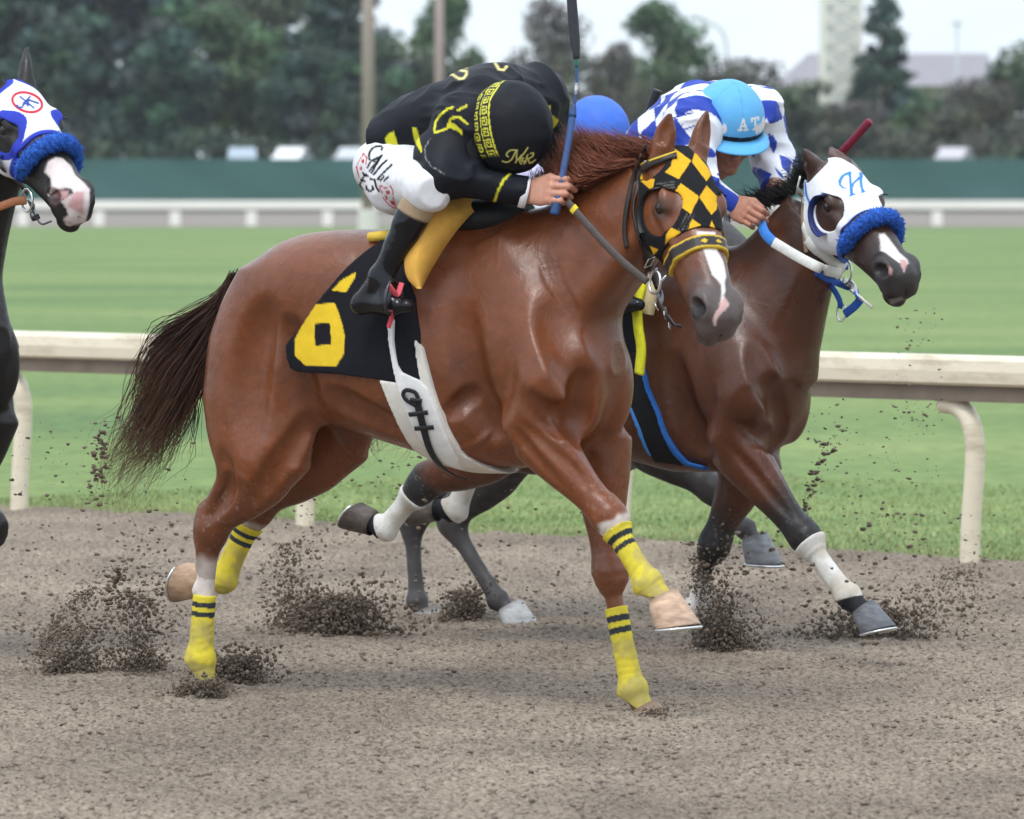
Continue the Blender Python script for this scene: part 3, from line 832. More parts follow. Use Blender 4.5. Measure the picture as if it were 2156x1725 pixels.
# cars parked behind the fence
M_GLASS = mat_plain('car_glass', (.03, .035, .04), rough=.08, spec=.8, noise=0)
M_TYRE = mat_plain('tyre', (.02, .02, .02), rough=.9)
def car(px, Y, col, lab, van=False, rz=0.):
    x = (px - CX) / FPX * Y
    r = empty('parked_car', (x, Y, 2.30), rz + 1.42); tag(r, lab, 'car', 'cars parked behind the fence')
    mt = mat_plain('car_paint', col, rough=.25, noise=.03, coat=.6)
    prof = [(-2.2, .45), (-2.25, .75), (-2.1, .95), (-1.2, 1.02), (-.55, 1.45), (.9, 1.5), (1.7, 1.05), (2.2, .95), (2.25, .5)]
    if van: prof = [(-2.3, .5), (-2.35, 1.0), (-1.9, 1.15), (-1.2, 1.85), (2.1, 1.9), (2.25, 1.0), (2.25, .5)]
    m = MB(); n = len(prof)
    for y, sc in ((-.85, .96), (-.78, 1.), (.78, 1.), (.85, .96)): m.v += [(p[0] * sc, y * (1 - .16 * max(0, p[1] - .95)), .45 + (p[1] - .45) * sc) for p in prof]
    for j in range(3):
        for i in range(n): m.f.append((j * n + i, j * n + (i + 1) % n, (j + 1) * n + (i + 1) % n, (j + 1) * n + i))
    m.f += [tuple(range(n)), tuple(range(3 * n, 4 * n))[::-1]]
    m.build('body', mt, r, smooth=False)
    for s in (-1, 1):
        m = MB(); zz = (1.04, 1.36) if not van else (1.15, 1.7)
        m.add([(-1.0, s * .845, zz[0]), (1.4, s * .845, zz[0]), (.85, s * .775, zz[1]), (-.5, s * .775, zz[1])], [(0, 1, 2, 3)]); m.build('side_window', M_GLASS, r, smooth=False)
    for wx in (-1.4, 1.4):
        for s in (-1, 1):
            m = MB(); m.tube([(wx, s * .70, .32), (wx, s * .88, .32)], .32, 16); m.build('wheel', M_TYRE, r)
car(615, 350., (.80, .80, .80), 'white car parked behind the green fence left of the thick pole')
car(510, 349.8, (.30, .36, .42), 'grey blue car behind the fence left of the white car', rz=.2)
car(745, 350.4, (.45, .47, .50), 'silver car partly hidden behind the thick pole')
car(2010, 349.6, (.45, .42, .45), 'grey car under the brown bush at the far right', rz=-.1)
car(1440, 351, (.55, .55, .56), 'pale car hidden behind the second jockey')

# summer haze over the whole field
hz = MB(); hz.box((-900, -70, -3.5), (900, 1700, 60)); hzo = hz.build('haze', None, smooth=False); hzo['kind'] = 'stuff'
hm = bpy.data.materials.new('haze_air'); hm.use_nodes = True; nt = hm.node_tree; nt.nodes.clear()
pv = nt.nodes.new('ShaderNodeVolumePrincipled'); pv.inputs['Color'].default_value = (.86, .92, 1., 1); pv.inputs['Density'].default_value = .00013
ho = nt.nodes.new('ShaderNodeOutputMaterial'); nt.links.new(pv.outputs[0], ho.inputs['Volume']); hzo.data.materials.append(hm)
# ------------------------------------------------------------------ horses
M_COAT = mat_paint('horse_coat', spec=.44, noise=.16, nscale=(26, 26, 26), bump=.22, bscale=(170, 170, 420), big=.16, rvar=.35, veins=.07, sheen=.0, sheen_tint=(.8, .85, 1.))
M_HOOF = mat_paint('hoof_horn', spec=.25, noise=.35, nscale=(25, 25, 60), bump=.5, bscale=(40, 40, 300))
M_HAIR = mat_paint('hair_strands', spec=.25, noise=.25, nscale=(60, 60, 60), bump=0)
M_CLOTH = mat_paint('cloth', spec=.10, noise=.08, nscale=(40, 40, 40), bump=.35, bscale=(420, 420, 420))
M_SATIN = mat_paint('satin', spec=.18, noise=.05, nscale=(40, 40, 40), bump=.06, bscale=(500, 500, 500), big=.12)
M_LEATHER = mat_paint('leather', spec=.3, noise=.15, nscale=(60, 60, 60), bump=.15, bscale=(250, 250, 250))
M_FLEECE = mat_paint('fleece', spec=.1, noise=.4, nscale=(160, 160, 160), bump=1., bscale=(160, 160, 160))
M_EYE = mat_plain('eye', (.012, .007, .004), rough=.06, spec=.7, noise=0)
M_STEEL = mat_plain('steel', (.7, .7, .7), rough=.25, metal=1., noise=.05)

def build_prims(prims, lo, hi, res):
    g = Grid(lo, hi, res)
    for q in prims: g.add(*q)
    return g

def bbox(prims, pad=.03):
    lo = np.min([q[0].lo for q in prims if len(q) < 3], 0) - pad; hi = np.max([q[0].hi for q in prims if len(q) < 3], 0) + pad
    return lo, hi

def sdf_obj(name, grid, mat, parent, paint=None, base=(.5, .5, .5, .6), smooth=0):
    V, Fc = grid.mesh(smooth)
    if len(V) == 0: return None
    C = np.ones((len(V), 4)); C[:] = base
    if paint: paint(V, C, vnormals(V, Fc))
    return link_mesh(name, V, Fc, mat, parent, True, C)

class Head:
    """head axes: a from poll to lip, v out of the face, l to the horse's right"""
    def __init__(s, o, yaw, pitch, roll=0., k=1.0):
        s.o = np.asarray(o, float); y, p = R(yaw), R(pitch); s.k = k
        h = np.array([math.cos(y), -math.sin(y), 0]); c, sn = math.cos(p), math.sin(p)
        s.a = h * c + np.array([0, 0, -sn]); s.v = h * sn + np.array([0, 0, c]); s.l = np.cross(h, [0, 0, 1.])
        if roll:
            r = R(roll); v, l = s.v, s.l
            s.v = v * math.cos(r) + l * math.sin(r); s.l = l * math.cos(r) - v * math.sin(r)
    def P(s, a, v, l): return s.o + s.k * (a * s.a + v * s.v + l * s.l)
    def inv(s, P):
        Q = (np.asarray(P) - s.o) / s.k; return Q @ s.a, Q @ s.v, Q @ s.l
    def invg(s, x, y, z):
        x = (x - s.o[0]) / s.k; y = (y - s.o[1]) / s.k; z = (z - s.o[2]) / s.k
        return tuple(x * e[0] + y * e[1] + z * e[2] for e in (s.a, s.v, s.l))
    def prims(s, off=0., detail=True):
        k = s.k; P = s.P; pr = []
        st = [(0, .055, .13, .082), (.10, .074, .155, .102), (.22, .080, .175, .108), (.33, .079, .182, .102), (.44, .076, .162, .088), (.56, .073, .130, .077),
              (.70, .067, .106, .068), (.82, .063, .090, .064), (.91, .062, .080, .064), (.965, .050, .070, .056), (1., .02, .045, .03)]
        pr.append((Loft(s.o, P(.66, 0, 0), s.v, [(q[0], q[1] * k, q[2] * k, q[3] * k) for q in st], n=2.35, e=.02, off=off), .02))
        for sg in (1, -1):
            pr.append((Ell(P(.185, -.08, sg * .070), (.115 * k, .095 * k, .042 * k), s.a, s.v, off), .03))      # cheek
            pr.append((Ell(P(.192, .030, sg * .098), (.040 * k, .020 * k, .022 * k), _n(s.a - .2 * s.v), s.v, off), .028))  # brow
            pr.append((Cone(P(.20, -.008, sg * .097), P(.38, -.014, sg * .070), .018 * k, .012 * k, off), .02))    # facial crest
            if detail:
                pr.append((Ell(P(.568, .012, sg * .056), (.064 * k, .048 * k, .030 * k), _n(s.a + .1 * s.v), s.v, off), .018))  # nostril rim
                pr.append((Ell(P(.600, -.03, sg * .038), (.056 * k, .040 * k, .032 * k), s.a, s.v, off), .02))
        if detail:
            pr.append((Ell(P(.632, -.028, 0), (.034 * k, .044 * k, .054 * k), s.a, s.v, off), .02))     # upper lip
            pr.append((Ell(P(.612, -.082, 0), (.046 * k, .026 * k, .042 * k), s.a, s.v, off), .010)); pr.append((Cone(P(.652, -.005, 0), P(.672, -.045, 0), .005 * k, .005 * k), .010, 's'))    # chin
            for sg in (1, -1):
                pr.append((Ell(P(.585, .018, sg * .084), (.041 * k, .025 * k, .030 * k), _n(s.a + .55 * s.v), s.v), .010, 's'))   # nostril
                pr.append((Cone(P(.52, -.055, sg * .070), P(.655, -.052, sg * .036), .010 * k, .009 * k), .008, 's'))                # mouth line
                pr.append((Ell(P(.205, .008, sg * .118), (.030 * k, .022 * k, .014 * k), s.a, s.v), .010, 's'))                   # eye socket
                pr.append((Ell(P(.198, .026, sg * .112), (.030 * k, .007 * k, .011 * k), _n(s.a - .2 * s.v), s.v), .008))         # upper lid
        return pr

def ear_prims(b, t, front, k=1.):
    b = np.asarray(b); t = np.asarray(t); L = np.linalg.norm(t - b); f = _n(front)
    pr = [(Cone(b - .05 * _n(t - b), b + .02 * _n(t - b), .036, .030), .02), (Loft(b - .02 * _n(t - b), t, f, [(0, .026, .03, .03), (.25, .026, .034, .036), (.55, .02, .028, .034), (.85, .010, .016, .017), (1., .003, .004, .004)]), .012)]
    pr.append((Loft(b + (t - b) * .12 + f * .03, b + (t - b) * .97 + f * .012, f, [(0, .024, .012, .016), (.4, .026, .016, .022), (.8, .014, .010, .012), (1, .002, .002, .002)]), .008, 's'))
    return pr

def limb(a, b, front, st, k=.02, n=2.1):
    return (Loft(a, b, front, st, n=n), k)

FORE_UP = [(0, .105, .105, .080), (.2, .098, .100, .082), (.45, .076, .084, .070), (.75, .054, .060, .052), (1., .050, .050, .046)]
KNEE = [(0, .038, .040, .038), (.3, .056, .050, .050), (.6, .056, .052, .052), (1, .034, .040, .035)]
CANNON = [(0, .032, .036, .031), (.2, .026, .034, .025), (.6, .023, .033, .022), (.85, .026, .034, .026), (1., .032, .040, .031)]
PAST = [(0, .033, .042, .032), (.35, .028, .034, .028), (.8, .030, .030, .031), (1., .036, .034, .036)]
GASK = [(0, .13, .12, .085), (.3, .13, .105, .082), (.6, .10, .080, .062), (.85, .058, .062, .048), (1., .050, .056, .044)]
HCAN = [(0, .040, .046, .034), (.25, .030, .038, .028), (.6, .026, .036, .025), (.85, .029, .038, .028), (1., .035, .044, .034)]

def fwd(a, b, hint):
    d = _n(np.asarray(b) - a); h = np.asarray(hint, float); return _n(h - d * h.dot(d))

def foreleg(J):
    """elbow, knee, fetlock, coronet, toe, front hint"""
    e, kn, ft, co = (np.asarray(J[i], float) for i in ('elbow', 'knee', 'fet', 'cor'))
    pr = []; h = J.get('hint', (1, 0, .3))
    f1 = fwd(e, kn, h); pr.append(limb(e, kn, f1, FORE_UP, .05))
    h2 = J.get('hint2', h); f2 = fwd(kn, ft, h2)
    ka = kn - _n(kn - e) * .065; kb = kn + _n(ft - kn) * .065
    pr.append(limb(ka, kn + (kn - ka) * .35, f1, KNEE, .025)); pr.append(limb(kn - (kb - kn) * .35, kb, f2, KNEE, .03))
    pr.append(limb(kn, ft, f2, CANNON, .02))
    pr.append((Ell(ft - f2 * .006, (.036, .040, .033), _n(ft - kn), f2), .02))
    f3 = fwd(ft, co, J.get('hint3', h2)); pr.append(limb(ft, co, f3, PAST, .02))
    # extensor and flexor bellies
    side = np.cross(_n(kn - e), f1)
    pr.append((Cone(e + f1 * .055, e + (kn - e) * .62 + f1 * .022, .045, .022), .02))
    for sg in (1, -1):
        pr.append((Cone(e + side * .045 * sg + f1 * .02 + (kn - e) * .05, e + (kn - e) * .6 + side * .018 * sg, .040, .020), .012))
    pr.append((Cone(e - f1 * .05, e + (kn - e) * .7 - f1 * .02, .042, .018), .018))
    return pr

def hindleg(J):
    s, hk, ft, co = (np.asarray(J[i], float) for i in ('stifle', 'hock', 'fet', 'cor'))
    h = J.get('hint', (1, 0, .2)); pr = []
    f1 = fwd(s, hk, h); pr.append(limb(s, hk, f1, GASK, .06))
    pr.append((Ell(s, (.12, .115, .08), f1, _n(hk - s)), .05))
    f2 = fwd(hk, ft, J.get('hint2', h))
    pt = hk - f1 * .052 - _n(hk - s) * .045                       # point of hock
    pr.append((Cone(s + (hk - s) * .45 - f1 * .06, pt, .030, .024), .03))
    pr.append((Ell(hk, (.075, .060, .048), _n(ft - hk), f2), .03))
    pr.append((Cone(pt, hk + (ft - hk) * .2 - f2 * .012, .026, .024), .03))
    pr.append(limb(hk, ft, f2, HCAN, .025))
    pr.append((Ell(ft - f2 * .006, (.038, .042, .035), _n(ft - hk), f2), .02))
    f3 = fwd(ft, co, J.get('hint3', f2)); pr.append(limb(ft, co, f3, PAST, .02))
    return pr

def hoof(parent, J, col, name='hoof', k=1.25):
    """horn capsule from coronet to ground surface; 'sole' = downward axis, 'toe' = forward direction"""
    co = np.asarray(J['cor'], float); dn = _n(J.get('sole', (0, 0, -1))); t = np.asarray(J.get('toe', (1, 0, 0)), float); t = _n(t - dn * t.dot(dn)); sd = np.cross(dn, t)
    V = []; n = 28
    for (hh, fr, bk, wd, sh) in ((-.018, .040, .036, .038, -.004), (0, .046, .040, .043, 0), (.03, .055, .042, .050, .010), (.075, .066, .045, .059, .025), (.080, .068, .046, .060, .026), (.0802, .064, .042, .056, .026), (.074, .05, .03, .044, .026)):
        hh = hh if hh < 0 else hh * .78
        for i in range(n):
            a = 2 * math.pi * i / n; ca, sa = math.cos(a), math.sin(a)
            r = fr if ca > 0 else bk
            hgt = hh + (.020 * (ca - .3) * -1 * (1 - hh / .08) if hh < .08 else 0)      # coronet slopes down to the heel
            hgt = hh - .018 * max(0, ca) * (1 - min(1, max(0, hh) / .08)) + .012 * max(0, -ca) * (1 - min(1, max(0, hh) / .08))
            V.append(co + k * (dn * hgt + t * (sh + r * ca) + sd * wd * sa))
    V.append(co + k * (dn * .055 + t * .026))
    Fc = []
    for j in range(6):
        for i in range(n):
            a, b = j * n + i, j * n + (i + 1) % n; Fc.append((a, a + n, b + n, b))
    for i in range(n): Fc.append((6 * n + i, 7 * n, 6 * n + (i + 1) % n))
    C = np.ones((len(V), 4)); C[:, :3] = col; C[:, 3] = .55
    C[:n, :3] = np.asarray(col) * .7; C[n:2*n, :3] = np.minimum(1, np.asarray(col) * 1.2); C[3*n:4*n, :3] = np.asarray(col) * .8; C[4*n:6*n, :3] = np.asarray(col) * .55
    o = link_mesh(name, V, Fc, M_HOOF, parent, True, C)
    sh = MB(); ring = [co + k * (dn * .066 + t * (.026 + (.062 if math.cos(a) > 0 else .042) * math.cos(a)) + sd * .054 * math.sin(a)) for a in np.linspace(-2.4, 2.4, 22)]
    sh.tube(ring, 1, n=6, flat=(.009 * k, .004 * k), up=[_n(q - (co + dn * .066 * k + t * .026)) for q in ring])
    sh.build('horseshoe', M_STEEL, o)
    return o

def strands(name, parent, roots, paths, width, cols, seed=0, jitter=.03, n=12, taper=1.0, tip=None):
    """bundle of tapering hair locks: each lock a three-sided tube along its own path"""
    rg = np.random.default_rng(seed); V = []; Fc = []; C = []
    for i, P in enumerate(paths):
        P = np.asarray(P); m = len(P); w = width * rg.uniform(.5, 1.3)
        c = np.asarray(cols[i]) * rg.uniform(.7, 1.3)
        d = np.gradient(P, axis=0); d /= np.linalg.norm(d, axis=1)[:, None] + 1e-9
        u = np.cross(d, rg.normal(size=3)); u /= np.linalg.norm(u, axis=1)[:, None] + 1e-9; q = np.cross(d, u)
        tt = np.linspace(0, 1, m); r = w * (np.minimum(1, .5 + 2 * tt)) * (1 - tt ** 1.6 * .92 * taper)
        b = len(V) * 3
        for j in range(3):
            a = 2 * math.pi * j / 3
            V.append(P + (math.cos(a) * u + math.sin(a) * q) * r[:, None])
        b = sum(len(x) for x in V[:-3])
        for k in range(m - 1):
            for j in range(3):
                a0 = b + j * m + k; a1 = b + ((j + 1) % 3) * m + k
                Fc.append((a0, a1, a1 + 1, a0 + 1))
        cc = np.tile(np.r_[c, .45], (m, 1))
        if tip is not None:
            k = sstep(.45, 1., tt)[:, None] * rg.uniform(.3, 1); cc[:, :3] = cc[:, :3] * (1 - k) + np.asarray(tip) * k
        C.append(np.concatenate([cc] * 3))
    return link_mesh(name, np.concatenate(V), np.array(Fc), M_HAIR, parent, True, np.concatenate(C))

def trunk_prims(S, x0, zc, n=2.25, off=0.):
    """S rows: local x, top z, bottom z, half width"""
    S = np.asarray(S, float); L = S[-1, 0] - S[0, 0]
    return Loft((S[0, 0], 0, zc), (S[-1, 0], 0, zc), (0, 0, 1), [((r[0] - S[0, 0]) / L, r[1] - zc, zc - r[2], r[3]) for r in S], n=n, e=-.10, off=off)

# ------------------------------------------------------------------ fitting things on a body
def g_sample(g, P):
    q = (np.asarray(P) - g.lo) / g.res; q = np.clip(q, 0, np.array(g.D.shape) - 1.001)
    i = q.astype(int); f = q - i; D = g.D; out = 0
    for a in (0, 1):
        for b in (0, 1):
            for c in (0, 1):
                w = (f[:, 0] if a else 1 - f[:, 0]) * (f[:, 1] if b else 1 - f[:, 1]) * (f[:, 2] if c else 1 - f[:, 2])
                out = out + w * D[i[:, 0] + a, i[:, 1] + b, i[:, 2] + c]
    return out

def g_normal(g, P, e=.008):
    P = np.atleast_2d(P); n = np.stack([g_sample(g, P + np.eye(3)[k] * e) - g_sample(g, P - np.eye(3)[k] * e) for k in range(3)], 1)
    return n / (np.linalg.norm(n, axis=1)[:, None] + 1e-9)

def cam_local(F):
    d = np.array([0 - F.loc[0], 0 - F.loc[1]]); return np.array([d[0] * F.c - d[1] * F.s, d[0] * F.s + d[1] * F.c, CAMH])

def on_surf(g, F, pts, lift=0., miss_y=None):
    """where the sight line through each photo point meets the body; returns points and normals"""
    O = cam_local(F); P = []; Nn = []
    for px, py in pts:
        a = F.L(px, py, -.9); b = F.L(px, py, .9); t = np.linspace(0, 1, 1400)[:, None]; Q = a + (b - a) * t
        D = g_sample(g, Q); ins = np.all((Q > g.lo) & (Q < g.lo + (np.array(g.D.shape) - 1) * g.res), 1)
        k = np.argmax((D < 0) & ins)
        if not ((D < 0) & ins).any(): k = np.argmin(np.where(ins, D, 9))
        P.append(Q[k])
    P = np.array(P); Nn = g_normal(g, P)
    return P + Nn * lift, Nn

def facing(F, V, N, lim=.05):
    d = cam_local(F) - V; d /= np.linalg.norm(d, axis=1)[:, None]
    return (N * d).sum(1) > lim

def dye(F, V, N, C, polys, col, tf=None, m0=None, soft=.4, lim=.0):
    """dye closed outlines into the cloth or coat on the side turned to the grandstand"""
    X, Y = F.px(V); f = facing(F, V, N, lim)
    for p in polys:
        p = np.asarray(p, float)
        if tf is not None: p = np.stack([tf[0] + p[:, 0] * tf[2], tf[1] + p[:, 1] * tf[2]], 1)
        k = np.where(f & (X > p[:, 0].min() - 3) & (X < p[:, 0].max() + 3) & (Y > p[:, 1].min() - 3) & (Y < p[:, 1].max() + 3))[0]
        if len(k) == 0: continue
        d = poly_sd(X[k], Y[k], p); m = np.clip(.5 - d / (2 * soft), 0, 1)
        sub = C[k]; blend(sub, m, col); C[k] = sub

def stroke(F, V, N, C, lines, w, col, tf=None, lim=.0):
    X, Y = F.px(V); f = facing(F, V, N, lim)
    for ln in lines:
        p = np.asarray(ln, float)
        if tf is not None: p = np.stack([tf[0] + p[:, 0] * tf[2], tf[1] + p[:, 1] * tf[2]], 1)
        k = np.where(f & (X > p[:, 0].min() - w - 2) & (X < p[:, 0].max() + w + 2) & (Y > p[:, 1].min() - w - 2) & (Y < p[:, 1].max() + w + 2))[0]
        if len(k) == 0: continue
        d = np.full(len(k), 1e9)
        for i in range(len(p) - 1):
            a, b = p[i], p[i + 1]; ba = b - a; t = np.clip(((X[k] - a[0]) * ba[0] + (Y[k] - a[1]) * ba[1]) / (ba @ ba + 1e-9), 0, 1)
            d = np.minimum(d, np.hypot(X[k] - a[0] - ba[0] * t, Y[k] - a[1] - ba[1] * t))
        m = np.clip((w / 2 - d) / .8 + .5, 0, 1); sub = C[k]; blend(sub, m, col); C[k] = sub

def flat_paint(col):
    def f(V, C, N): C[:, :len(col)] = col
    return f

def strap(name, parent, pts, half, thick, col, ups=None, n=8, mat=None, sm=40):
    P = bez(pts, sm) if len(pts) > 2 else np.linspace(pts[0], pts[1], 6)
    m = MB()
    if ups is None: up = None
    else:
        ups = np.array(ups, float)
        up = np.stack([np.interp(np.linspace(0, 1, len(P)), np.linspace(0, 1, len(ups)), ups[:, i]) for i in range(3)], 1)
        d = np.gradient(P, axis=0); up = np.cross(up, d)      # width lies in the surface
    m.tube(P, 1, n, flat=(half, thick), up=list(up) if up is not None else [(0, 0, 1)] * len(P))
    C = np.ones((len(m.v), 4)); C[:, :len(col)] = col
    return link_mesh(name, m.v, m.f, mat or M_LEATHER, parent, True, C)

def shell(name, parent, prims, lo, hi, res, off, region, mat, paint, smooth=0, fold=None):
    g = Grid(lo, hi, res)
    for q in prims: g.add(*q)
    g.D = g.D - off
    if fold is not None:
        x, y, z = g.axes(); X, Y, Z = np.broadcast_arrays(x, y, z); band = np.abs(g.D) < .03
        P = np.stack([X[band], Y[band], Z[band]], -1); g.D[band] -= fold(P)
    g.inter(region, .0015)
    return sdf_obj(name, g, mat, parent, paint, smooth=smooth)

def bandage(parent, prims, a, b, off, paint, s0=0., s1=1., res=.004, name='leg_wrap', rad=.10, tilt0=(0, 0, 0), tilt1=(0, 0, 0), fold=.002):
    """wrap round a leg between two points"""
    a = np.asarray(a, float); b = np.asarray(b, float); d = _n(b - a); d0 = _n(d + np.asarray(tilt0)); d1 = _n(d + np.asarray(tilt1))
    lo = np.minimum(a, b) - rad; hi = np.maximum(a, b) + rad
    def region(x, y, z):
        e0 = -((x - a[0]) * d0[0] + (y - a[1]) * d0[1] + (z - a[2]) * d0[2]); e1 = (x - b[0]) * d1[0] + (y - b[1]) * d1[1] + (z - b[2]) * d1[2]
        r = (a + b) / 2; far = np.sqrt((x - r[0]) ** 2 + (y - r[1]) ** 2 + (z - r[2]) ** 2) - (np.linalg.norm(b - a) * .5 + .09)
        return np.maximum(np.maximum(e0, e1), far)
    def fl(P):
        t = (P - a) @ d; o = np.cross(P - a, d); ang = np.arctan2(o[:, 1], o[:, 0])
        return fold * (np.sin(t * 240 + 1.6 * ang + 5 * vnoise(P, 14, 3)) * .38 * sstep(-.4, .3, vnoise(P, 22, 9)) + vnoise(P, 45, 2) * .7)
    return shell(name, parent, prims, lo, hi, res, off, region, M_CLOTH, paint, fold=fl)

def hand_prims(wrist, d, s, n, k=1.0, curl=1.0, thumb=True):
    """a closed hand: d wrist to knuckles, s towards the thumb, n out of the back of the hand; five separate fingers"""
    d = _n(d); s = np.asarray(s, float); s = _n(s - d * s.dot(d)); n0 = np.cross(d, s); n = n0 if np.dot(n0, n) > 0 else -n0
    w = np.asarray(wrist, float); pr = []
    P = lambda a, b, c: w + k * (a * d + b * s + c * n)
    pr.append((Loft(P(-.03, 0, 0), P(.085, .0, .002), n, [(0, .018 * k, .02 * k, .026 * k), (.3, .017 * k, .018 * k, .031 * k), (.7, .015 * k, .016 * k, .042 * k), (1, .011 * k, .013 * k, .041 * k)], n=2.4), .012))
    for i, (b, L1, L2, L3, r) in enumerate(((.031, .043, .027, .020, .0098), (.010, .047, .031, .022, .0102), (-.011, .043, .028, .021, .0096), (-.030, .034, .021, .018, .0086))):
        m = P(.083 - .004 * abs(i - 1), b, .003)
        u1 = d * .55 * (2 - curl) - n * .85 * curl; u1 = _n(u1); p1 = m + k * L1 * u1
        u2 = _n(-d * .75 * curl + d * .5 * (1 - curl) - n * .6); p2 = p1 + k * L2 * u2
        u3 = _n(-d * .8 + n * .55); p3 = p2 + k * L3 * u3
        pr += [(Ell(m, (r * 1.25 * k, r * 1.2 * k, r * 1.1 * k), d, n), .008), (Cone(m, p1, r * k, r * .92 * k), .0035), (Cone(p1, p2, r * .95 * k, r * .85 * k), .0025), (Cone(p2, p3, r * .86 * k, r * .72 * k), .0025)]
    if thumb:
        t0 = P(.018, .028, -.008); t1 = P(.052, .046, -.024); t2 = P(.082, .040, -.038); t3 = P(.100, .028, -.044)
        pr += [(Cone(t0, t1, .016 * k, .0125 * k), .01), (Cone(t1, t2, .0125 * k, .011 * k), .003), (Cone(t2, t3, .011 * k, .009 * k), .003)]
    return pr

SKIN = (.52, .27, .19, .5)
M_SKIN = mat_paint('skin', spec=.4, noise=.12, nscale=(70, 70, 70), bump=.2, bscale=(400, 400, 400))
# ---- the chestnut in front ------------------------------------------------
F1 = Frame(16.5)
L = F1.L
def trunk_rows(L, rows): return [(L(r[0], r[1])[0], L(r[0], r[1])[2], L(r[0], r[2])[2], r[3]) for r in rows]
T1 = trunk_rows(L, [(500, 610, 700, .05), (530, 572, 760, .13), (590, 530, 830, .20), (660, 497, 880, .25), (760, 486, 908, .275), (860, 480, 940, .29), (950, 460, 968, .285),
                    (1020, 445, 985, .245), (1100, 452, 985, .205), (1180, 490, 965, .175), (1240, 560, 925, .14), (1280, 640, 860, .10), (1300, 720, 790, .05)])
HEAD1 = Head(L(1421, 331, -.048), 36.5, 55.4, -7.7, 1.008)
near_fore = dict(elbow=L(1108, 885, -.17), knee=L(1283, 1088, -.14), fet=L(1366, 1228, -.15), cor=L(1400, 1272, -.155), hint=(1, 0, .6), toe=(1, -.05, .05), sole=(.12, -.02, -1))
far_fore = dict(elbow=L(1262, 930, .13), knee=L(1284, 1205, .11), fet=L(1334, 1452, .10), cor=L(1358, 1505, .10), hint=(1, 0, .2), toe=(1, 0, 0), sole=(.1, 0, -1))
near_hind = dict(stifle=L(588, 930, -.16), hock=L(443, 1118, -.13), fet=L(424, 1388, -.12), cor=L(437, 1462, -.12), hint=(1, 0, .1), hint2=(1, 0, 0), hint3=(1, 0, .5), toe=(1, 0, .1), sole=(.2, 0, -1))
far_hind = dict(stifle=L(718, 905, .16), hock=L(540, 1074, .12), fet=L(472, 1222, .10), cor=L(425, 1217, .10), hint=(1, 0, -.2), hint2=(1, 0, -.3), hint3=(-.2, 0, -1), toe=(-.35, .05, -1), sole=(-1, 0, .35))

def horse_prims(T, head, nf, ff, nh, fh, neck, L, sh):
    """the whole animal as one smooth union; sh = dict of landmark points"""
    zc = 1.15 if 'zc' not in sh else sh['zc']
    pr = [(trunk_prims(T, 0, zc), .05)]
    for sg, nm in ((-1, 'n'), (1, 'f')):
        hip, st = sh['hip' + nm], sh['st' + nm]; hk = (nh if nm == 'n' else fh)['hock']
        pr.append((Ell(sh['croup'] + np.array([0, sg * .135, 0]), (.24, .12, .12), (1, 0, .18)), .12))           # gluteals
        pr.append((Loft(hip, sh['gt' + nm], (1, 0, 0), sh['thigh' + nm], n=2.1), .07))                     # thigh
        # shoulder blade, upper arm, triceps
        w, p, e = sh['wi' + nm], sh['po' + nm], (nf if nm == 'n' else ff)['elbow']
        pr.append((Loft(w, p, (1, 0, .5), [(0, .07, .09, .04), (.35, .10, .12, .065), (.75, .12, .13, .088), (1., .10, .11, .085)], n=2.1), .08))
        pr.append((Ell(p + np.array([-.03, 0, .01]), (.10, .12, .072), (1, 0, -.4)), .07))
        pr.append((Cone(p + np.array([-.04, 0, -.03]), e, .095, .085), .04))
        m = w * .35 + e * .65 + np.array([-.05, sg * .022, .02])
        pr.append((Ell(m, (.17, .115, .065), _n(e - w) + np.array([.25, 0, 0])), .045))                      # triceps
    pr.append((Ell(sh['breast'] + np.array([0, -.085, 0]), (.085, .17, .085)), .05))
    pr.append((Ell(sh['breast'] + np.array([0, .085, 0]), (.085, .17, .085)), .03))
    nb, nt = neck['base'], neck['top']
    pr.append((Loft(nb, nt, neck['up'], neck['st'], n=2.1, e=-.22), .07))
    for sg in (-1, 1):      # jugular groove side: brachiocephalic muscle
        pr.append((Cone(nb + (nt - nb) * .10 + _n(neck['up']) * -.16 + np.array([.02, sg * .09, 0]), nt + _n(neck['up']) * -.08 + np.array([0, sg * .055, -.02]), .055, .04), .035))
    pr += foreleg(nf) + foreleg(ff) + hindleg(nh) + hindleg(fh)
    return pr

def px_st(L, y, rows, axis_px):
    return rows

sh1 = dict(croup=L(700, 590), hipn=L(565, 580, -.13), gtn=L(520, 1000, -.155), hipf=L(640, 610, .16), gtf=L(655, 985, .15),
           stn=None, stf=None,
           thighn=[(0, .10, .09, .08), (.2, .20, .165, .105), (.4, .22, .195, .115), (.6, .25, .195, .115), (.78, .22, .17, .105), (.9, .16, .14, .09), (1, .10, .10, .075)],
           thighf=[(0, .10, .10, .08), (.2, .20, .155, .105), (.4, .22, .17, .115), (.6, .22, .16, .115), (.78, .18, .14, .105), (.9, .13, .12, .09), (1, .10, .10, .07)],
           win=L(1035, 520, -.12), pon=L(1180, 795, -.20), wif=L(1090, 500, .12), pof=L(1262, 800, .20), breast=L(1250, 810, 0))
neck1 = dict(base=L(1110, 640, 0), top=L(1378, 400, -.02), up=(-.6, 0, .8), st=[(0, .27, .30, .165), (.25, .235, .255, .150), (.5, .19, .205, .118), (.75, .155, .165, .095), (1, .13, .135, .09)])
PR1 = horse_prims(T1, HEAD1, near_fore, far_fore, near_hind, far_hind, neck1, L, sh1)
EAR1 = [(HEAD1.P(.005, .030, .066), L(1411, 237, -.13)), (HEAD1.P(.005, .030, -.066), L(1491, 231, .03))]
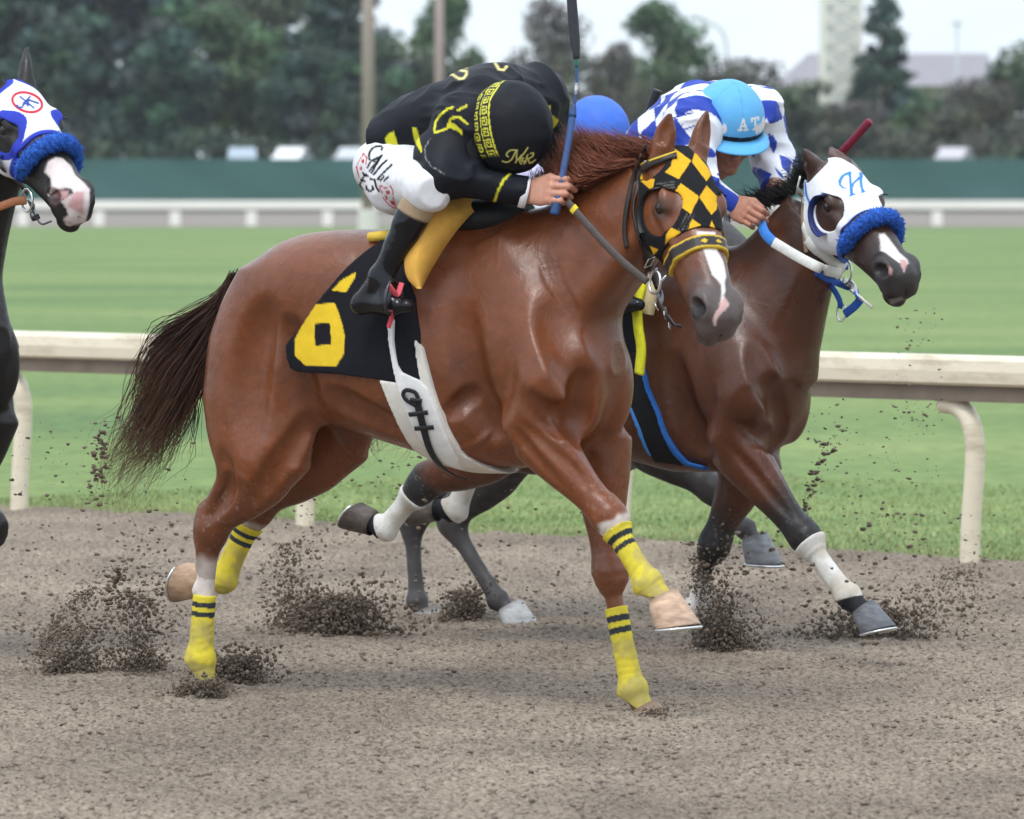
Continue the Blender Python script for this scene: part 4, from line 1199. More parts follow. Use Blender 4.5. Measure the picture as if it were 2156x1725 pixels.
HP1 = HEAD1.prims() + ear_prims(*EAR1[0], _n(HEAD1.v * .6 + HEAD1.a * .2 + HEAD1.l * .5)) + ear_prims(*EAR1[1], _n(HEAD1.v * .8 - HEAD1.l * .3))
COAT1 = (.150, .044, .0145)
def paint1(V, C, N):
    C[:] = (*COAT1, .42)
h1 = F1.root('racehorse')
tag(h1, 'chestnut racehorse in front with black and yellow diamond hood and yellow leg wraps', 'horse', 'racehorses on the track')
allp = PR1 + HP1
lo, hi = bbox(allp)
for J, c in ((near_fore, (.50, .34, .24)), (far_fore, (.3, .2, .14)), (near_hind, (.17, .13, .10)), (far_hind, (.45, .3, .2))): hoof(h1, J, c)
# ---- tack of the chestnut --------------------------------------------------
R1 = .0065
BG1 = build_prims(allp, lo, hi, R1)
def relief(g, F, lines, r, depth, k, up):
    """tendons and veins stand proud, folds and muscle borders are cut in"""
    for ln in lines:
        P, Nn = on_surf(g, F, bez(ln, 14) if len(ln) > 2 else ln)
        ok = np.r_[True, np.linalg.norm(np.diff(P, axis=0), axis=1) < .16]
        C_ = P - Nn * (r - depth) if up else P + Nn * (r - depth)
        for i in range(len(C_) - 1):
            if not ok[i + 1]: continue
            t = (i + .5) / (len(C_) - 1); f = min(1, 3.5 * min(t, 1 - t) + .25)
            g.add(Cone(C_[i], C_[i + 1], r * f, r * f), k, 'u' if up else 's')
def body1_relief(g):
    cut, ris = lambda L_, r=.03, d=.016, k=.045: relief(g, F1, L_, r, d * .55, k, False), lambda L_, r=.02, d=.007, k=.04: relief(g, F1, L_, r, d * .55, k, True)
    cut([[(975, 660), (990, 760), (1008, 845), (1040, 905), (1078, 960)]], .035, .018, .06)
    cut([[(1222, 815), (1200, 874), (1158, 872), (1105, 838)]], .03, .014, .05)
    cut([[(1165, 660), (1195, 730), (1224, 800)]], .03, .012, .09)
    cut([[(1226, 800), (1222, 850), (1212, 930)]], .03, .018, .04)
    cut([[(1105, 895), (1160, 945), (1210, 992), (1238, 1034)]], .014, .007, .02); cut([[(1085, 905), (1130, 965), (1190, 1030)]], .014, .006, .02)
    cut([[(945, 875), (970, 850), (1000, 825)]], .02, .008, .03)
    for o in (0, 11, 22, 33): cut([[(1136 + o, 548 - o * .3), (1150 + o, 590), (1172 + o * .9, 625), (1196 + o * .7, 660)]], .007, .005, .008)
    cut([[(560, 660), (535, 740), (522, 850), (527, 940)]], .04, .012, .08); cut([[(610, 690), (625, 770), (650, 860)]], .04, .016, .06)
    cut([[(655, 880), (620, 935), (575, 995), (520, 1075)]], .03, .016, .04); cut([[(470, 960), (475, 1030), (440, 1085)]], .025, .010, .04)
    cut([[(700, 830), (770, 870), (850, 905)]], .03, .006, .05)
    ris([[(1035, 905), (1010, 930), (960, 945), (900, 930)]], .007, .004, .012); ris([[(1120, 850), (1165, 900), (1215, 965), (1262, 1030)]], .008, .004, .014); 
    ris([[(480, 985), (455, 1040), (440, 1080)]], .012, .006, .02); ris([[(418, 1150), (412, 1230), (408, 1250)]], .008, .004, .015)
body1_relief(BG1)
TFH = (1305.6, 287.5, .2604)     # head study
def coat_common(V, C, N, base, head):
    P = V
    n1 = vnoise(P, 5.5, 21); n2 = vnoise(P, 22., 22)
    blend(C, .25 + .25 * n1 + .12 * n2, tuple(np.array(base) * 1.28))
    blend(C, sstep(.1, .7, -n1) * .45, tuple(np.array(base) * .68))
    n3 = vnoise(P, 38., 23); blend(C, .22 * sstep(.1, .8, n3), tuple(np.array(base) * 1.5))
    blend(C, sstep(1.0, .72, V[:, 2]) * sstep(.45, .6, V[:, 2]) * .5, (base[0] * 1.35, base[1] * 1.25, base[2] * 1.0))
def splash(V, C, z1, amt, seed, col=(.27, .21, .165)):
    """dried specks of track dirt low on coat and cloth"""
    n = vnoise(V, 170, seed); n2 = vnoise(V, 9, seed + 1)
    blend(C, sstep(.52, .7, n) * .7 * sstep(z1, z1 - .45, V[:, 2]) * (.5 + .5 * n2).clip(0, 1) * amt, col)
def leg_mask(V, a, b, r=.075, t0=-.1, t1=1.):
    t, d = seg_t(V, a, b); return (d < r) & (t > t0) & (t < t1), t
def paint1(V, C, N):
    C[:] = (*COAT1, .31)
    coat_common(V, C, N, COAT1, HEAD1)
    a, v, l = HEAD1.inv(V)
    hd = (a > -.05) & (np.abs(l) < .14) & (v < .14) & (v > -.24) & (a < .75)
    grey = sstep(.40, .56, a + .18 * np.minimum(v, .05) + .02 * vnoise(V, 30, 4)) * hd
    blend(C, grey * .93, (.085, .066, .062, .45))
    blend(C, hd * sstep(.055, .02, np.hypot(a - .21, (v - .008))) * (np.abs(l) > .05) * .8, (.035, .022, .018, .4))
    # ears darker inside the rims
    for e0, e1 in EAR1:
        t, d = seg_t(V, e0, e1); blend(C, (d < .06) * sstep(.55, 1.05, t) * .6, (.06, .022, .012))
    # blaze
    dye(F1, V, N, C, [[(615, 765), (770, 775), (772, 850), (790, 930), (830, 1000), (850, 1080), (858, 1130), (845, 1180), (850, 1250), (835, 1290), (880, 1360), (850, 1400), (800, 1440), (780, 1480), (765, 1540), (752, 1500), (765, 1440), (800, 1390), (812, 1340), (822, 1270), (818, 1200), (790, 1160), (745, 1120), (725, 1060), (700, 990), (680, 930), (640, 850)]], (.80, .76, .74, .5), TFH, soft=2.0, lim=-.4)
    dye(F1, V, N, C, [[(835, 1290), (880, 1360), (850, 1400), (800, 1440), (780, 1480), (765, 1540), (752, 1500), (765, 1440), (800, 1390), (812, 1340)]], (.60, .36, .33, .5), TFH, soft=2.0)
    for sg in (1, -1):     # nostril lining
        q = np.linalg.norm(V - HEAD1.P(.588, .012, sg * .078), axis=1); blend(C, sstep(.044, .026, q), (.014, .009, .009, .6))
    # white on the legs
    for J, t0, t1, s in ((near_fore, .02, 1.6, .10), (near_hind, .05, 1.6, .18), (far_hind, .02, 1.6, .12)):
        k, f = ('knee' if 'knee' in J else 'hock'), 'fet'
        m, t = leg_mask(V, J[k], J[f], .085, -.3, 1.35); jag = .05 * vnoise(V, 40, 8)
        blend(C, m * sstep(s - .04, s + .05, t + jag), (.62, .54, .49, .6))
    for J in (near_fore,):
        m, t = leg_mask(V, J['fet'], J['cor'], .07, -.1, 1.4); blend(C, m * sstep(.1, .5, t), (.62, .47, .38, .6))
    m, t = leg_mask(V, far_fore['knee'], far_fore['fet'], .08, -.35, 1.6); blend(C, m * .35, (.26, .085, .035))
    # shade on the hind legs, painted into the coat towards the hocks
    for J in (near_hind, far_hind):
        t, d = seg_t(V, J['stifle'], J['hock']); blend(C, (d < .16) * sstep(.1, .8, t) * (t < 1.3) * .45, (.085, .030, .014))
    splash(V, C, 1.15, .8, 71)
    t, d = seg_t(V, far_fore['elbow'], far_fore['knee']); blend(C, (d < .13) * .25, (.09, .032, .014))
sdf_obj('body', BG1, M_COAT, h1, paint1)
M_EYEW = None
def eyes(parent, H):
    for sg in (1, -1):
        m = MB(); c = H.P(.205, .004, sg * .098); r = .025 * H.k
        for i in range(9):
            for j in range(16):
                th = math.pi * i / 8; ph = 2 * math.pi * j / 16; m.v.append(tuple(c + r * np.array([math.sin(th) * math.cos(ph), math.sin(th) * math.sin(ph), math.cos(th)])))
        for i in range(8):
            for j in range(16): m.f.append((i * 16 + j, (i + 1) * 16 + j, (i + 1) * 16 + (j + 1) % 16, i * 16 + (j + 1) % 16))
        m.build('eye', M_EYE, parent)
eyes(h1, HEAD1)

YEL = (.72, .40, .022, .75); YLW = (.66, .54, .05, .8); BLK = (.014, .014, .016, .75)
def hood(parent, F, H, nprims, region_extra, eye_c, eye_r, ears, paint, a_front, slope, back, res=.0035, off=.006, name='blinker_hood'):
    pr = H.prims(0, False) + nprims
    c = H.P(.2, -.04, 0); lo_, hi_ = c - .36, c + .36
    eh = [H.P(eye_c[0], eye_c[1], sg * .14) for sg in (1, -1)]
    def region(x, y, z):
        a, v, l = H.invg(x, y, z)
        d = a - (a_front + slope * v)                      # front hem
        d = np.maximum(np.maximum(d, -(a - back(v))), -.235 - v)   # rear hem behind the cheek
        for sg in (1, -1):
            q = np.sqrt(((a - eye_c[0]) / eye_r[0]) ** 2 + ((v - eye_c[1]) / eye_r[1]) ** 2)
            hole = (q - 1) * min(eye_r); d = np.maximum(d, np.where(l * sg > .03, -hole, -1))
        for e, r in ears:
            d = np.maximum(d, r - np.sqrt((x - e[0]) ** 2 + (y - e[1]) ** 2 + (z - e[2]) ** 2))
        return d * .8
    def fl(P): return .0012 * vnoise(P, 25, 5)
    return shell(name, parent, pr, lo_, hi_, res, off, region, M_CLOTH, paint, fold=fl)

DIAM = [[(445, 100), (575, 195), (475, 345), (362, 290), (410, 240)], [(605, 125), (715, 255), (738, 310), (698, 362), (580, 205)],
        [(490, 378), (632, 480), (632, 500), (572, 628), (480, 560), (430, 465)], [(700, 397), (798, 500), (780, 590), (738, 635), (640, 490)],
        [(580, 665), (655, 718), (550, 755)], [(742, 680), (770, 748), (725, 728)], [(412, 737), (497, 775), (363, 873), (372, 790)],
        [(165, 360), (280, 340), (262, 445)], [(250, 75), (205, 190), (205, 350), (155, 345), (180, 160)], [(120, 785), (140, 830), (155, 980), (90, 880)],
        [(240, 885), (310, 915), (270, 960)], [(818, 760), (828, 800), (812, 825), (798, 790)], [(400, 30), (410, 75), (380, 60)]]
def hood1_paint(V, C, N):
    C[:] = BLK
    dye(F1, V, N, C, DIAM, YEL, TFH, soft=.35, lim=-.3)
    zig = []
    for o in range(3):
        zig.append([(290 + i * 12, 385 + o * 22 - i * 1.5 + (6 if i % 2 else -6)) for i in range(14)])
        zig.append([(470 + o * 30 + i * 7, 760 - i * 13 + (7 if i % 2 else -7)) for i in range(11)])
    stroke(F1, V, N, C, zig, .9, (.16, .15, .12), TFH, lim=-.2)
nk_prims = [q for q in PR1 if isinstance(q[0], Loft) and np.allclose(q[0].p0, neck1['base'])]
hd1 = hood(h1, F1, HEAD1, nk_prims, None, (.207, -.012), (.080, .078), [(EAR1[0][0] + .3 * (EAR1[0][1] - EAR1[0][0]) * .0 + HEAD1.P(.035, .0, .08) - HEAD1.P(.005, .03, .066), .062), (EAR1[1][0], .052)], hood1_paint, .318, .02, lambda v: np.interp(-v, [.035, .06, .08, .15, .2, .25], [-.04, .03, .11, .195, .255, .31]))
# blinker cup: leather rim behind the eye
def ring_pts(H, c, r, lz, a0=0, a1=2 * math.pi, n=28, sg=1): return [H.P(c[0] + r[0] * math.cos(t), c[1] + r[1] * math.sin(t), sg * lz(t)) for t in np.linspace(a0, a1, n)]
for sg in (1, -1):
    cup = MB(); A = ring_pts(HEAD1, (.207, -.012), (.082, .080), lambda t: .096, 2.3, 5.0, sg=sg); B_ = ring_pts(HEAD1, (.215, -.03), (.084, .080), lambda t: .135, 2.35, 4.9, sg=sg)
    n = len(A); vs = [tuple(p) for p in A] + [tuple(p) for p in B_] + [tuple(np.array(p) + (HEAD1.P(.2, -.03, 0) - p) * .05) for p in B_] + [tuple(np.array(p) + (HEAD1.P(.2, -.03, 0) - p) * .05) for p in A]
    fs = [(j * n + i, j * n + i + 1, ((j + 1) % 4) * n + i + 1, ((j + 1) % 4) * n + i) for j in range(4) for i in range(n - 1)]
    C = np.ones((len(vs), 4)); C[:] = (.02, .02, .022, .4); link_mesh('blinker_cup', vs, fs, M_LEATHER, h1, True, C)

# bridle
LEA = (.030, .024, .022, .42)
def noseband(parent, H, prims, a0, a1, slope, off, paint, name='noseband', vmin=-.2):
    c = H.P((a0 + a1) / 2, -.02, 0)
    def region(x, y, z):
        a, v, l = H.invg(x, y, z); m = a - slope * v
        return np.maximum(np.maximum(a0 - m, m - a1), vmin - v)
    return shell(name, parent, prims, c - .2, c + .2, .0035, off, region, M_LEATHER, paint)
hp_nd = HEAD1.prims(0, True)
def nb_paint(V, C, N):
    C[:] = LEA; a, v, l = HEAD1.inv(V); m = a - .05 * v
    blend(C, (np.minimum(np.abs(m - .349), np.abs(m - .389)) < .0045) * 1., (.55, .36, .03, .6))
    for q in (-.07, -.02, .03): blend(C, ((np.abs((l - q) / .012) + np.abs((m - .369) / .008)) < 1) & (v > 0), (.65, .42, .03, .6))
noseband(h1, HEAD1, hp_nd, .345, .393, .05, .011, nb_paint, vmin=-.11)
def bb_pts(pts, lift, g=BG1, F=F1): return on_surf(g, F, pts, lift)
t2 = lambda pts, tf=TFH: [(tf[0] + x * tf[2], tf[1] + y * tf[2]) for x, y in pts]
P, Nn = bb_pts(t2([(205, 268), (260, 225), (330, 195), (400, 178), (455, 172)]), .012)
strap('browband', h1, P, .014, .004, LEA, Nn)
P2, N2 = bb_pts(t2([(205, 240), (270, 200), (350, 170), (455, 152)]), .015); strap('brow_piping', h1, P2, .0035, .003, (.6, .42, .03, .6), N2)
P, Nn = bb_pts(t2([(235, 80), (165, 190), (140, 350), (135, 560), (150, 700), (185, 810)]), .012); strap('cheek_strap', h1, P, .009, .0035, LEA, Nn)
P, Nn = bb_pts(t2([(190, 160), (110, 340), (70, 560), (50, 760), (60, 900)]), .010); strap('throat_latch', h1, P, .008, .003, LEA, Nn)
P, Nn = bb_pts(t2([(185, 810), (200, 900), (225, 1010), (240, 1090), (255, 1140)]), .014); strap('cheek_piece', h1, P, .013, .004, LEA, Nn)
bitc = on_surf(BG1, F1, t2([(335, 1165)]), .012)[0][0]; bn = HEAD1.l
m = MB(); ring = [bitc + .036 * (math.cos(t) * HEAD1.a + math.sin(t) * HEAD1.v) + bn * .012 for t in np.linspace(0, 2 * math.pi, 25)]
m.tube(ring, .0048, 8, cap=False); m.tube([bitc + HEAD1.v * .012 + HEAD1.a * .02 + bn * .014, bitc + HEAD1.v * .065 + HEAD1.a * .018 + bn * .008], [.005, .0035], 8)
m.build('bit_ring', M_STEEL, h1)
P, Nn = bb_pts(t2([(255, 1140), (300, 1260), (350, 1340), (400, 1430), (460, 1510), (535, 1530)]), .012); st_ = strap('chin_strap', h1, P, .012, .004, LEA, Nn)
for (cx, cy, w_, h_) in ((410, 1425, .016, .012), (210, 985, .016, .02), (230, 1065, .02, .006), (445, 1515, .014, .006), (335, 1355, .012, .006)):
    P, Nn = bb_pts(t2([(cx, cy)]), .018); c = P[0]; u = _n(np.cross(Nn[0], HEAD1.v)); v_ = np.cross(Nn[0], u)
    m = MB(); m.tube([c + w_ * u + h_ * v_, c + w_ * u - h_ * v_, c - w_ * u - h_ * v_, c - w_ * u + h_ * v_, c + w_ * u + h_ * v_], .0025, 6, cap=False); m.build('buckle', M_STEEL, st_)
rein_hand = L(1194, 424, -.155)
re = empty('reins', tuple(F1.toworld(rein_hand)[0]), -F1.ang); tag(re, 'brown leather rein from the front jockey fist to the bit', 'reins')
bl_ = bitc + bn * .02 - HEAD1.a * .02 - HEAD1.v * .03
rp = [rein_hand, rein_hand * .66 + bl_ * .34 + np.array([0, -.01, -.006]), rein_hand * .33 + bl_ * .67 + np.array([0, -.012, -.008]), bl_]
o_ = rein_hand
strap('rein_strap', re, [p - o_ for p in rp], .0125, .003, (.075, .058, .052, .5), [(0, -1, .15)] * 4)
strap('rein_grip', re, [rp[0] - o_ + (rp[1] - rp[0]) * f for f in (.22, .28, .34)], .0150, .0045, (.72, .58, .03, .6), [(0, -1, .15)] * 3)

# leg wraps: yellow with two black stripes
def wrap_paint(a, b, dirt=.75):
    a = np.asarray(a); b = np.asarray(b)
    def f(V, C, N):
        C[:] = YLW; t = (V - a) @ (b - a) / ((b - a) @ (b - a))
        n = vnoise(V, 14, 6) + .5 * vnoise(V, 50, 7)
        blend(C, dirt * sstep(-.5, .5, n) * sstep(.25, .4, t), (.40, .33, .12)); blend(C, .5 * sstep(.8, 1.1, t) * sstep(-.3, .4, n), (.34, .27, .13))
        for s in (.115, .235): blend(C, (np.abs(t - s) < .032) * 1., (.035, .040, .045, .6))
        splash(V, C, 1.1, .6, 72)
    return f
for J, pr_i, s0, s1, extra in ((near_fore, foreleg(near_fore), .20, 1.0, .055), (far_fore, foreleg(far_fore), .30, 1.0, .05), (near_hind, hindleg(near_hind), .50, 1.0, .05), (far_hind, hindleg(far_hind), .22, 1.0, .045)):
    k = np.asarray(J['knee'] if 'knee' in J else J['hock']); f = np.asarray(J['fet']); a_ = k + (f - k) * s0; b_ = f + _n(f - k) * extra
    bandage(h1, pr_i, a_, b_, .009, wrap_paint(a_, b_), tilt1=-.9 * fwd(k, f, J.get('hint2', J.get('hint')))*1.)

# racing saddle: cloth, foam pad, girth, stirrup
TFS = (598.9, 509.0, .295)
sd = empty('racing_saddle', tuple(F1.toworld(np.array([L(860, 500, 0)[0], 0, 1.5]))[0]), -F1.ang)
tag(sd, 'racing saddle with black number six cloth and yellow foam pad on the chestnut', 'saddle')
so = np.array([L(860, 500, 0)[0], 0, 1.5])
trunk1 = [q for q in PR1[:1]] + [q for q in PR1 if isinstance(q[0], (Ell,)) and q[0].lo[2] > .7][:0]
body_nl = [q for q in PR1 if q[0].lo[2] > .60]
sdg = Grid(L(520, 900, 0) - np.array([0, .5, .25]), L(1120, 400, 0) + np.array([0, .5, .12]), .008)
for q in body_nl: sdg.add(*q)
def local_obj(o, org):
    """shift mesh data so the part sits under its own thing"""
    if o is None: return None
    n = len(o.data.vertices); c = np.empty(n * 3, np.float32); o.data.vertices.foreach_get('co', c); c = c.reshape(-1, 3) - np.asarray(org, np.float32)
    o.data.vertices.foreach_set('co', c.ravel()); o.data.update(); return o
clo = t2([(690, -60), (690, 10), (560, 100), (430, 210), (300, 360), (240, 440), (130, 600), (20, 740), (30, 820), (60, 905), (110, 930), (400, 945), (700, 985), (820, 1005), (990, 990), (975, 650), (940, 400), (870, 180), (880, -60)], TFS)
hit, _ = on_surf(sdg, F1, clo); cpoly = hit[:, [0, 2]].copy(); cpoly[[0, -1], 1] = 1.75
cpoly[0, 0] = hit[1, 0] + .06; cpoly[-1, 0] = cpoly[-2, 0] + .05
def cl_region(x, y, z): return poly_sd(x + 0 * z, z + 0 * x, cpoly) + 0 * y
def cl_fold(P): return .006 * vnoise(P, 6, 31) + .003 * (1 - 2 * np.abs(vnoise(P, 9, 33))) + .004 * sstep(.15, 0., P[:, 2] - cpoly[:, 1].min()) * (1 + vnoise(P, 14, 12))
def cl_paint(V, C, N):
    C[:] = (.012, .012, .016, .8)
    six = [[(225, 445), (360, 440), (385, 500), (415, 600), (432, 680), (425, 800), (370, 888), (150, 885), (75, 815), (72, 700), (130, 590)], [(512, 218), (508, 250), (440, 360), (335, 350), (400, 280), (495, 225)]]
    dye(F1, V, N, C, six, (.74, .50, .03, .8), TFS, lim=-.2); dye(F1, V, N, C, [[(215, 585), (325, 582), (335, 735), (218, 742)]], (.012, .012, .016, .8), TFS)
local_obj(shell('saddlecloth', sd, body_nl, sdg.lo, sdg.lo + np.array(sdg.D.shape) * .008, .005, .011, cl_region, M_CLOTH, cl_paint, fold=cl_fold), so)
# girth
gl = t2([(695, 988), (740, 1100), (800, 1235), (870, 1370), (985, 1500), (1150, 1600)], TFS); gr_ = t2([(945, 695), (1000, 760), (1035, 900), (1100, 1130), (1200, 1370), (1300, 1520), (1400, 1575)], TFS)
gl3 = on_surf(sdg, F1, gl)[0]; gr3 = on_surf(sdg, F1, gr_)[0]
gpoly = np.concatenate([gl3[:, [0, 2]], [[gl3[-1, 0] + .16, .70], [gr3[-1, 0] + .16, .70]], gr3[::-1][:, [0, 2]], on_surf(sdg, F1, t2([(955, 800), (985, 985), (825, 1008)], TFS))[0][:, [0, 2]]])
def gi_region(x, y, z): return poly_sd(x + 0 * z, z + 0 * x, gpoly) + 0 * y
def gi_paint(V, C, N):
    C[:] = (.70, .66, .60, .6); C[:, :3] *= (1 + .05 * vnoise(V, 20, 3))[:, None]
local_obj(shell('girth', sd, body_nl, sdg.lo - np.array([0, 0, .1]), sdg.lo + np.array(sdg.D.shape) * .008, .0045, .018, gi_region, M_CLOTH, gi_paint), so)
ov = [t2(p, TFS) for p in ([(780, 545), (763, 600), (768, 700), (790, 850), (822, 1000), (870, 1150), (950, 1330), (1080, 1490), (1210, 1580), (1330, 1630), (1290, 1560), (1190, 1400), (1110, 1200), (1050, 1050), (985, 985), (860, 930), (832, 880), (800, 700), (802, 560)],)]
ov3 = on_surf(sdg, F1, ov[0])[0][:, [0, 2]]
def ov_region(x, y, z): return np.maximum(poly_sd(x + 0 * z, z + 0 * x, ov3), y + .0) + 0 * y
local_obj(shell('girth_billet', sd, body_nl, sdg.lo - np.array([0, 0, .1]), sdg.lo + np.array(sdg.D.shape) * .008, .0045, .025, ov_region, M_CLOTH, flat_paint((.78, .77, .76, .55))), so)
BKL = (.018, .018, .020, .35)
P, Nn = on_surf(sdg, F1, t2([(960, 1100), (1000, 1250), (1060, 1430), (1140, 1540), (1230, 1600), (1320, 1628)], TFS), .032)
local_obj(strap('girth_strap', sd, P, .0125, .003, BKL, Nn), so)
P, Nn = on_surf(sdg, F1, t2([(960, 1150), (900, 1110), (880, 1070), (900, 1045), (950, 1060), (975, 1100)], TFS), .034); local_obj(strap('strap_loop', sd, P, .007, .003, BKL, Nn), so)
for a, b in (((925, 1110), (1000, 1120)), ((920, 1205), (1042, 1195)), ((960, 1295), (1085, 1292))):
    P, Nn = on_surf(sdg, F1, t2([a, ((a[0] + b[0]) / 2, (a[1] + b[1]) / 2), b], TFS), .036); local_obj(strap('strap_keeper', sd, P, .008, .003, BKL, Nn), so)
# foam pad in front of the rider's knee
outer = [L(985, 408, -.06), L(955, 420, -.15), L(922, 448, -.25), L(895, 490, -.32), L(880, 541, -.35), L(878, 583, -.352), L(886, 608, -.345)]
inner = [L(1030, 426, -.05), L(1005, 440, -.12), L(972, 474, -.20), L(942, 514, -.245), L(918, 552, -.28), L(900, 584, -.30), L(888, 609, -.322)]
outer = bez(outer, 36); inner = bez(inner, 36); bk0 = np.array([-.058, -.006, .0]); bk = bk0[None, :] * (1 - .75 * np.linspace(0, 1, len(outer)) ** 6)[:, None]
m = MB(); n = len(outer)
cols = [inner, inner * .35 + outer * .65, outer * .93 + inner * .07, outer + bk * .14, outer + bk * .86, outer * .93 + inner * .07 + bk, inner + bk]
for c in cols: m.v += [tuple(p) for p in c]
for j in range(len(cols)):
    j2 = (j + 1) % len(cols)
    for i in range(n - 1): m.f.append((j * n + i, j * n + i + 1, j2 * n + i + 1, j2 * n + i))
m.f.append(tuple(j * n + n - 1 for j in range(len(cols)))); m.f.append(tuple(j * n for j in range(len(cols)))[::-1])
C = np.ones((len(m.v), 4)); C[:] = (.74, .41, .085, .85)
local_obj(link_mesh('foam_pad', m.v, m.f, M_CLOTH, sd, True, C), so)
seat = [(Loft(L(900, 440, 0), L(1115, 436, 0), (0, 0, 1), [(0, .03, .06, .10), (.2, .030, .10, .17), (.6, .034, .10, .15), (.85, .030, .09, .10), (1, .01, .05, .04)], n=2.3), .03)]
sl, sh_ = bbox(seat); local_obj(sdf_obj('saddle_seat', build_prims(seat, sl, sh_, .006), M_LEATHER, sd, flat_paint((.010, .010, .012, .5))), so)
# small yellow pad corner behind the boot
pc = on_surf(sdg, F1, [(797, 508)], .02)[0][0]
m = MB(); m.tube([pc + np.array([-.03, 0, -.004]), pc + np.array([.06, .0, .004])], [.016, .018], 10); C = np.ones((len(m.v), 4)); C[:] = (.72, .50, .08, .8)
local_obj(link_mesh('pad_corner', m.v, m.f, M_CLOTH, sd, True, C), so)
sti = L(829, 640, -.40); SK = .62
m = MB(); m.tube(bez([sti + np.array([0, -.04, -.025]), sti + np.array([0, -.05, .01]), sti + np.array([0, -.03, .06]), sti + np.array([0, 0, .075]), sti + np.array([0, .04, .05]), sti + np.array([0, .05, .01]), sti + np.array([0, .04, -.025]), sti + np.array([0, -.04, -.025])], 40), .0055, 8)
local_obj(m.build('stirrup_iron', mat_plain('dark_alloy', (.06, .06, .065), rough=.3, metal=.8), sd), so)
local_obj(strap('stirrup_leather', sd, [L(846, 596, -.385), L(836, 620, -.40), sti + np.array([0, -.03, .06])], .010, .003, (.70, .10, .13, .5), [(0, -1, 0)] * 3), so)
local_obj(strap('stirrup_tie', sd, [sti + np.array([0, -.02, -.02]), L(824, 668, -.40), L(818, 690, -.395)], .008, .003, (.55, .05, .08, .5), [(0, -1, 0)] * 3), so)

# tail and mane
def tail(parent, F, root_px, paths, n, width, cols, seed, spread=.035, wild=.03):
    rg = np.random.default_rng(seed); out = []; cc = []
    ctl = [np.array([F.L(*p) for p in pth]) for pth in paths]
    for i in range(n):
        u = rg.uniform(0, len(ctl) - 1.001); k = int(u); f = u - k
        P = ctl[k] * (1 - f) + ctl[k + 1] * f; P = P.copy()
        s = np.linspace(0, 1, len(P))[:, None]
        P += rg.normal(0, 1, 3) * spread * s * .8 + rg.normal(0, .010, (1, 3)) + rg.normal(0, wild, P.shape) * s ** 1.5
        cut = rg.uniform(.62, 1.05); Q = bez(P, 26); m = max(5, int(len(Q) * min(1, cut))); out.append(Q[:m]); cc.append(cols[rg.integers(len(cols))])
    return strands('tail', parent, None, out, width, cc, seed, tip=(.17, .085, .045))
DT = [(.030, .014, .010), (.022, .011, .009), (.040, .018, .011), (.075, .030, .015)]
tl = tail(h1, F1, None, [[(495, 580, 0), (462, 628, -.02), (400, 668, 0), (340, 705, .02), (312, 770, .03), (290, 860, .04), (256, 930, .05), (218, 985, .06)],
                    [(497, 590, -.02), (470, 650, -.03), (415, 720, -.03), (360, 800, -.02), (320, 880, 0), (290, 930, 0), (250, 985, 0), (232, 1050, 0)],
                    [(498, 600, 0), (478, 670, -.02), (440, 755, -.05), (410, 820, -.05), (380, 890, -.04), (345, 950, -.03), (300, 1000, -.02), (270, 1055, 0)]], 1050, .0021, DT, 5, .045, .035)
tail_tips = tail(h1, F1, None, [[(470, 650, .02), (440, 740, .05), (425, 830, .06), (420, 900, .06), (425, 960, .06), (415, 1010, .06)], [(450, 690, .0), (425, 790, 0), (405, 860, 0), (385, 915, 0), (350, 930, 0), (335, 940, 0)],
                    [(480, 640, .02), (452, 720, .05), (432, 820, .06), (424, 930, .05), (418, 990, .05), (412, 1045, .05)]], 26, .0022, DT, 9, .03, .012)
tail_tips.name = 'tail_wisps'
def mane(parent, F, g, roots, flow, n, width, cols, seed, jit=.02, len_=(.45, .85), name='mane'):
    rg = np.random.default_rng(seed); out = []; cc = []
    Rt = np.array([F.L(*r) for r in roots]); Fl = [np.array([F.L(*q) for q in fl]) - F.L(*roots[i]) for i, fl in enumerate(flow)]
    for i in range(n):
        u = rg.uniform(0, len(Rt) - 1.001); k = int(u); f = u - k
        r = Rt[k] * (1 - f) + Rt[k + 1] * f; fl = Fl[k] * (1 - f) + Fl[k + 1] * f
        sc_ = rg.uniform(*len_); P = np.concatenate([[r], r + fl * sc_]); s = np.linspace(0, 1, len(P))[:, None]
        P = P + rg.normal(0, .012, 3) * np.array([1, 1.6, .6]) + rg.normal(0, jit, (1, 3)) * s + rg.normal(0, jit * .5, P.shape) * s
        out.append(bez(P, 18)); cc.append(cols[rg.integers(len(cols))])
    return strands(name, parent, None, out, width, cc, seed)
DM = [(.16, .045, .022), (.20, .060, .028), (.12, .034, .018), (.26, .085, .04)]
mane(h1, F1, BG1, [(1385, 318, -.02), (1345, 335, -.02), (1290, 352, -.02), (1240, 370, -.02), (1195, 392, -.02), (1150, 415, -.02)],
     [[(1362, 300, -.02), (1335, 300, -.02), (1305, 292, -.02)], [(1312, 305, -.03), (1278, 292, -.02), (1240, 272, -.02)], [(1255, 318, -.04), (1220, 285, -.03), (1190, 252, -.02)], [(1212, 335, -.05), (1192, 300, -.04), (1180, 262, -.03)], [(1172, 368, -.06), (1158, 350, -.05), (1155, 325, -.05)], [(1132, 392, -.06), (1124, 375, -.06), (1128, 358, -.05)]], 2800, .0019, DM, 17, .016)
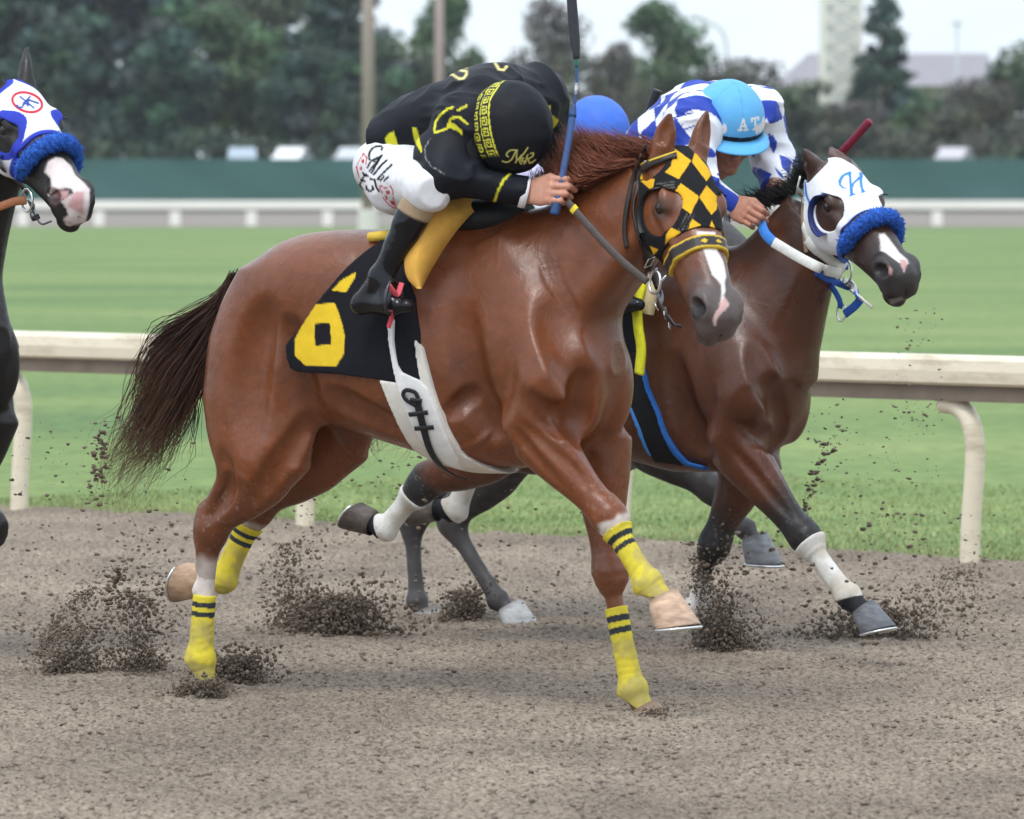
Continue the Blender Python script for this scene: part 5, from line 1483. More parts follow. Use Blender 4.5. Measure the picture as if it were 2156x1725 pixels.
mane(h1, F1, BG1, [(1345, 340, -.06), (1290, 358, -.07), (1240, 378, -.08), (1195, 400, -.09)],
     [[(1300, 345, -.08), (1265, 335, -.08), (1235, 322, -.07)], [(1250, 362, -.10), (1220, 345, -.09), (1195, 315, -.08)], [(1205, 385, -.10), (1180, 362, -.09), (1170, 335, -.07)], [(1170, 405, -.10), (1155, 388, -.09), (1152, 370, -.08)]], 900, .0019, DM, 18, .016)
# ------------------------------------------------------------------ riders
def jockey_parts(p):
    """p: dict of joints in a horse's own axes -> prims of each garment and of bare skin"""
    A, B, D, E = [], [], [], []
    A.append((Loft(p['t0'], p['t1'], p.get('tup', (0, 0, 1)), p['tst'], n=2.2), .05))
    for s in ('n', 'f'):
        S, El, W = p['S' + s], p['E' + s], p['W' + s]
        A.append((Ell(S, (.085, .08, .08)), .05)); A.append((Cone(S, El, .074, .066), .04)); A.append((Cone(El, W, .062, .040), .03))
        A.append((Cone(p['t0'] + (p['t1'] - p['t0']) * .72 + np.array([0, 0, .05]), S + np.array([0, 0, .01]), .095, .082), .06))
        if 'bulge' + s in p: A.append((Ell(*p['bulge' + s]), .04))
        B.append((Cone(p['H' + s], p['K' + s], .102, .072), .05)); B.append((Ell(p['H' + s] + np.array([-.05, 0, .01]), (.105, .085, .10)), .06))
    B.append((Ell((p['Hn'] + p['Hf']) / 2 + np.array([.03, 0, .02]), (.12, .135, .10)), .05))
    if 'seatn' in p: B.append((Ell(*p['seatn']), .05))
    boots = {}
    for s in ('n', 'f'):
        K, An, He, Ba = p['K' + s], p['A' + s], p['He' + s], p['Ba' + s]
        k0 = K + (An - K) * -.06; f = fwd(k0, An, Ba - He)
        boots[s] = [(Loft(k0, An, f, [(0, .058, .060, .056), (.25, .052, .062, .056), (.6, .042, .050, .046), (.9, .036, .042, .036), (1., .038, .044, .036)], n=2.1), .02),
                    (Cone(An, He, .038, .030), .025), (Cone(He, Ba, .028, .034), .02), (Cone(Ba, Ba + _n(Ba - He) * .06, .033, .024), .02), (Cone(An, Ba, .034, .03), .02)]
    return A, B, boots

def head_prims(c, up, f, k=1.0):
    """human head: c centre of skull, up crown axis, f out of the face"""
    up = _n(up); f = np.asarray(f, float); f = _n(f - up * f.dot(up)); s = np.cross(up, f)
    P = lambda a, b, e: np.asarray(c) + k * (a * f + b * up + e * s)
    pr = [(Ell(P(0, .02, 0), (.098 * k, .098 * k, .078 * k), f, up), .03), (Ell(P(.035, -.06, 0), (.062 * k, .085 * k, .060 * k), f, up), .03),
          (Ell(P(.075, -.118, 0), (.026 * k, .022 * k, .028 * k), f, up), .02),                       # chin
          (Cone(P(.088, -.015, 0), P(.116, -.052, 0), .011 * k, .015 * k), .012),                    # nose
          (Ell(P(.092, .012, 0), (.014 * k, .012 * k, .045 * k), f, up), .015),                       # brow
          (Ell(P(.094, -.083, 0), (.010 * k, .008 * k, .024 * k), f, up), .008), (Ell(P(.090, -.094, 0), (.010 * k, .009 * k, .021 * k), f, up), .006)]
    for sg in (1, -1):
        pr.append((Ell(P(.066, -.050, sg * .042), (.028 * k, .024 * k, .022 * k), f, up), .02))      # cheekbone
        pr.append((Ell(P(.090, -.012, sg * .032), (.014 * k, .011 * k, .016 * k), f, up), .010, 's'))  # eye socket
        pr.append((Ell(P(.082, -.014, sg * .032), (.013 * k, .012 * k, .013 * k), f, up), .004))      # eyeball
        pr.append((Ell(P(.004, -.020, sg * .080), (.020 * k, .032 * k, .010 * k), f, up), .008))      # ear
    pr.append((Cone(P(-.02, -.06, 0), P(-.05, -.16, 0), .055 * k, .062 * k), .03))
    return pr, P

def cloth_fold(amp, sc, seed, dirv=None):
    def f(P):
        a = vnoise(P, sc, seed); b = vnoise(P, sc * 2.3, seed + 1)
        return amp * (1 - 2 * np.abs(a)) + amp * .45 * (1 - 2 * np.abs(b))
    return f

def silk_fold(seed):
    def f(P):
        w = P + .05 * np.stack([vnoise(P, 6, seed + 5), vnoise(P, 6, seed + 6), vnoise(P, 6, seed + 7)], -1)
        Q = w * np.array([.55, 1., 1.25])
        a = vnoise(Q, 11, seed); b = vnoise(Q, 24, seed + 1)
        return .009 * (.6 - np.abs(a) * 2.2) + .004 * (.6 - np.abs(b) * 2) * sstep(-.3, .4, vnoise(P, 5, seed + 2))
    return f

def rider(F, label, p, jacket_paint, breech_paint, boot_paint, helmet, hands, group='jockeys riding in the race', res=.0055, skin=SKIN):
    base = (p['Hn'] + p['Hf']) / 2; base = base + np.array([0, 0, -.1])
    r = empty('person', tuple(F.toworld(base)[0]), -F.ang); tag(r, label, 'person', group)
    A, B, boots = jockey_parts(p)
    hp, HP = head_prims(*p['head'])
    neck = [(Cone(p['t1'] + (p['t0'] - p['t1']) * .06, HP(-.03, -.08, 0), .066, .056), .03)]
    hands_p = []
    for h in hands: hands_p += hand_prims(*h)
    # one continuous body under the clothes
    body = [(q[0], q[1]) for q in A + B + boots['n'] + boots['f']]
    lo_, hi_ = bbox(body + hp + hands_p)
    g = Grid(lo_, hi_, .0048)
    for q in body: g.add(*q)
    g.D += .011
    for q in neck + hp + hands_p: g.add(*q)
    def skin_p(V, C, N):
        C[:] = skin; n = vnoise(V, 28, 3); blend(C, .3 * sstep(0, .8, n), (skin[0] * 1.05, skin[1] * .72, skin[2] * .66))
        for i, h in enumerate(hands):
            w = np.asarray(h[0]); d = _n(h[1]); m = (np.linalg.norm(V - w, axis=1) < .19) & ((V - w) @ d > .07)
            blend(C, m * .25, (skin[0] * 1.02, skin[1] * .66, skin[2] * .58))
        m = np.linalg.norm(V - HP(.09, -.09, 0), axis=1); blend(C, sstep(.03, .02, m) * .5, (.36, .13, .11))
        for sg in (1, -1):
            m = np.linalg.norm(V - HP(.084, -.012, sg * .032), axis=1); blend(C, sstep(.017, .012, m) * .85, (.05, .03, .025))
    local_obj(sdf_obj('body', g, M_SKIN, r, skin_p), base)
    # jacket
    wr = [(p['Wn'], _n(p['Wn'] - p['En'])), (p['Wf'], _n(p['Wf'] - p['Ef']))]
    hem0, hemd = p['hem']
    hemd = _n(hemd); hip = (p['Hn'] + p['Hf']) / 2
    def jreg(x, y, z):
        d = -((x - hem0[0]) * hemd[0] + (y - hem0[1]) * hemd[1] + (z - hem0[2]) * hemd[2])
        near_arm = 0
        for w, q in wr:
            e = (x - w[0]) * q[0] + (y - w[1]) * q[1] + (z - w[2]) * q[2]
            dist = np.sqrt((x - w[0]) ** 2 + (y - w[1]) ** 2 + (z - w[2]) ** 2)
            d = np.maximum(d, np.where(dist < .12, e - .0, -1))
        return d
    lo_, hi_ = bbox(A, .06)
    local_obj(shell('jacket', r, A, lo_, hi_, res, .010, jreg, M_SATIN, jacket_paint, fold=silk_fold(3)), base)
    # breeches
    def breg(x, y, z):
        d = -1 + 0 * (x + y + z)
        for s in ('n', 'f'):
            K, Hh = p['K' + s], p['H' + s]; q = _n(K - Hh); e = (x - K[0]) * q[0] + (y - K[1]) * q[1] + (z - K[2]) * q[2]
            dist = np.sqrt((x - K[0]) ** 2 + (y - K[1]) ** 2 + (z - K[2]) ** 2); d = np.maximum(d, np.where(dist < .16, e - .065, -1))
        return d
    lo_, hi_ = bbox(B, .06)
    local_obj(shell('breeches', r, B, lo_, hi_, res, .004, breg, M_CLOTH, breech_paint, fold=cloth_fold(.005, 9, 13)), base)
    for s in ('n', 'f'):
        lo_, hi_ = bbox(boots[s], .04); g = build_prims(boots[s], lo_, hi_, .0048)
        x, y, z = g.axes(); X, Y, Z = np.broadcast_arrays(x, y, z); bd = np.abs(g.D) < .03; P = np.stack([X[bd], Y[bd], Z[bd]], -1)
        g.D[bd] -= .0022 * (1 - 2 * np.abs(vnoise(P, 16, 8)))
        local_obj(sdf_obj('boot', g, M_BOOT, r, boot_paint(p['K' + s], p['A' + s])), base)
    helmet(F, r, base, p, HP)
    return r, base

M_BOOT = mat_paint('boot_leather', spec=.32, noise=.1, nscale=(40, 40, 40), bump=.05, big=.30)

def make_helmet(F, parent, base, HP, paint, visor_col, rx=(.140, .128, .116), res=.0035, visor=True, droop=.0, name='helmet', visor_len=.06, cap_folds=.003, cut_h=.037, cut_s=.055):
    """skull cap with cloth cover: HP gives the head's axes (face, crown, side)"""
    c = HP(-.004, .030, 0); f = _n(HP(1, 0, 0) - HP(0, 0, 0)); up = _n(HP(0, 1, 0) - HP(0, 0, 0)); sd_ = np.cross(up, f)
    g = Grid(c - .19, c + .19, res); g.add(Ell(c, rx, f, up), .01)
    x, y, z = g.axes(); X, Y, Z = np.broadcast_arrays(x, y, z); bd = np.abs(g.D) < .03; P = np.stack([X[bd], Y[bd], Z[bd]], -1)
    g.D[bd] -= cap_folds * (1 - 2 * np.abs(vnoise(P, 11, 41))) * sstep(-.2, .6, vnoise(P, 5, 42)) + cap_folds * .3 * vnoise(P, 30, 43)
    def reg(x, y, z):
        h = (x - c[0]) * up[0] + (y - c[1]) * up[1] + (z - c[2]) * up[2]; ff = (x - c[0]) * f[0] + (y - c[1]) * f[1] + (z - c[2]) * f[2]
        return -(h + cut_h - cut_s * np.clip(ff, -.2, .2))
    g.inter(reg, .006)
    def pt(V, C, N):
        Q = V - c; paint(V, C, N, Q @ up, Q @ f, Q @ sd_)
    o = local_obj(sdf_obj(name, g, M_SATIN, parent, pt), base)
    if visor:
        m = MB(); n = 25
        for j, (rr, dz) in enumerate(((.96, 0.004), (1.0, .002), (1.0, -.004), (.96, -.006))):
            pass
        ang = np.linspace(-1.25, 1.25, n); top = []; 
        rows = []
        for (ext, dz) in ((.0, .006), (.5, -.002), (.93, -.012), (1.0, -.017), (.95, -.020), (.5, -.010), (.0, -.002)):
            row = []
            for a in ang:
                e = ext * visor_len * math.cos(a * .95) ** .7 if abs(a) < 1.5 else 0
                ff = math.cos(a) * rx[0] * .98; ss = math.sin(a) * rx[2] * .98
                hh = -cut_h + .004 + cut_s * math.cos(a) * rx[0] + dz - droop * ext
                row.append(c + f * (ff + e * math.cos(a * .5)) + sd_ * (ss + e * math.sin(a * .5)) + up * hh)
            rows.append(row)
        for r_ in rows: m.v += [tuple(q) for q in r_]
        k = len(rows)
        for j in range(k):
            j2 = (j + 1) % k
            for i in range(n - 1): m.f.append((j * n + i, j * n + i + 1, j2 * n + i + 1, j2 * n + i))
        C = np.ones((len(m.v), 4)); C[:] = (*visor_col, .5)
        local_obj(link_mesh('visor', m.v, m.f, M_SATIN, o, True, C), base); 
    return o

# ---- the front rider, all in black with yellow ------------------------------
L = F1.L
P1 = dict(t0=L(835, 292, 0), t1=L(1105, 232, 0), tst=[(0, .085, .10, .165), (.2, .120, .125, .180), (.5, .145, .12, .188), (.8, .15, .12, .195), (1, .10, .085, .14)],
          Sn=L(985, 262, -.19), Sf=L(1125, 206, .19), En=L(938, 370, -.30), Ef=L(1165, 300, .30), Wn=L(1106, 407, -.155), Wf=L(1200, 380, .13),
          bulgen=(L(928, 318, -.26), (.085, .07, .07)), seatn=(L(842, 408, -.15), (.105, .065, .085)), Hn=L(842, 358, -.10), Hf=L(884, 350, .10), Kn=L(902, 398, -.335), Kf=L(1020, 436, .31),
          An=L(803, 588, -.365), Af=L(930, 580, .36), Hen=L(760, 640, -.372), Ban=L(826, 643, -.385), Hef=L(900, 640, .36), Baf=L(960, 640, .37),
          head=(L(1056, 274, -.15), (.98, -.10, .10), (.08, -.15, -1.), 1.08), hem=(L(806, 318, -.1), (.62, 0, .78)))
TF6 = (886.4, 119.8, .13889); TF4 = (736.6, 269.5, .13887); TF2 = (718.7, 89.8, .3473); TFM = (1042.1, 287.5, .055556)
JY = (.62, .58, .03, .55)
def jp1(V, C, N):
    C[:] = (.008, .009, .014, .55)
    G = (.42, .30, .06, .5)
    stroke(F1, V, N, C, [[(160, 200), (170, 300), (250, 250), (310, 190), (290, 145), (140, 190)], [(330, 200), (420, 270), (480, 270), (580, 335), (650, 325), (690, 270), (690, 220), (620, 210), (540, 180), (430, 150)], [(380, 150), (480, 125), (600, 120), (720, 105)], [(1130, 105), (1180, 190), (1260, 200), (1300, 145)]], 5.2, (.62, .52, .20, .5), TF6, lim=-.5)
    dye(F1, V, N, C, [[(620, 135), (770, 110), (770, 130), (680, 185)], [(180, 210), (300, 150), (310, 190), (190, 290)]], (.62, .50, .06, .5), TF6, lim=-.5)
    stroke(F1, V, N, C, [[(480, 765), (400, 790), (300, 870), (220, 980), (205, 1100), (215, 1150), (300, 1120), (390, 1090), (450, 950), (480, 925), (580, 915), (650, 970), (700, 1010)], [(555, 810), (690, 745)]], 4.6, JY, TF6, lim=-.3)
    dye(F1, V, N, C, [[(390, 1090), (450, 990), (500, 1010), (620, 1110), (630, 1190), (560, 1130), (470, 1090)], [(1885, 870), (1950, 850), (2085, 965), (2040, 1050), (1900, 1180)], [(1890, 740), (1970, 740), (1960, 830), (1890, 860)]], JY, TF6, lim=-.4)
    dye(F1, V, N, C, [[(535, 180), (540, 140), (600, 80), (675, 50), (700, 180), (760, 310), (815, 435), (740, 440), (640, 360), (560, 250)], [(950, -10), (1015, -5), (1050, 150), (1100, 350), (1080, 380), (1010, 260), (960, 100)]], JY, TF4, lim=-.4)
    stroke(F1, V, N, C, [[(1022, 798), (985, 830), (955, 890), (925, 972)]], 5, JY, TF2, lim=-.3)
    stroke(F1, V, N, C, [[(540, 580), (505, 640), (510, 700), (550, 755), (625, 795)]], 1.6, (.25, .25, .25, .4), TF2, lim=-.3)
def bp1(V, C, N):
    C[:] = (.72, .72, .74, .7)
    K = (.015, .015, .018, .7); Rd = (.50, .03, .04, .7)
    stroke(F1, V, N, C, [[(300, 480), (288, 430), (300, 370), (340, 310), (400, 280), (460, 275), (495, 300), (485, 335)], [(265, 600), (320, 505), (490, 415)], [(485, 420), (300, 650)], [(330, 495), (420, 530)],
        [(330, 680), (400, 560), (440, 490)], [(365, 705), (480, 560), (560, 490)], [(420, 775), (540, 650), (635, 560)], [(420, 775), (465, 795), (515, 740)], [(520, 800), (580, 745)],
        [(150, 860), (200, 760), (250, 700)], [(200, 690), (270, 735)], [(170, 790), (225, 815)], [(150, 860), (165, 900), (195, 930)], [(250, 890), (255, 940), (310, 960), (360, 930), (340, 890)], [(310, 770), (375, 785), (400, 900), (440, 960)]], 4.4, K, TF4, lim=-.2)
    stroke(F1, V, N, C, [[(210, 385), (130, 520), (100, 600), (140, 750)], [(210, 385), (258, 460), (245, 545)], [(455, 950), (450, 870), (530, 910), (620, 890), (655, 960), (650, 1020)], [(500, 1050), (560, 1130), (620, 1190), (710, 1230)], [(655, 1060), (700, 1220)]], 2.4, Rd, TF4, lim=-.2)
    dye(F1, V, N, C, [[(200, 460), (225, 500), (198, 552), (170, 505)], [(170, 572), (192, 620), (165, 658), (148, 615)], [(545, 960), (602, 950), (612, 1000), (560, 1017)], [(468, 940), (497, 950), (497, 1002), (475, 1002)], [(528, 1028), (562, 1035), (582, 1092), (550, 1087)], [(608, 1105), (667, 1105), (682, 1167), (640, 1172)]], Rd, TF4, lim=-.2)
def boot1(K, A):
    def f(V, C, N):
        C[:] = (.006, .006, .008, .14); t, d = seg_t(V, K, A); blend(C, sstep(.30, .27, t + .12 * ((V - K) @ np.array([1., 0, 0]))), (.36, .26, .16, .55))
        stroke(F1, V, N, C, [[(1012, 985), (1018, 1030), (1042, 1022), (1046, 985)], [(1062, 1000), (1068, 1050), (1090, 1035), (1075, 1020), (1088, 1003), (1062, 1000)], [(1060, 980), (1090, 960), (1100, 975)]], 1.5, (.7, .68, .64, .6), TF4)
    return f
KEY = ["#########", "#.......#", "#.#####.#", "#.#...#.#", "#.#.#.#.#", "#.#.###.#", "#.#.....#", "#.#######"]
def helm1(F, r, base, p, HP):
    def pt(V, C, N, h, f, s):
        C[:] = (.009, .010, .014, .6)
        ang = np.arctan2(s, f); tilt = h - .055 * f * .55 / .1 * .1
        hh = h + .060 - .060 * f
        u = ang * .125 / .0042; v = hh / .0042
        key = np.array([[c == '#' for c in row] for row in KEY])
        for o in (0, 9.6):
            vi = np.floor(v - o).astype(int); ui = np.mod(np.floor(u + (3 if o else 0)).astype(int), 8)
            inb = (vi >= 0) & (vi < 9); k = np.zeros(len(V), bool); k[inb] = key[ui[inb], vi[inb]]
            blend(C, inb * 1., (.62, .60, .06, .55)); blend(C, (inb & k) * 1., (.02, .02, .02, .55))
        blend(C, ((v > 18.6) & (v < 20)) * 1., (.62, .60, .06, .55)); blend(C, (v < .6) * 1., (.62, .60, .06, .5))
        front = sstep(.100, .112, f); blend(C, front * sstep(22, 20, v), (.012, .013, .017, .5))
        stroke(F1, V, N, C, [[(500, 770), (440, 720), (440, 650), (520, 560), (640, 510), (770, 520), (850, 520)], [(790, 540), (740, 680), (640, 860), (520, 960), (420, 980), (280, 940)], [(830, 540), (810, 750), (830, 900), (780, 1000)], [(860, 890), (980, 750), (1090, 660), (1240, 430)],
            [(1010, 780), (950, 880), (940, 980), (1010, 1050)], [(1080, 810), (1020, 920), (1050, 960), (1170, 920), (1160, 980), (1100, 1040)], [(1240, 700), (1180, 860), (1290, 840), (1400, 780), (1460, 690), (1450, 630), (1360, 640)], [(1260, 900), (1310, 1010), (1400, 990), (1530, 890)]], 3.0, (.60, .56, .16, .5), TFM)
    make_helmet(F, r, base, HP, pt, (.012, .012, .014), visor=True, visor_len=.05, rx=(.150, .142, .132), cap_folds=.006, cut_h=.060, cut_s=.060)
hand1 = (P1['Wn'] + np.array([.01, 0, 0]), (.93, -.08, .10), (-.08, .30, .95), (-.1, -1, .25), 1.18, .45)
hand1f = (P1['Wf'], (.9, -.3, -.2), (-.1, -.3, .95), (.1, 1, .2), 1.0, .8)
j1, j1b = rider(F1, 'jockey in black silks with yellow trim crouched over the chestnut gripping a blue whip', P1, jp1, bp1, boot1, helm1, [hand1, hand1f])
m = MB(); w = P1['Wn'] - _n(P1['Wn'] - P1['En']) * .004; d = _n(P1['Wn'] - P1['En']); u = _n(np.cross(d, [0, 1, 0])); v = np.cross(d, u)
rg_ = [w + .047 * (math.cos(t) * u + math.sin(t) * v) for t in np.linspace(0, 2 * math.pi, 25)]
m.tube(rg_, 1, 8, cap=False, flat=(.003, .012), up=[_n(q - w) for q in rg_]); local_obj(m.build('wristband', mat_plain('white_rubber', (.78, .78, .80), rough=.5), j1), j1b)
# whip
def whip(F, label, pts, secs, flap=None, name='riding_whip', group='riding whips'):
    P = [np.asarray(q) for q in pts]; o = P[0]
    r = empty(name, tuple(F.toworld(o)[0]), -F.ang); tag(r, label, 'whip', group)
    C = bez([q - o for q in P], 80); L_ = np.r_[0, np.cumsum(np.linalg.norm(np.diff(C, axis=0), axis=1))]; L_ /= L_[-1]
    for a, b, rad, col, nm, rough in secs:
        k = (L_ >= a - .012) & (L_ <= b + .012); m = MB(); m.tube(C[k], rad, 10); cc = np.ones((len(m.v), 4)); cc[:] = (*col, rough); link_mesh(nm, m.v, m.f, M_LEATHER, r, True, cc)
    return r
WP = [L(1167, 452, -.168), L(1180, 395, -.150), L(1195, 310, -.12), L(1206, 240, -.10), L(1213, 190, -.09), L(1214, 130, -.085), L(1208, 60, -.08), L(1203, -10, -.08)]
NB = (.035, .075, .20)
whip(F1, 'long blue whip held upright in the front jockey fist', WP, [(0, .075, .0165, NB, 'grip_cap', .4), (.075, .46, .0115, (.06, .11, .26), 'grip', .6), (.46, .50, [.014, .007], NB, 'collar', .4), (.50, .56, .005, (.05, .09, .22), 'shaft', .3), (.56, .60, .005, (.7, .7, .72), 'shaft_band', .3), (.60, .68, .005, (.04, .09, .22), 'shaft', .3), (.68, .72, .0065, (.03, .14, .10), 'shaft_binding', .4), (.72, 1.0, [.010, .017, .017, .016], (.035, .035, .045), 'popper', .6)])
# ------------------------------------------------------------------ the other three horses
def shift_sh(o):
    sh = {}
    for k, v in sh1.items():
        sh[k] = (np.asarray(v) + o) if isinstance(v, np.ndarray) else v
    sh['zc'] = 1.15 + o[2]; return sh
def shift_T(o): return [(r[0] + o[0], r[1] + o[2], r[2] + o[2], r[3]) for r in T1]

# ---- bay horse on the right, white hood ------------------------------------
F2 = Frame(18.75); L2 = F2.L
OFF2 = L2(1612, 862, -.2) - L(1180, 795, -.2); OFF2[1] = 0; OFF2[2] = -.12; OFF2[0] -= .045
HEAD2 = Head(L2(1746, 361, -.027), 29, 38.5, 1.4, k=.99)
nf2 = dict(elbow=L2(1535, 920, -.17), knee=L2(1695, 1132, -.14), fet=L2(1786, 1254, -.15), cor=L2(1822, 1292, -.155), hint=(1, 0, .6), toe=(1, -.05, .25), sole=(.25, -.02, -1))
ff2 = dict(elbow=L2(1590, 960, .13), knee=L2(1502, 1148, .10), fet=L2(1466, 1276, .10), cor=L2(1480, 1322, .10), hint=(1, 0, .1), hint2=(1, 0, .3), hint3=(1, 0, .5), toe=(1, 0, 0), sole=(.1, 0, -1))
nh2 = dict(stifle=L2(1085, 905, -.15), hock=L2(884, 1030, -.13), fet=L2(812, 1116, -.12), cor=L2(778, 1096, -.12), hint=(1, 0, -.3), hint2=(1, 0, -.5), hint3=(-.4, 0, -1), toe=(-.6, 0, -.6), sole=(-1, 0, .9))
fh2 = dict(stifle=L2(1180, 915, .15), hock=L2(1012, 955, .12), fet=L2(960, 1078, .11), cor=L2(912, 1068, .11), hint=(1, 0, -.1), hint2=(1, 0, -.2), hint3=(-.3, 0, -1), toe=(-.4, 0, -1), sole=(-1, 0, .4))
sh2 = shift_sh(OFF2); sh2['pof'] = sh2['pof'] + np.array([-.06, 0, 0]); sh2['breast'] = sh2['breast'] + np.array([-.03, 0, 0]); sh2['gtn'] = L2(1020, 930, -.15); sh2['gtf'] = L2(1110, 930, .15)
neck2 = dict(base=L2(1575, 700, 0), top=L2(1712, 455, -.02), up=(-.6, 0, .8), st=[(0, .27, .30, .165), (.25, .235, .255, .150), (.5, .19, .215, .118), (.75, .155, .175, .098), (1, .12, .145, .085)])
PR2 = horse_prims(shift_T(OFF2), HEAD2, nf2, ff2, nh2, fh2, neck2, L2, sh2)
EAR2 = [(HEAD2.P(.0, .015, .068), L2(1689, 314, -.15)), (HEAD2.P(.0, .015, -.068), L2(1748, 309, .10))]
HP2 = HEAD2.prims() + ear_prims(*EAR2[0], _n(HEAD2.l - HEAD2.a * .3)) + ear_prims(*EAR2[1], _n(HEAD2.v))
h2 = F2.root('racehorse'); tag(h2, 'dark bay racehorse in white hood marked with a blue letter H', 'horse', 'racehorses on the track')
all2 = PR2 + HP2; lo2, hi2 = bbox(all2); BG2 = build_prims(all2, lo2, hi2, .007)
def body2_relief(g):
    cut = lambda L_, r=.03, d=.016, k=.045: relief(g, F2, L_, r, d, k, False)
    ris = lambda L_, r=.02, d=.007, k=.04: relief(g, F2, L_, r, d, k, True)
    cut([[(1420, 760), (1440, 850), (1470, 920), (1500, 970)]], .035, .016); cut([[(1648, 880), (1640, 925), (1600, 925), (1550, 890)]], .03, .014, .03)
    cut([[(1590, 740), (1622, 820), (1648, 880)]], .03, .014, .05); cut([[(1540, 945), (1590, 1000), (1630, 1050), (1665, 1090)]], .014, .006, .02)
    ris([[(1555, 900), (1600, 950), (1640, 1010), (1675, 1070)]], .008, .004, .014)
body2_relief(BG2)
COAT2 = (.072, .022, .009)
TFH2 = (1676.9, 311.4, .20831)
DKB = (.016, .012, .011)
def paint_bay(F, H, coat, legs, base_dark, ears):
    def f(V, C, N):
        C[:] = (*coat, .33); coat_common(V, C, N, coat, H)
        a, v, l = H.inv(V); hd = (a > -.05) & (np.abs(l) < .14) & (v < .14) & (v > -.24) & (a < .75)
        blend(C, hd * .75, base_dark); blend(C, hd * sstep(.38, .55, a + .02 * vnoise(V, 30, 4)) * .9, (.028, .025, .025, .45))
        for J, kn in legs:
            k, ft = np.asarray(J[kn]), np.asarray(J['fet']); t_lo = .45 if kn == 'knee' else .72; e = np.asarray(J['elbow' if kn == 'knee' else 'stifle'])
            t, d = seg_t(V, e, k); blend(C, (d < .13) * sstep(t_lo, t_lo + .35, t + .08 * vnoise(V, 12, 3)) * .95, (.012, .011, .012, .5))
            t, d = seg_t(V, k, ft); blend(C, (d < .11) * (t > -.25) * .95, (.012, .011, .012, .5))
            t, d = seg_t(V, ft, np.asarray(J['cor'])); blend(C, (d < .08) * .95, (.020, .019, .020, .5))
        for e0, e1 in ears:
            t, d = seg_t(V, e0, e1); blend(C, (d < .06) * sstep(.5, 1.05, t) * .6, (.03, .012, .008))
    return f
def p2(V, C, N):
    paint_bay(F2, HEAD2, COAT2, ((nf2, 'knee'), (ff2, 'knee'), (nh2, 'hock'), (fh2, 'hock')), (.040, .020, .014), EAR2)(V, C, N)
    dye(F2, V, N, C, [[(700, 640), (760, 640), (800, 720), (740, 730)], [(830, 870), (890, 865), (960, 950), (1040, 1060), (1120, 1130), (1130, 1170), (1100, 1200), (1085, 1260), (1060, 1180), (980, 1120), (900, 1060), (845, 1040), (850, 960)]], (.72, .66, .64, .5), TFH2, soft=1.5, lim=-.7)
    dye(F2, V, N, C, [[(1040, 1130), (1110, 1130), (1120, 1180), (1085, 1255), (1060, 1190)], [(930, 1190), (970, 1230), (960, 1290), (925, 1260)]], (.50, .28, .26, .5), TFH2, soft=1.5)
    dye(F2, V, N, C, [[(940, 1535), (1050, 1510), (1080, 1530), (1000, 1570), (950, 1585)]], (.22, .20, .20, .5), TFH2, soft=1.5)
    splash(V, C, 1.1, .7, 73, (.20, .16, .13))
    for sg in (1, -1):
        q = np.linalg.norm(V - HEAD2.P(.588, .012, sg * .078), axis=1); blend(C, sstep(.034, .02, q), (.014, .010, .010, .6))
    t, d = seg_t(V, ff2['knee'], ff2['fet']); blend(C, (d < .10) * sstep(.50, .62, t) * (t < 1.4), (.66, .62, .58, .6))
sdf_obj('body', BG2, M_COAT, h2, p2); eyes(h2, HEAD2)
for J, c in ((nf2, (.13, .135, .15)), (ff2, (.1, .1, .1)), (nh2, (.10, .08, .07)), (fh2, (.14, .12, .11))): hoof(h2, J, c, k=1.12)
WHT = (.76, .77, .80, .75); BLU = (.030, .11, .46, .7); NVY = (.018, .030, .14, .5); RBL = (.045, .20, .60, .7)
def hood2_paint(V, C, N):
    C[:] = WHT; a, v, l = HEAD2.inv(V)
    blend(C, sstep(.292, .298, a - .02 * v - .02 + .0) * 1., BLU)
    dye(F2, V, N, C, [[(420, 330), (450, 280), (500, 250), (560, 240), (550, 262), (490, 285), (460, 330), (450, 370), (480, 400), (515, 405), (505, 415), (465, 410), (430, 380)], [(515, 240), (556, 238), (556, 300), (560, 360), (620, 300), (635, 290), (632, 240), (665, 255), (675, 290), (665, 320), (672, 400), (690, 440), (712, 445), (650, 462), (655, 440), (640, 380), (635, 320), (590, 360), (570, 400), (575, 460), (608, 468), (530, 500), (540, 460), (535, 400), (530, 300)]], (.055, .22, .62, .7), TFH2, soft=.3)
    dye(F2, V, N, C, [[(80, 330), (95, 340), (110, 470), (145, 560), (150, 690), (135, 680), (120, 560), (85, 470)]], RBL, TFH2, lim=-.4)
nk2 = [q for q in PR2 if isinstance(q[0], Loft) and np.allclose(q[0].p0, neck2['base'])]
back2 = lambda v: np.interp(-v, [.035, .06, .08, .15, .2, .25], [-.06, -.01, .06, .16, .24, .30])
hood(h2, F2, HEAD2, nk2, None, (.218, -.012), (.072, .066), [(EAR2[0][0], .058), (EAR2[1][0], .046)], hood2_paint, .318, .02, back2)
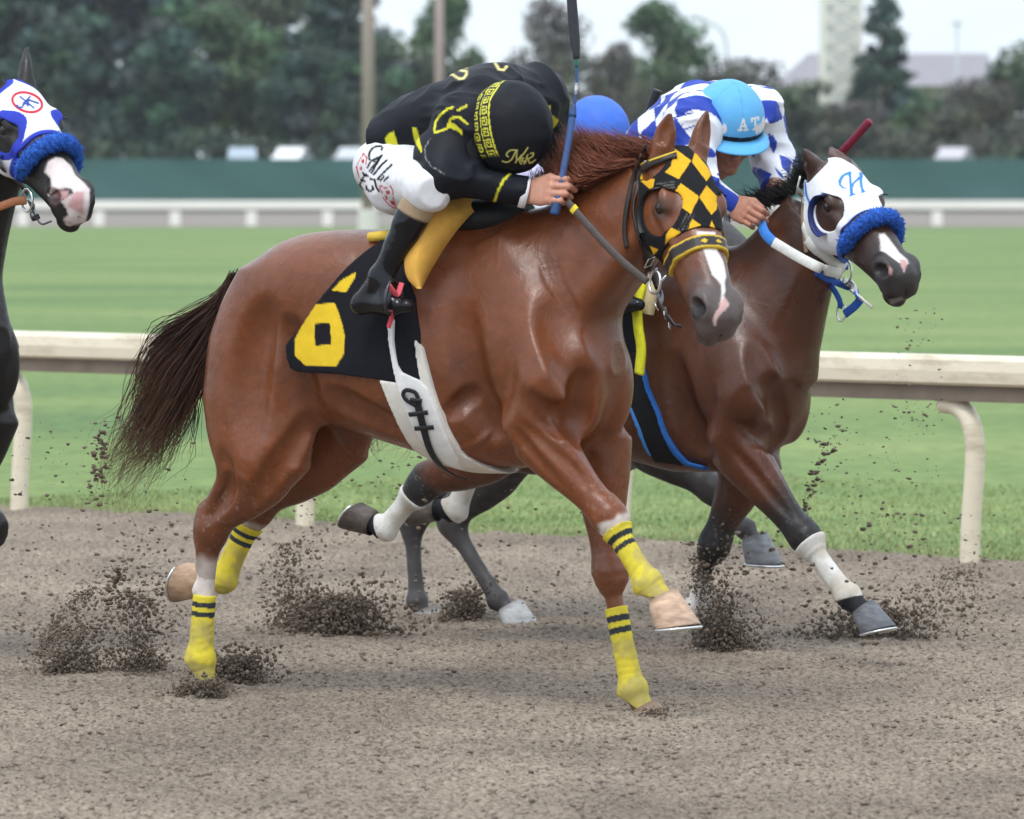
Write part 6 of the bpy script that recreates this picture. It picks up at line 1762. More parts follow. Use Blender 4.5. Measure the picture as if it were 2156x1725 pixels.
def cups(H, parent, col, ec=(.218, -.012), er=(.074, .068), width=.05):
    for sg in (1, -1):
        A = ring_pts(H, ec, er, lambda t: .094, 2.0, 5.4, sg=sg); B_ = ring_pts(H, (ec[0] + .006, ec[1] - .012), (er[0] + .006, er[1] + .004), lambda t: .094 + width, 2.05, 5.3, sg=sg); n = len(A); cc = H.P(ec[0], ec[1], 0)
        vs = [tuple(p) for p in A] + [tuple(p) for p in B_] + [tuple(np.array(p) + (cc - p) * .05) for p in B_] + [tuple(np.array(p) + (cc - p) * .05) for p in A]
        fs = [(j * n + i, j * n + i + 1, ((j + 1) % 4) * n + i + 1, ((j + 1) % 4) * n + i) for j in range(4) for i in range(n - 1)]
        C = np.ones((len(vs), 4)); C[:] = col; link_mesh('blinker_cup', vs, fs, M_LEATHER, parent, True, C)
cups(HEAD2, h2, NVY)
def fleece_roll(parent, H, a0, slope, off=.020, col=BLU, rad=.027):
    """sheepskin shadow roll over the nose"""
    pts = []
    for t in np.linspace(-1.75, 1.75, 29):
        l = .100 * math.sin(t) if abs(t) < 1.57 else .100 * math.copysign(1, t); v = -.045 + .145 * math.cos(t) if abs(t) < 1.57 else -.045 - .10 * (abs(t) - 1.57)
        pts.append(H.P(a0 + slope * (v - .08), v, l))
    P = bez(pts, 110); rg = np.random.default_rng(3); m = MB(); m.tube(P, [.018] + [rad] * 12 + [.018], 18)
    V = np.array(m.v); cen = np.repeat(P, 18, 0); d = V - cen
    k = 1 + .16 * vnoise(V, 55, 3) + .20 * rg.normal(0, 1, len(V)).clip(-1.4, 1.4) * .6
    V = cen + d * k[:, None]; C = np.ones((len(V), 4)); C[:] = col; C[:, :3] *= rg.uniform(.7, 1.3, len(V))[:, None]
    o = link_mesh('shadow_roll', V, m.f, M_FLEECE, parent, True, C)
    # curly pile standing off the roll
    n = 1500; i = rg.integers(0, len(V), n); dr = d[i] / np.linalg.norm(d[i], axis=1)[:, None]; paths = []
    for q, e in zip(V[i], dr): 
        w = e + rg.normal(0, .5, 3); paths.append(np.array([q - e * .004, q + w * .003, q + w * .005 + rg.normal(0, .002, 3)]))
    strands('pile', o, None, paths, .0022, [np.array(col[:3])] * n, 4)
fleece_roll(h2, HEAD2, .380, .10)
WS = (.70, .69, .65, .5)
b2 = lambda pts, lift, tf=TFH2, g=BG2, F=F2: on_surf(g, F, t2(pts, tf), lift)
P, Nn = b2([(70, 300), (45, 420), (35, 510), (70, 600), (95, 760), (130, 900), (180, 980)], .012); strap('cheek_strap', h2, P, .011, .0035, WS, Nn)
P, Nn = b2([(60, 540), (80, 720), (100, 900), (110, 1060)], .010); strap('throat_latch', h2, P, .008, .003, (.25, .18, .12, .5), Nn)
P, Nn = b2([(130, 930), (190, 1000), (260, 1070), (340, 1140), (420, 1200), (455, 1195)], .016); strap('cheek_piece', h2, P, .018, .004, WS, Nn)
P, Nn = b2([(500, 960), (470, 1060), (450, 1130), (470, 1220)], .016); strap('nose_strap', h2, P, .013, .004, BLU, Nn)
bc2 = b2([(480, 1240)], .014)[0][0]; bn2 = HEAD2.l
m = MB(); rg_ = [bc2 + .045 * (math.cos(t) * HEAD2.a + math.sin(t) * HEAD2.v) + bn2 * .012 for t in np.linspace(0, 2 * math.pi, 25)]; m.tube(rg_, .0042, 8, cap=False)
m.tube([bc2 + HEAD2.a * .045 + bn2 * .014, bc2 + HEAD2.a * .085 - HEAD2.v * .0 + bn2 * .008], [.006, .004], 8); m.build('bit_ring', M_STEEL, h2)
P, Nn = b2([(440, 1330), (530, 1390), (620, 1450), (700, 1520), (790, 1590)], .012); strap('chin_strap', h2, P, .013, .004, WS, Nn)
P, Nn = b2([(190, 1250), (300, 1320), (420, 1370), (560, 1430), (620, 1480)], .008); strap('jaw_strap', h2, P, .013, .004, BLU, Nn)
q0 = b2([(350, 1370)], .0)[0][0]; px_ = lambda x, y, yy: L2(*t2([(x, y)], TFH2)[0], yy); yq = q0[1]
strap('lead_strap', h2, [px_(330, 1370, yq), px_(400, 1470, yq - .01), px_(440, 1560, yq - .01), px_(440, 1620, yq)], .011, .003, BLU, [(0, -1, 0)] * 4)
strap('lead_strap', h2, [px_(650, 1530, yq - .02), px_(590, 1600, yq - .02), px_(490, 1680, yq)], .016, .005, BLU, [(0, -1, 0)] * 3)
m = MB(); c = px_(455, 1640, yq); m.tube([c + .030 * np.array([math.cos(t) * .6, .1 * math.sin(t), math.sin(t) - .3]) for t in np.linspace(0, 2 * math.pi, 21)], .004, 7, cap=False); m.build('halter_ring', M_STEEL, h2)
rh2 = L2(1602, 468, -.17); re2 = empty('reins', tuple(F2.toworld(rh2)[0]), -F2.ang); tag(re2, 'white rubber reins with blue grip held by the checked jockey', 'reins')
be2 = bc2 + bn2 * .02 - HEAD2.v * .01; rp2 = [rh2, L2(1611, 492, -.19), L2(1628, 510, -.20), L2(1680, 541, -.20), L2(1730, 566, -.20), be2]
strap('rein_grip', re2, [p - rh2 for p in rp2[:3]], .019, .004, RBL, [(0, -1, .15)] * 3)
strap('rein_strap', re2, [p - rh2 for p in rp2[2:]], .019, .004, WS, [(0, -1, .15)] * 4)
for f in (.2, .45, .7):
    c = rp2[2] * (1 - f) + be2 * f - rh2 + np.array([0, -.006, 0]); m = MB(); m.add([c + np.array(q) for q in ((-.010, 0, 0), (0, 0, -.010), (.010, 0, 0), (0, 0, .010))], [(0, 1, 2, 3)])
    a = rp2[2] * (1 - f - .03) + be2 * (f + .03) - rh2
# leg boots
def boot_paint2(V, C, N):
    C[:] = (.66, .64, .60, .7); n = vnoise(V, 16, 3); blend(C, sstep(-.1, .6, n) * .6, (.42, .35, .26)); splash(V, C, 1.1, .8, 74)
def dark_boot(V, C, N): C[:] = (.020, .021, .024, .6)
for J, pr_i, s0, s1, ext in ((nf2, foreleg(nf2), .10, .98, .015), (nh2, hindleg(nh2), .18, 1., .02), (fh2, hindleg(fh2), .10, 1., .02)):
    k = np.asarray(J['knee'] if 'knee' in J else J['hock']); f = np.asarray(J['fet']); co = np.asarray(J['cor'])
    bandage(h2, pr_i, k + (f - k) * s0, f + _n(f - k) * ext, .008, boot_paint2, name='leg_boot', fold=.0008, tilt1=-.5 * fwd(k, f, J.get('hint2', J.get('hint'))))
    bandage(h2, pr_i, f + (co - f) * .15, f + (co - f) * .9, .006, dark_boot, name='pastern_wrap', fold=.0005)
DB = [(.012, .010, .010), (.018, .014, .012), (.010, .009, .010)]
mane(h2, F2, BG2, [(1715, 345, 0), (1700, 375, 0), (1670, 405, 0), (1635, 425, 0), (1600, 440, 0), (1560, 460, 0)], [[(1705, 332, 0), (1695, 325, 0), (1700, 318, 0)], [(1690, 352, 0), (1682, 342, 0), (1672, 345, 0)], [(1650, 392, 0), (1635, 385, 0), (1620, 392, 0)], [(1615, 410, 0), (1595, 402, 0), (1580, 410, 0)], [(1585, 422, 0), (1570, 412, 0), (1560, 405, 0)], [(1545, 450, 0), (1535, 445, 0), (1530, 450, 0)]], 1100, .0020, DB, 27, .016)
tail(h2, F2, None, [[(975, 640, 0), (945, 700, 0), (890, 760, 0), (820, 830, 0), (770, 900, .02), (735, 960, .02)], [(978, 650, 0), (950, 730, 0), (910, 820, 0), (860, 890, 0), (820, 950, 0), (790, 975, 0)], [(980, 660, 0), (960, 740, 0), (930, 820, 0), (900, 890, 0), (860, 930, 0), (800, 950, .02)]], 70, .0024, DB, 28)

# saddle of the bay: yellow cloth edge, black and blue girth
so2 = so + OFF2; so2[0] = L2(1330, 600, 0)[0]
sd2 = empty('racing_saddle', tuple(F2.toworld(so2)[0]), -F2.ang); tag(sd2, 'black racing saddle with yellow cloth edge and blue bound girth on the bay', 'saddle')
bn_l = [q for q in PR2 if q[0].lo[2] > .50]
sg2 = Grid(L2(1150, 960, 0) - np.array([0, .5, .3]), L2(1520, 440, 0) + np.array([0, .5, .1]), .009)
for q in bn_l: sg2.add(*q)
TFS2 = (1287.6, 568.9, .295)
def band_shell(name, pl, off, col, res=.0055, yneg=False, par=None):
    P = on_surf(sg2, F2, t2(pl, TFS2))[0][:, [0, 2]]
    reg = lambda x, y, z: poly_sd(x + 0 * z, z + 0 * x, P) + 0 * y
    return local_obj(shell(name, sd2, bn_l, sg2.lo, sg2.lo + np.array(sg2.D.shape) * .009, res, off, reg, M_CLOTH, flat_paint(col)), so2)
band_shell('girth', [(60, 740), (140, 960), (200, 1130), (290, 1320), (330, 1370), (560, 1400), (480, 1330), (380, 1170), (335, 1030), (255, 850), (205, 590), (150, 590)], .016, (.014, .014, .016, .5))
band_shell('girth_binding', [(205, 590), (255, 850), (330, 1020), (375, 1170), (455, 1310), (545, 1390), (700, 1428), (690, 1400), (560, 1370), (480, 1290), (400, 1160), (352, 1015), (275, 840), (222, 600)], .022, (.035, .15, .48, .6))
band_shell('girth_binding', [(132, 960), (195, 1130), (285, 1320), (310, 1330), (225, 1130), (165, 985)], .022, (.06, .22, .55, .6))
local_obj(strap('cloth_edge', sd2, [L2(1352, 598, -.33), L2(1342, 640, -.345), L2(1344, 690, -.35), L2(1350, 735, -.345), L2(1346, 788, -.34)], .030, .010, (.66, .62, .02, .7), [(-.6, -.8, 0)] * 5), so2)
local_obj(strap('foam_pad', sd2, [L2(1362, 575, -.30), L2(1366, 620, -.325), L2(1358, 660, -.33)], .035, .018, (.50, .40, .22, .8), [(-.3, -.9, 0)] * 3), so2)
def sc2(V, C, N): C[:] = (.014, .014, .017, .7)
band_shell('saddlecloth', [(-260, -200), (-160, 640), (60, 760), (180, 740), (200, 480), (160, 250), (220, 60), (330, -60), (200, -260)], .014, (.014, .014, .017, .7))

# rider of the bay
P2 = {}
hoff = OFF2.copy(); hoff[0] += (L2(1543, 226, 0) - L2(1612, 862, 0))[0] - (L(1062, 276, -.075) - L(1180, 795, -.2))[0] - .06; hoff[2] = -.04
for k in ('Hn', 'Hf', 'Kn', 'Kf', 'An', 'Af', 'Hen', 'Ban', 'Hef', 'Baf'): P2[k] = P1[k] + hoff
P2.update(t0=(P2['Hn'] + P2['Hf']) / 2 + np.array([.03, 0, .10]), t1=L2(1510, 240, .02), tst=[(0, .075, .075, .125), (.2, .11, .10, .155), (.5, .125, .13, .18), (.8, .105, .14, .19), (1, .07, .11, .13)],
          Sn=L2(1460, 268, -.19), Sf=L2(1592, 245, .20), En=L2(1462, 385, -.27), Ef=L2(1628, 335, .28), Wn=L2(1545, 432, -.16), Wf=L2(1630, 395, .12), hem=((P2['Hn'] + P2['Hf']) / 2 + np.array([0, 0, .03]), (.8, 0, .6)),
          head=(L2(1532, 268, -.04), (.36, -.30, .88), (.55, -.45, -.62), 1.08))
TFA = (1425.4, 155.7, .12497); TFR = (1167.9, 167.7, .15278); TFG = (1461.3, 359.3, .11111)
def jp2(V, C, N):
    C[:] = (.74, .75, .80, .5); B_ = (.025, .055, .36, .5); Q = V
    s = .085; d1 = Q[:, 0] * .85 - Q[:, 1] * .53; d2 = Q[:, 2] * 1.0 + Q[:, 1] * .35 + Q[:, 0] * .25; u = (d1 + .72 * d2) / s * .8; w = (d1 - .72 * d2) / s * .8
    k = (np.mod(np.floor(u) + np.floor(w), 2) < 1); blend(C, k * 1., B_)
    # front panels as seen
    big = [[(1780, 130), (1820, 120), (1980, 200), (1900, 360), (1730, 330), (1790, 270)], [(1480, 300), (1550, 345), (1680, 310), (1690, 340), (1600, 470), (1480, 480)], [(1070, 510), (1240, 350), (1300, 345), (1130, 560), (1100, 575)]]
    wht = [[(1000, 520), (1240, 350), (1470, 250), (1480, 480), (1400, 560), (1330, 720), (1250, 720)], [(1460, 250), (1810, 85), (1780, 270), (1720, 330), (1560, 345)], [(1815, 70), (2000, 30), (2150, 30), (1990, 190)], [(1700, 340), (1920, 360), (1990, 560), (1640, 560), (1640, 470)]]
    stroke(F2, V, N, C, [[(1640, 530), (1900, 455)], [(1690, 690), (1760, 620)], [(1790, 690), (1920, 640)]], 3.2, (.02, .04, .30, .5), TFR, lim=-.5)
    dye(F2, V, N, C, [[(1500, 740), (1640, 1000), (1800, 1720), (1600, 1760), (1280, 1560), (1300, 1400), (1400, 1180)]], (.74, .75, .80, .5), TFA, lim=-.5)
    dye(F2, V, N, C, [[(1530, 1000), (1620, 1040), (1690, 1150), (1680, 1250), (1625, 1340), (1560, 1220)], [(1280, 1560), (1420, 1600), (1600, 1690), (1500, 1850), (1270, 1760)], [(1640, 1560), (1780, 1690), (1800, 1780), (1700, 1700)]], B_, TFA, lim=-.5)
    dye(F2, V, N, C, [[(430, 70), (600, -30), (960, 40), (860, 150), (600, 225)], [(1100, -20), (1460, 75), (1350, 330), (1090, 160)]], B_, TFG, lim=-.5)
def helm2(F, r, base, p, HP):
    def pt(V, C, N, h, f, s):
        C[:] = (.12, .40, .72, .5); rim = h + .035 - .055 * f
        blend(C, ((rim > .008) & (rim < .026)) * 1., (.012, .012, .016, .5)); ang = np.arctan2(s, f)
        for i in range(3):
            e = .027 + .011 * i; u = np.mod(ang * .125 / .017 + .5 * (i % 2), 1) - .5; vv = (rim - e - .011) / .011
            side = (np.abs(ang) > .40) & (np.abs(ang) < 2.6)
            blend(C, (side & ((np.abs(u) * 2 + np.abs(vv)) < 1.0)) * 1., (.68, .67, .68, .6))
        for sm in (0, 1.05, 2.1, -1.05, -2.1, 3.14): blend(C, (np.abs(np.mod(ang - sm + math.pi, 2 * math.pi) - math.pi) * np.hypot(f, s) < .0018) * (rim > .02) * .45, (.05, .22, .48))
        W_ = (.70, .69, .68, .6)
        stroke(F2, V, N, C, [[(1060, 945), (1120, 760), (1165, 935)], [(1085, 880), (1160, 880)], [(1035, 950), (1090, 950)], [(1135, 948), (1195, 942)], [(1255, 760), (1375, 730)], [(1260, 755), (1262, 800)], [(1370, 730), (1372, 775)], [(1315, 750), (1320, 935)], [(1285, 938), (1350, 928)]], 3.8, W_, TFA)
        stroke(F2, V, N, C, [[(1460, 740), (1430, 850), (1410, 980)]], 3.5, W_, TFA, lim=-.4)
    make_helmet(F, r, base, HP, pt, (.12, .42, .74), visor=True, visor_len=.062, cap_folds=.0015, rx=(.146, .142, .128))
hand2 = (P2['Wn'] + np.array([-.01, 0, .0]), (.86, -.28, -.30), (.42, .35, .84), (-.1, -.9, .55), 1.12, .40)
hand2f = (P2['Wf'], (.8, -.5, -.2), (-.1, -.3, .95), (.1, 1, .2), 1.0, .9)
boot2 = boot1
j2, j2b = rider(F2, 'jockey in blue and white checks with light blue cap bent over the bay', P2, jp2, lambda V, C, N: flat_paint((.72, .72, .74, .7))(V, C, N), boot2, helm2, [hand2, hand2f], skin=(.40, .19, .125, .5))
MAR = (.16, .012, .030)
whip(F2, 'dark red whip pointing up behind the white hooded head', [L2(1690, 395, .14), L2(1768, 325, .14), L2(1832, 255, .14)], [(0, .35, .008, (.05, .02, .02), 'shaft', .4), (.35, 1., .0155, MAR, 'popper', .5)])

# ---- grey brown horse hidden between ----------------------------------------
F4 = Frame(19.80); L4 = F4.L
OFF4 = L4(1255, 252, 0) - L(1062, 276, -.075); OFF4[1] = 0; OFF4[2] = -.10
nf4 = dict(elbow=L4(1370, 935, -.15), knee=L4(1500, 1030, -.13), fet=L4(1572, 1112, -.13), cor=L4(1590, 1142, -.13), hint=(1, 0, .6), toe=(1, 0, -.1), sole=(-.05, 0, -1))
ff4 = dict(elbow=L4(1350, 900, .13), knee=L4(1430, 940, .12), fet=L4(1360, 965, .12), cor=L4(1330, 955, .12), hint=(1, 0, .5), toe=(-.3, 0, -1), sole=(-1, 0, .2))
nh4 = dict(stifle=L4(1075, 930, -.15), hock=L4(950, 1100, -.12), fet=L4(1050, 1262, -.12), cor=L4(1078, 1288, -.12), hint=(1, 0, .1), hint2=(1, 0, .5), hint3=(1, 0, .6), toe=(1, 0, .1), sole=(.1, 0, -1))
fh4 = dict(stifle=L4(1060, 930, .15), hock=L4(868, 1095, .12), fet=L4(880, 1265, .12), cor=L4(895, 1298, .12), hint=(1, 0, .1), hint2=(1, 0, .1), hint3=(1, 0, .5), toe=(1, 0, 0), sole=(0, 0, -1))
sh4 = shift_sh(OFF4); sh4['gtn'] = L4(1040, 960, -.15); sh4['gtf'] = L4(1030, 960, .15)
neck4 = dict(base=neck1['base'] + OFF4, top=L4(1440, 520, 0), up=(-.6, 0, .8), st=neck1['st'])
HEAD4 = Head(L4(1475, 470, 0), 5, 40)
PR4 = horse_prims(shift_T(OFF4), HEAD4, nf4, ff4, nh4, fh4, neck4, L4, sh4)
HP4 = HEAD4.prims() + ear_prims(HEAD4.P(-.02, .05, .06), HEAD4.P(-.16, .03, .07), HEAD4.v) + ear_prims(HEAD4.P(-.02, .05, -.06), HEAD4.P(-.16, .03, -.07), HEAD4.v)
h4 = F4.root('racehorse'); tag(h4, 'dark grey horse hidden behind the others with only its legs and belly showing', 'horse', 'racehorses on the track')
lo4, hi4 = bbox(PR4 + HP4); BG4 = build_prims(PR4 + HP4, lo4, hi4, .011)
def p4(V, C, N):
    C[:] = (.036, .031, .031, .6); n = vnoise(V, 40, 3); blend(C, sstep(-.2, .9, n) * .4, (.09, .082, .08))
    for J in (nh4, fh4, nf4):
        t, d = seg_t(V, J['hock'] if 'hock' in J else J['knee'], J['fet']); blend(C, (d < .10) * sstep(-.3, .6, t) * .6, (.085, .080, .082))
sdf_obj('body', BG4, M_COAT, h4, p4)
for J, c in ((nf4, (.25, .25, .26)), (ff4, (.2, .2, .2)), (nh4, (.42, .42, .42)), (fh4, (.3, .29, .28))): hoof(h4, J, c)
tail(h4, F4, None, [[(820, 700, 0), (790, 780, 0), (760, 850, 0), (720, 900, 0), (690, 940, 0)], [(825, 720, 0), (800, 800, 0), (790, 880, 0), (780, 930, 0), (790, 975, 0)]], 160, .0034, DB, 31)
P3 = {k: (v + OFF4 if isinstance(v, np.ndarray) else v) for k, v in P1.items()}
for k in ('t0', 't1', 'Sn', 'Sf', 'En', 'Ef'): P3[k] = P3[k] + np.array([-.03, 0, -.09])
P3['seatn'] = (P1['seatn'][0] + OFF4, P1['seatn'][1])
P3['bulgen'] = (P1['bulgen'][0] + OFF4, P1['bulgen'][1]); P3['head'] = (L4(1254, 288, -.05), (.55, -.2, .80), (.75, -.25, -.6), 1.0); P3['hem'] = (P1['hem'][0] + OFF4, P1['hem'][1])
def jp3(V, C, N):
    C[:] = (.50, .48, .66, .5); k = vnoise(V, 7, 5) > .15; blend(C, k * .8, (.72, .72, .78))
def helm3(F, r, base, p, HP):
    make_helmet(F, r, base, HP, lambda V, C, N, h, f, s: flat_paint((.06, .16, .62, .5))(V, C, N), (.06, .16, .6), visor=True, cap_folds=.003)
j3, j3b = rider(F4, 'jockey whose royal blue cap shows just above the chestnut mane', P3, jp3, lambda V, C, N: flat_paint((.7, .7, .72, .7))(V, C, N), boot1, helm3, [(P3['Wn'], (.93, -.08, .10), (-.08, .30, .95), (-.1, -1, .25), 1.1, .6), (P3['Wf'], (.9, -.3, -.2), (-.1, -.3, .95), (.1, 1, .2), 1.0, .8)], res=.008)
whip(F4, 'short black whip end poking up behind the checked jockey back', [L4(1335, 320, .1), L4(1362, 250, .1), L4(1384, 190, .1)], [(0, .4, .008, (.02, .02, .02), 'shaft', .4), (.4, 1., .019, (.022, .022, .026), 'popper', .5)])

# ---- dark horse entering at the left edge --------------------------------------
F5 = Frame(17.2); L5 = F5.L
OFF5 = L5(48, 740, .2) - L(1336, 770, .2); OFF5[1] = 0; OFF5[2] = .0
HEAD5 = Head(L5(19, 196, -.10), 24, 40, 1.8, k=1.0)
def sh_leg(J, o): return {k: (np.asarray(v) + o if isinstance(v, np.ndarray) else v) for k, v in J.items()}
nf5 = dict(elbow=nf_e if False else near_fore['elbow'] + OFF5 + np.array([.03, 0, -.02]), knee=L5(-12, 1120, -.14), fet=L5(-120, 1190, -.14), cor=L5(-165, 1180, -.14), hint=(1, 0, .2), hint2=(.4, 0, -1), hint3=(-.3, 0, -1), toe=(-.4, 0, -1), sole=(-1, 0, .3))
ff5 = sh_leg(far_fore, OFF5); ff5['knee'] = ff5['knee'] + np.array([-.18, 0, .0]); ff5['fet'] = ff5['fet'] + np.array([-.35, 0, .03]); ff5['cor'] = ff5['cor'] + np.array([-.36, 0, .03])
nh5, fh5 = sh_leg(near_hind, OFF5), sh_leg(far_hind, OFF5)
sh5 = shift_sh(OFF5); neck5 = dict(base=neck1['base'] + OFF5 + np.array([0, 0, .02]), top=L5(-12, 290, -.02), up=(-.6, 0, .8), st=neck1['st'])
PR5 = horse_prims(shift_T(OFF5), HEAD5, nf5, ff5, nh5, fh5, neck5, L5, sh5)
EAR5 = [(HEAD5.P(.0, .02, .066), L5(-25, 120, -.20)), (HEAD5.P(.0, .02, -.066), L5(58, 97, .0))]
HP5 = HEAD5.prims() + ear_prims(*EAR5[0], _n(HEAD5.l)) + ear_prims(*EAR5[1], _n(HEAD5.v * .3 - HEAD5.l))
h5 = F5.root('racehorse'); tag(h5, 'nearly black horse at the left edge with blue ringed white hood and pink muzzle', 'horse', 'racehorses on the track')
lo5, hi5 = bbox(PR5 + HP5); BG5 = build_prims(PR5 + HP5, lo5, hi5, .008)
TFH5 = (0., 143.7, .20826)
def p5(V, C, N):
    C[:] = (.010, .008, .007, .48); a, v, l = HEAD5.inv(V)
    dye(F5, V, N, C, [[(450, 1050), (480, 950), (560, 900), (630, 910), (720, 990), (760, 1080), (850, 1160), (905, 1220), (905, 1380), (880, 1500), (860, 1560), (700, 1600), (660, 1580), (640, 1530), (690, 1480), (670, 1420), (620, 1350), (700, 1290), (740, 1270), (730, 1220), (670, 1210), (560, 1230), (480, 1300), (520, 1200), (510, 1110)], [(440, 680), (480, 680), (530, 760), (470, 780)]], (.66, .57, .55, .5), TFH5, soft=1.5, lim=-.8)
    dye(F5, V, N, C, [[(760, 1250), (850, 1250), (840, 1480), (680, 1400), (700, 1330)], [(530, 1290), (600, 1240), (690, 1240), (690, 1310), (600, 1330)]], (.50, .28, .27, .5), TFH5, soft=3)
    for sg in (1, -1):
        q = np.linalg.norm(V - HEAD5.P(.588, .012, sg * .078), axis=1); blend(C, sstep(.034, .018, q), (.05, .018, .018, .6))
sdf_obj('body', BG5, M_COAT, h5, p5); eyes(h5, HEAD5)
for J in (nf5, ff5, nh5, fh5): hoof(h5, J, (.08, .075, .07))
B5 = (.035, .055, .42, .7)
def hood5_paint(V, C, N):
    C[:] = WHT; a, v, l = HEAD5.inv(V); q = np.sqrt(((a - .218) / .092) ** 2 + ((v + .012) / .086) ** 2)
    blend(C, (q < 1.) * (np.abs(l) > .04), B5); blend(C, sstep(.298, .304, a - .02 * v) * 1., B5)
    for e in EAR5:
        d = np.linalg.norm(V - (e[0] + (e[1] - e[0]) * .05), axis=1); blend(C, sstep(.076, .072, d), B5)
    stroke(F5, V, N, C, [[(275 + 150 * math.cos(t) * 1.0 + 8 * math.sin(t), 345 + 98 * math.sin(t) + 22 * math.cos(t)) for t in np.linspace(0, 2 * math.pi, 30)]], 5.6, (.52, .03, .05, .7), TFH5)
    stroke(F5, V, N, C, [[(170, 375), (190, 400), (225, 395), (255, 340), (305, 285)], [(205, 290), (255, 330), (340, 400)], [(235, 350), (290, 370)], [(285, 320), (385, 355)], [(290, 300), (280, 380)]], 4.0, (.03, .07, .30, .7), TFH5)
    dye(F5, V, N, C, [[(0, 1160), (110, 1170), (200, 1240), (190, 1290), (0, 1280)]], (.50, .025, .04, .7), TFH5, lim=-.3)
nk5 = [q for q in PR5 if isinstance(q[0], Loft) and np.allclose(q[0].p0, neck5['base'])]
hood(h5, F5, HEAD5, nk5, None, (.218, -.012), (.066, .060), [(EAR5[0][0], .05), (EAR5[1][0], .046)], hood5_paint, .318, .02, back2)
cups(HEAD5, h5, (.03, .045, .20, .5), er=(.070, .064)); fleece_roll(h5, HEAD5, .39, .10, rad=.029)
b5 = lambda pts, lift: on_surf(BG5, F5, t2(pts, TFH5), lift)
P, Nn = b5([(0, 930), (60, 1010), (120, 1100), (180, 1170), (240, 1250)], .014); strap('cheek_piece', h5, P, .010, .004, (.06, .045, .035, .5), Nn)
bc5 = b5([(330, 1310)], .012)[0][0]; m = MB(); rg_ = [bc5 + .040 * (math.cos(t) * HEAD5.a + math.sin(t) * HEAD5.v) + HEAD5.l * .012 for t in np.linspace(0, 2 * math.pi, 25)]; m.tube(rg_, .0042, 8, cap=False); m.build('bit_ring', M_STEEL, h5)
P, Nn = b5([(330, 1330), (300, 1400), (360, 1500), (430, 1480)], .014); strap('chin_strap', h5, P, .010, .004, (.03, .028, .03, .4), Nn)
yy = bc5[1]; m = MB(); m.tube(bez([bc5 + HEAD5.l * .01, L5(76, 457, yy), L5(88, 472, yy), L5(108, 466, yy - .01)], 24), .0035, 7); local = m.build('bit_loop', mat_plain('dark_rubber', (.08, .08, .085), rough=.5), h5)
r5 = bc5 + HEAD5.l * .015; re5 = empty('reins', tuple(F5.toworld(r5)[0]), -F5.ang); tag(re5, 'tan leather rein leaving the left edge from the dark horse bit', 'reins')
strap('rein_strap', re5, [np.zeros(3), L5(30, 425, yy - .03) - r5, L5(-30, 440, yy - .06) - r5, L5(-140, 430, yy - .04) - r5], .016, .004, (.24, .085, .03, .5), [(0, -1, .2)] * 4)
mane(h5, F5, BG5, [(0, 215, 0), (-60, 260, 0), (-110, 310, 0), (-160, 370, 0)], [[(-30, 190, 0), (-60, 195, 0), (-90, 210, 0)], [(-90, 240, 0), (-115, 240, 0), (-140, 250, 0)], [(-140, 290, 0), (-165, 285, 0), (-190, 295, 0)], [(-190, 350, 0), (-215, 345, 0), (-235, 355, 0)]], 500, .003, DB, 41, .016)
# ------------------------------------------------------------------ dirt thrown up by the hooves
def spray(name, org, n, fn, smin, smax, seed, stretch=None):
    """fn(rg, n) -> offsets from org (world axes)"""
    rg = np.random.default_rng(seed); n = int(n * 5.2); smin *= .28; smax *= .72; O = fn(rg, n); m_ = rg.uniform(0, 1, n) < .35; O[m_] *= np.array([1.45, 1.3, 1.35]) * rg.uniform(.6, 1.25, (m_.sum(), 1)); O[m_, 0] += .05 * O[m_, 2] / .2; O[:, 2] *= .86; k = vnoise(O, 9, seed) * .5 + .5
    O = O[rg.uniform(0, 1, n) < .25 + .9 * k]; n = len(O)
    s = smin + (smax - smin) * rg.uniform(0, 1, n) ** 5
    o = lumps(name, O, s, M_CLOD, seed, None, stretch); o.location = org; o['kind'] = 'stuff'; return o
def fan(w, h, lean, depth, pw=1.4, base=.02):
    def f(rg, n):
        z = h * rg.uniform(0, 1, n) ** pw; x = rg.normal(0, w * .33, n) * (1 - .25 * z / h) + lean * z; y = rg.normal(0, depth * .4, n)
        return np.stack([x, y, z + base], -1)
    return f
def arc(pts, spread):
    def f(rg, n):
        P = bez(pts, 60); i = rg.integers(0, len(P), n); return P[i] + rg.normal(0, spread, (n, 3)) * np.array([1, 1.2, 1])
    return f
def ground(px, py, dz=0.): 
    Y = FPX * CAMH / (py - HY); return at(px, py, Y)
g0 = lambda px, py: tuple(ground(px, py))
# behind and ahead of the planted hind hoof
spray('dirt_spray', g0(500, 1438), 1500, fan(.15, .11, .05, .12, 1.1, -.01), .004, .013, 1)
spray('dirt_spray', g0(300, 1415), 1400, fan(.13, .33, -.12, .12, 2.6, 0), .004, .012, 2)
spray('dirt_spray', g0(150, 1420), 1300, fan(.20, .20, -.02, .14, 2.4, 0), .004, .012, 3)
spray('dirt_spray', g0(125, 1400), 420, lambda rg, n: arc([(-.05, 0, .03), (-.03, 0, .14), (.04, 0, .24), (.11, 0, .31)], .016)(rg, n), .004, .009, 4)
spray('dirt_spray', g0(700, 1335), 2300, fan(.30, .17, .12, .20, 1.6, 0), .005, .016, 5)
spray('dirt_spray', g0(620, 1325), 900, fan(.14, .38, -.10, .14, 1.6, 0), .004, .011, 6)
spray('dirt_spray', g0(975, 1308), 700, fan(.12, .14, -.03, .12, 1.3, 0), .005, .014, 7)
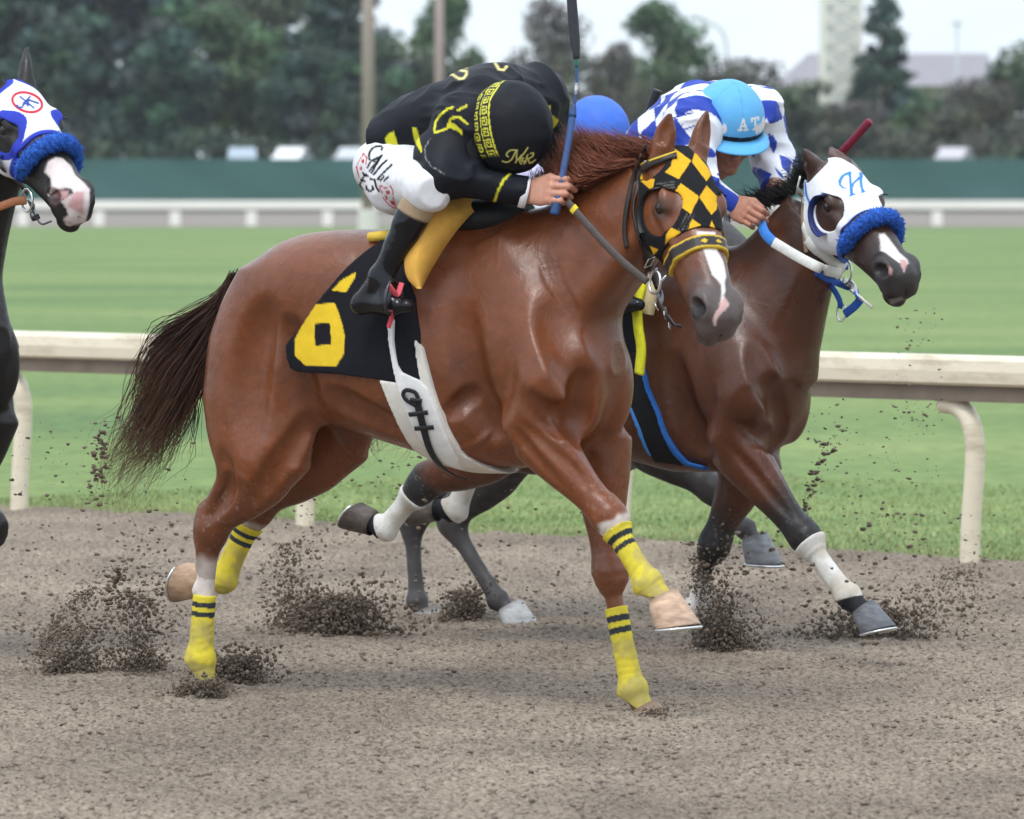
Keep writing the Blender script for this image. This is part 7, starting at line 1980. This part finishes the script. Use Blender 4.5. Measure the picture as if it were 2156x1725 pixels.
spray('dirt_spray', g0(1490, 1375), 1900, lambda rg, n: (lambda t, q: np.stack([.10 * t + .05 * q + .03, rg.normal(0, .05, n), (.26 * (1 - t) ** 1.0) * rg.uniform(.05, 1, n)], -1))(rg.uniform(-.9, 1, n), rg.normal(0, .5, n)), .004, .012, 8)
spray('dirt_spray', g0(1830, 1345), 1300, fan(.36, .13, .25, .2, 1.5, 0), .005, .014, 9)
spray('dirt_spray', g0(1960, 1300), 420, fan(.30, .22, .5, .3, 1.2, 0), .004, .011, 10)
spray('dirt_spray', g0(425, 1466), 900, fan(.13, .07, .03, .10, 1.1, -.01), .004, .012, 21)
spray('dirt_spray', g0(1375, 1512), 260, fan(.09, .045, .02, .07, 1.2, -.01), .004, .010, 22)
# clods in the air
def cloud(seed, n, box, smin, smax, pw=1.):
    n = int(n * 1.6); rg = np.random.default_rng(seed); x0, x1, y0, y1, Y0, Y1 = box; P = []
    while len(P) < n:
        px = rg.uniform(x0, x1); py = y1 - (y1 - y0) * rg.uniform(0, 1) ** (1 / pw); Y = rg.uniform(Y0, Y1)
        q = at(px, py, Y)
        if q[2] > .01 and vnoise(np.array([[px / 60., py / 60., seed]]), 1., seed)[0] > rg.uniform(-.9, .7): P.append(q)
    P = np.array(P); c = P.mean(0); c[2] = 0
    s = .5 * smin + .8 * (smax - smin) * rg.uniform(0, 1, n) ** 3.5
    o = lumps('flying_dirt', P - c, s, M_CLOD, seed, None, (1.3, 1, .8)); o.location = tuple(c); o['kind'] = 'stuff'
cloud(11, 420, (20, 420, 860, 1400, 20.5, 22.5), .003, .013, .55)
cloud(12, 330, (540, 900, 960, 1320, 21.5, 24), .003, .012, .6)
cloud(13, 150, (930, 1300, 1000, 1330, 22, 24), .003, .011, .7)
cloud(14, 420, (1480, 2150, 1080, 1360, 21, 25), .003, .015, .7)
cloud(15, 110, (1700, 1990, 840, 1130, 21.5, 23.5), .004, .011, 1.)
cloud(16, 60, (1880, 1990, 640, 900, 22.5, 24.5), .004, .011, 1.)
rgx = np.random.default_rng(77)
for k, pts in enumerate(([(1690, 1130), (1710, 1040), (1735, 960), (1765, 900)], [(210, 1330), (240, 1240), (255, 1180)], [(200, 1060), (205, 960), (212, 900)])):
    Pp = bez([tuple(at(x, y, 22.5 if k == 0 else 20.8)) for x, y in pts], 60); n = 90; i = rgx.integers(0, len(Pp), n); Q = Pp[i] + rgx.normal(0, .018, (n, 3)); c = Q.mean(0); c[2] = 0
    o = lumps('flying_dirt', Q - c, .003 + .009 * rgx.uniform(0, 1, n) ** 2, M_CLOD, 80 + k, None, (1.3, 1, .8)); o.location = tuple(c); o['kind'] = 'stuff'
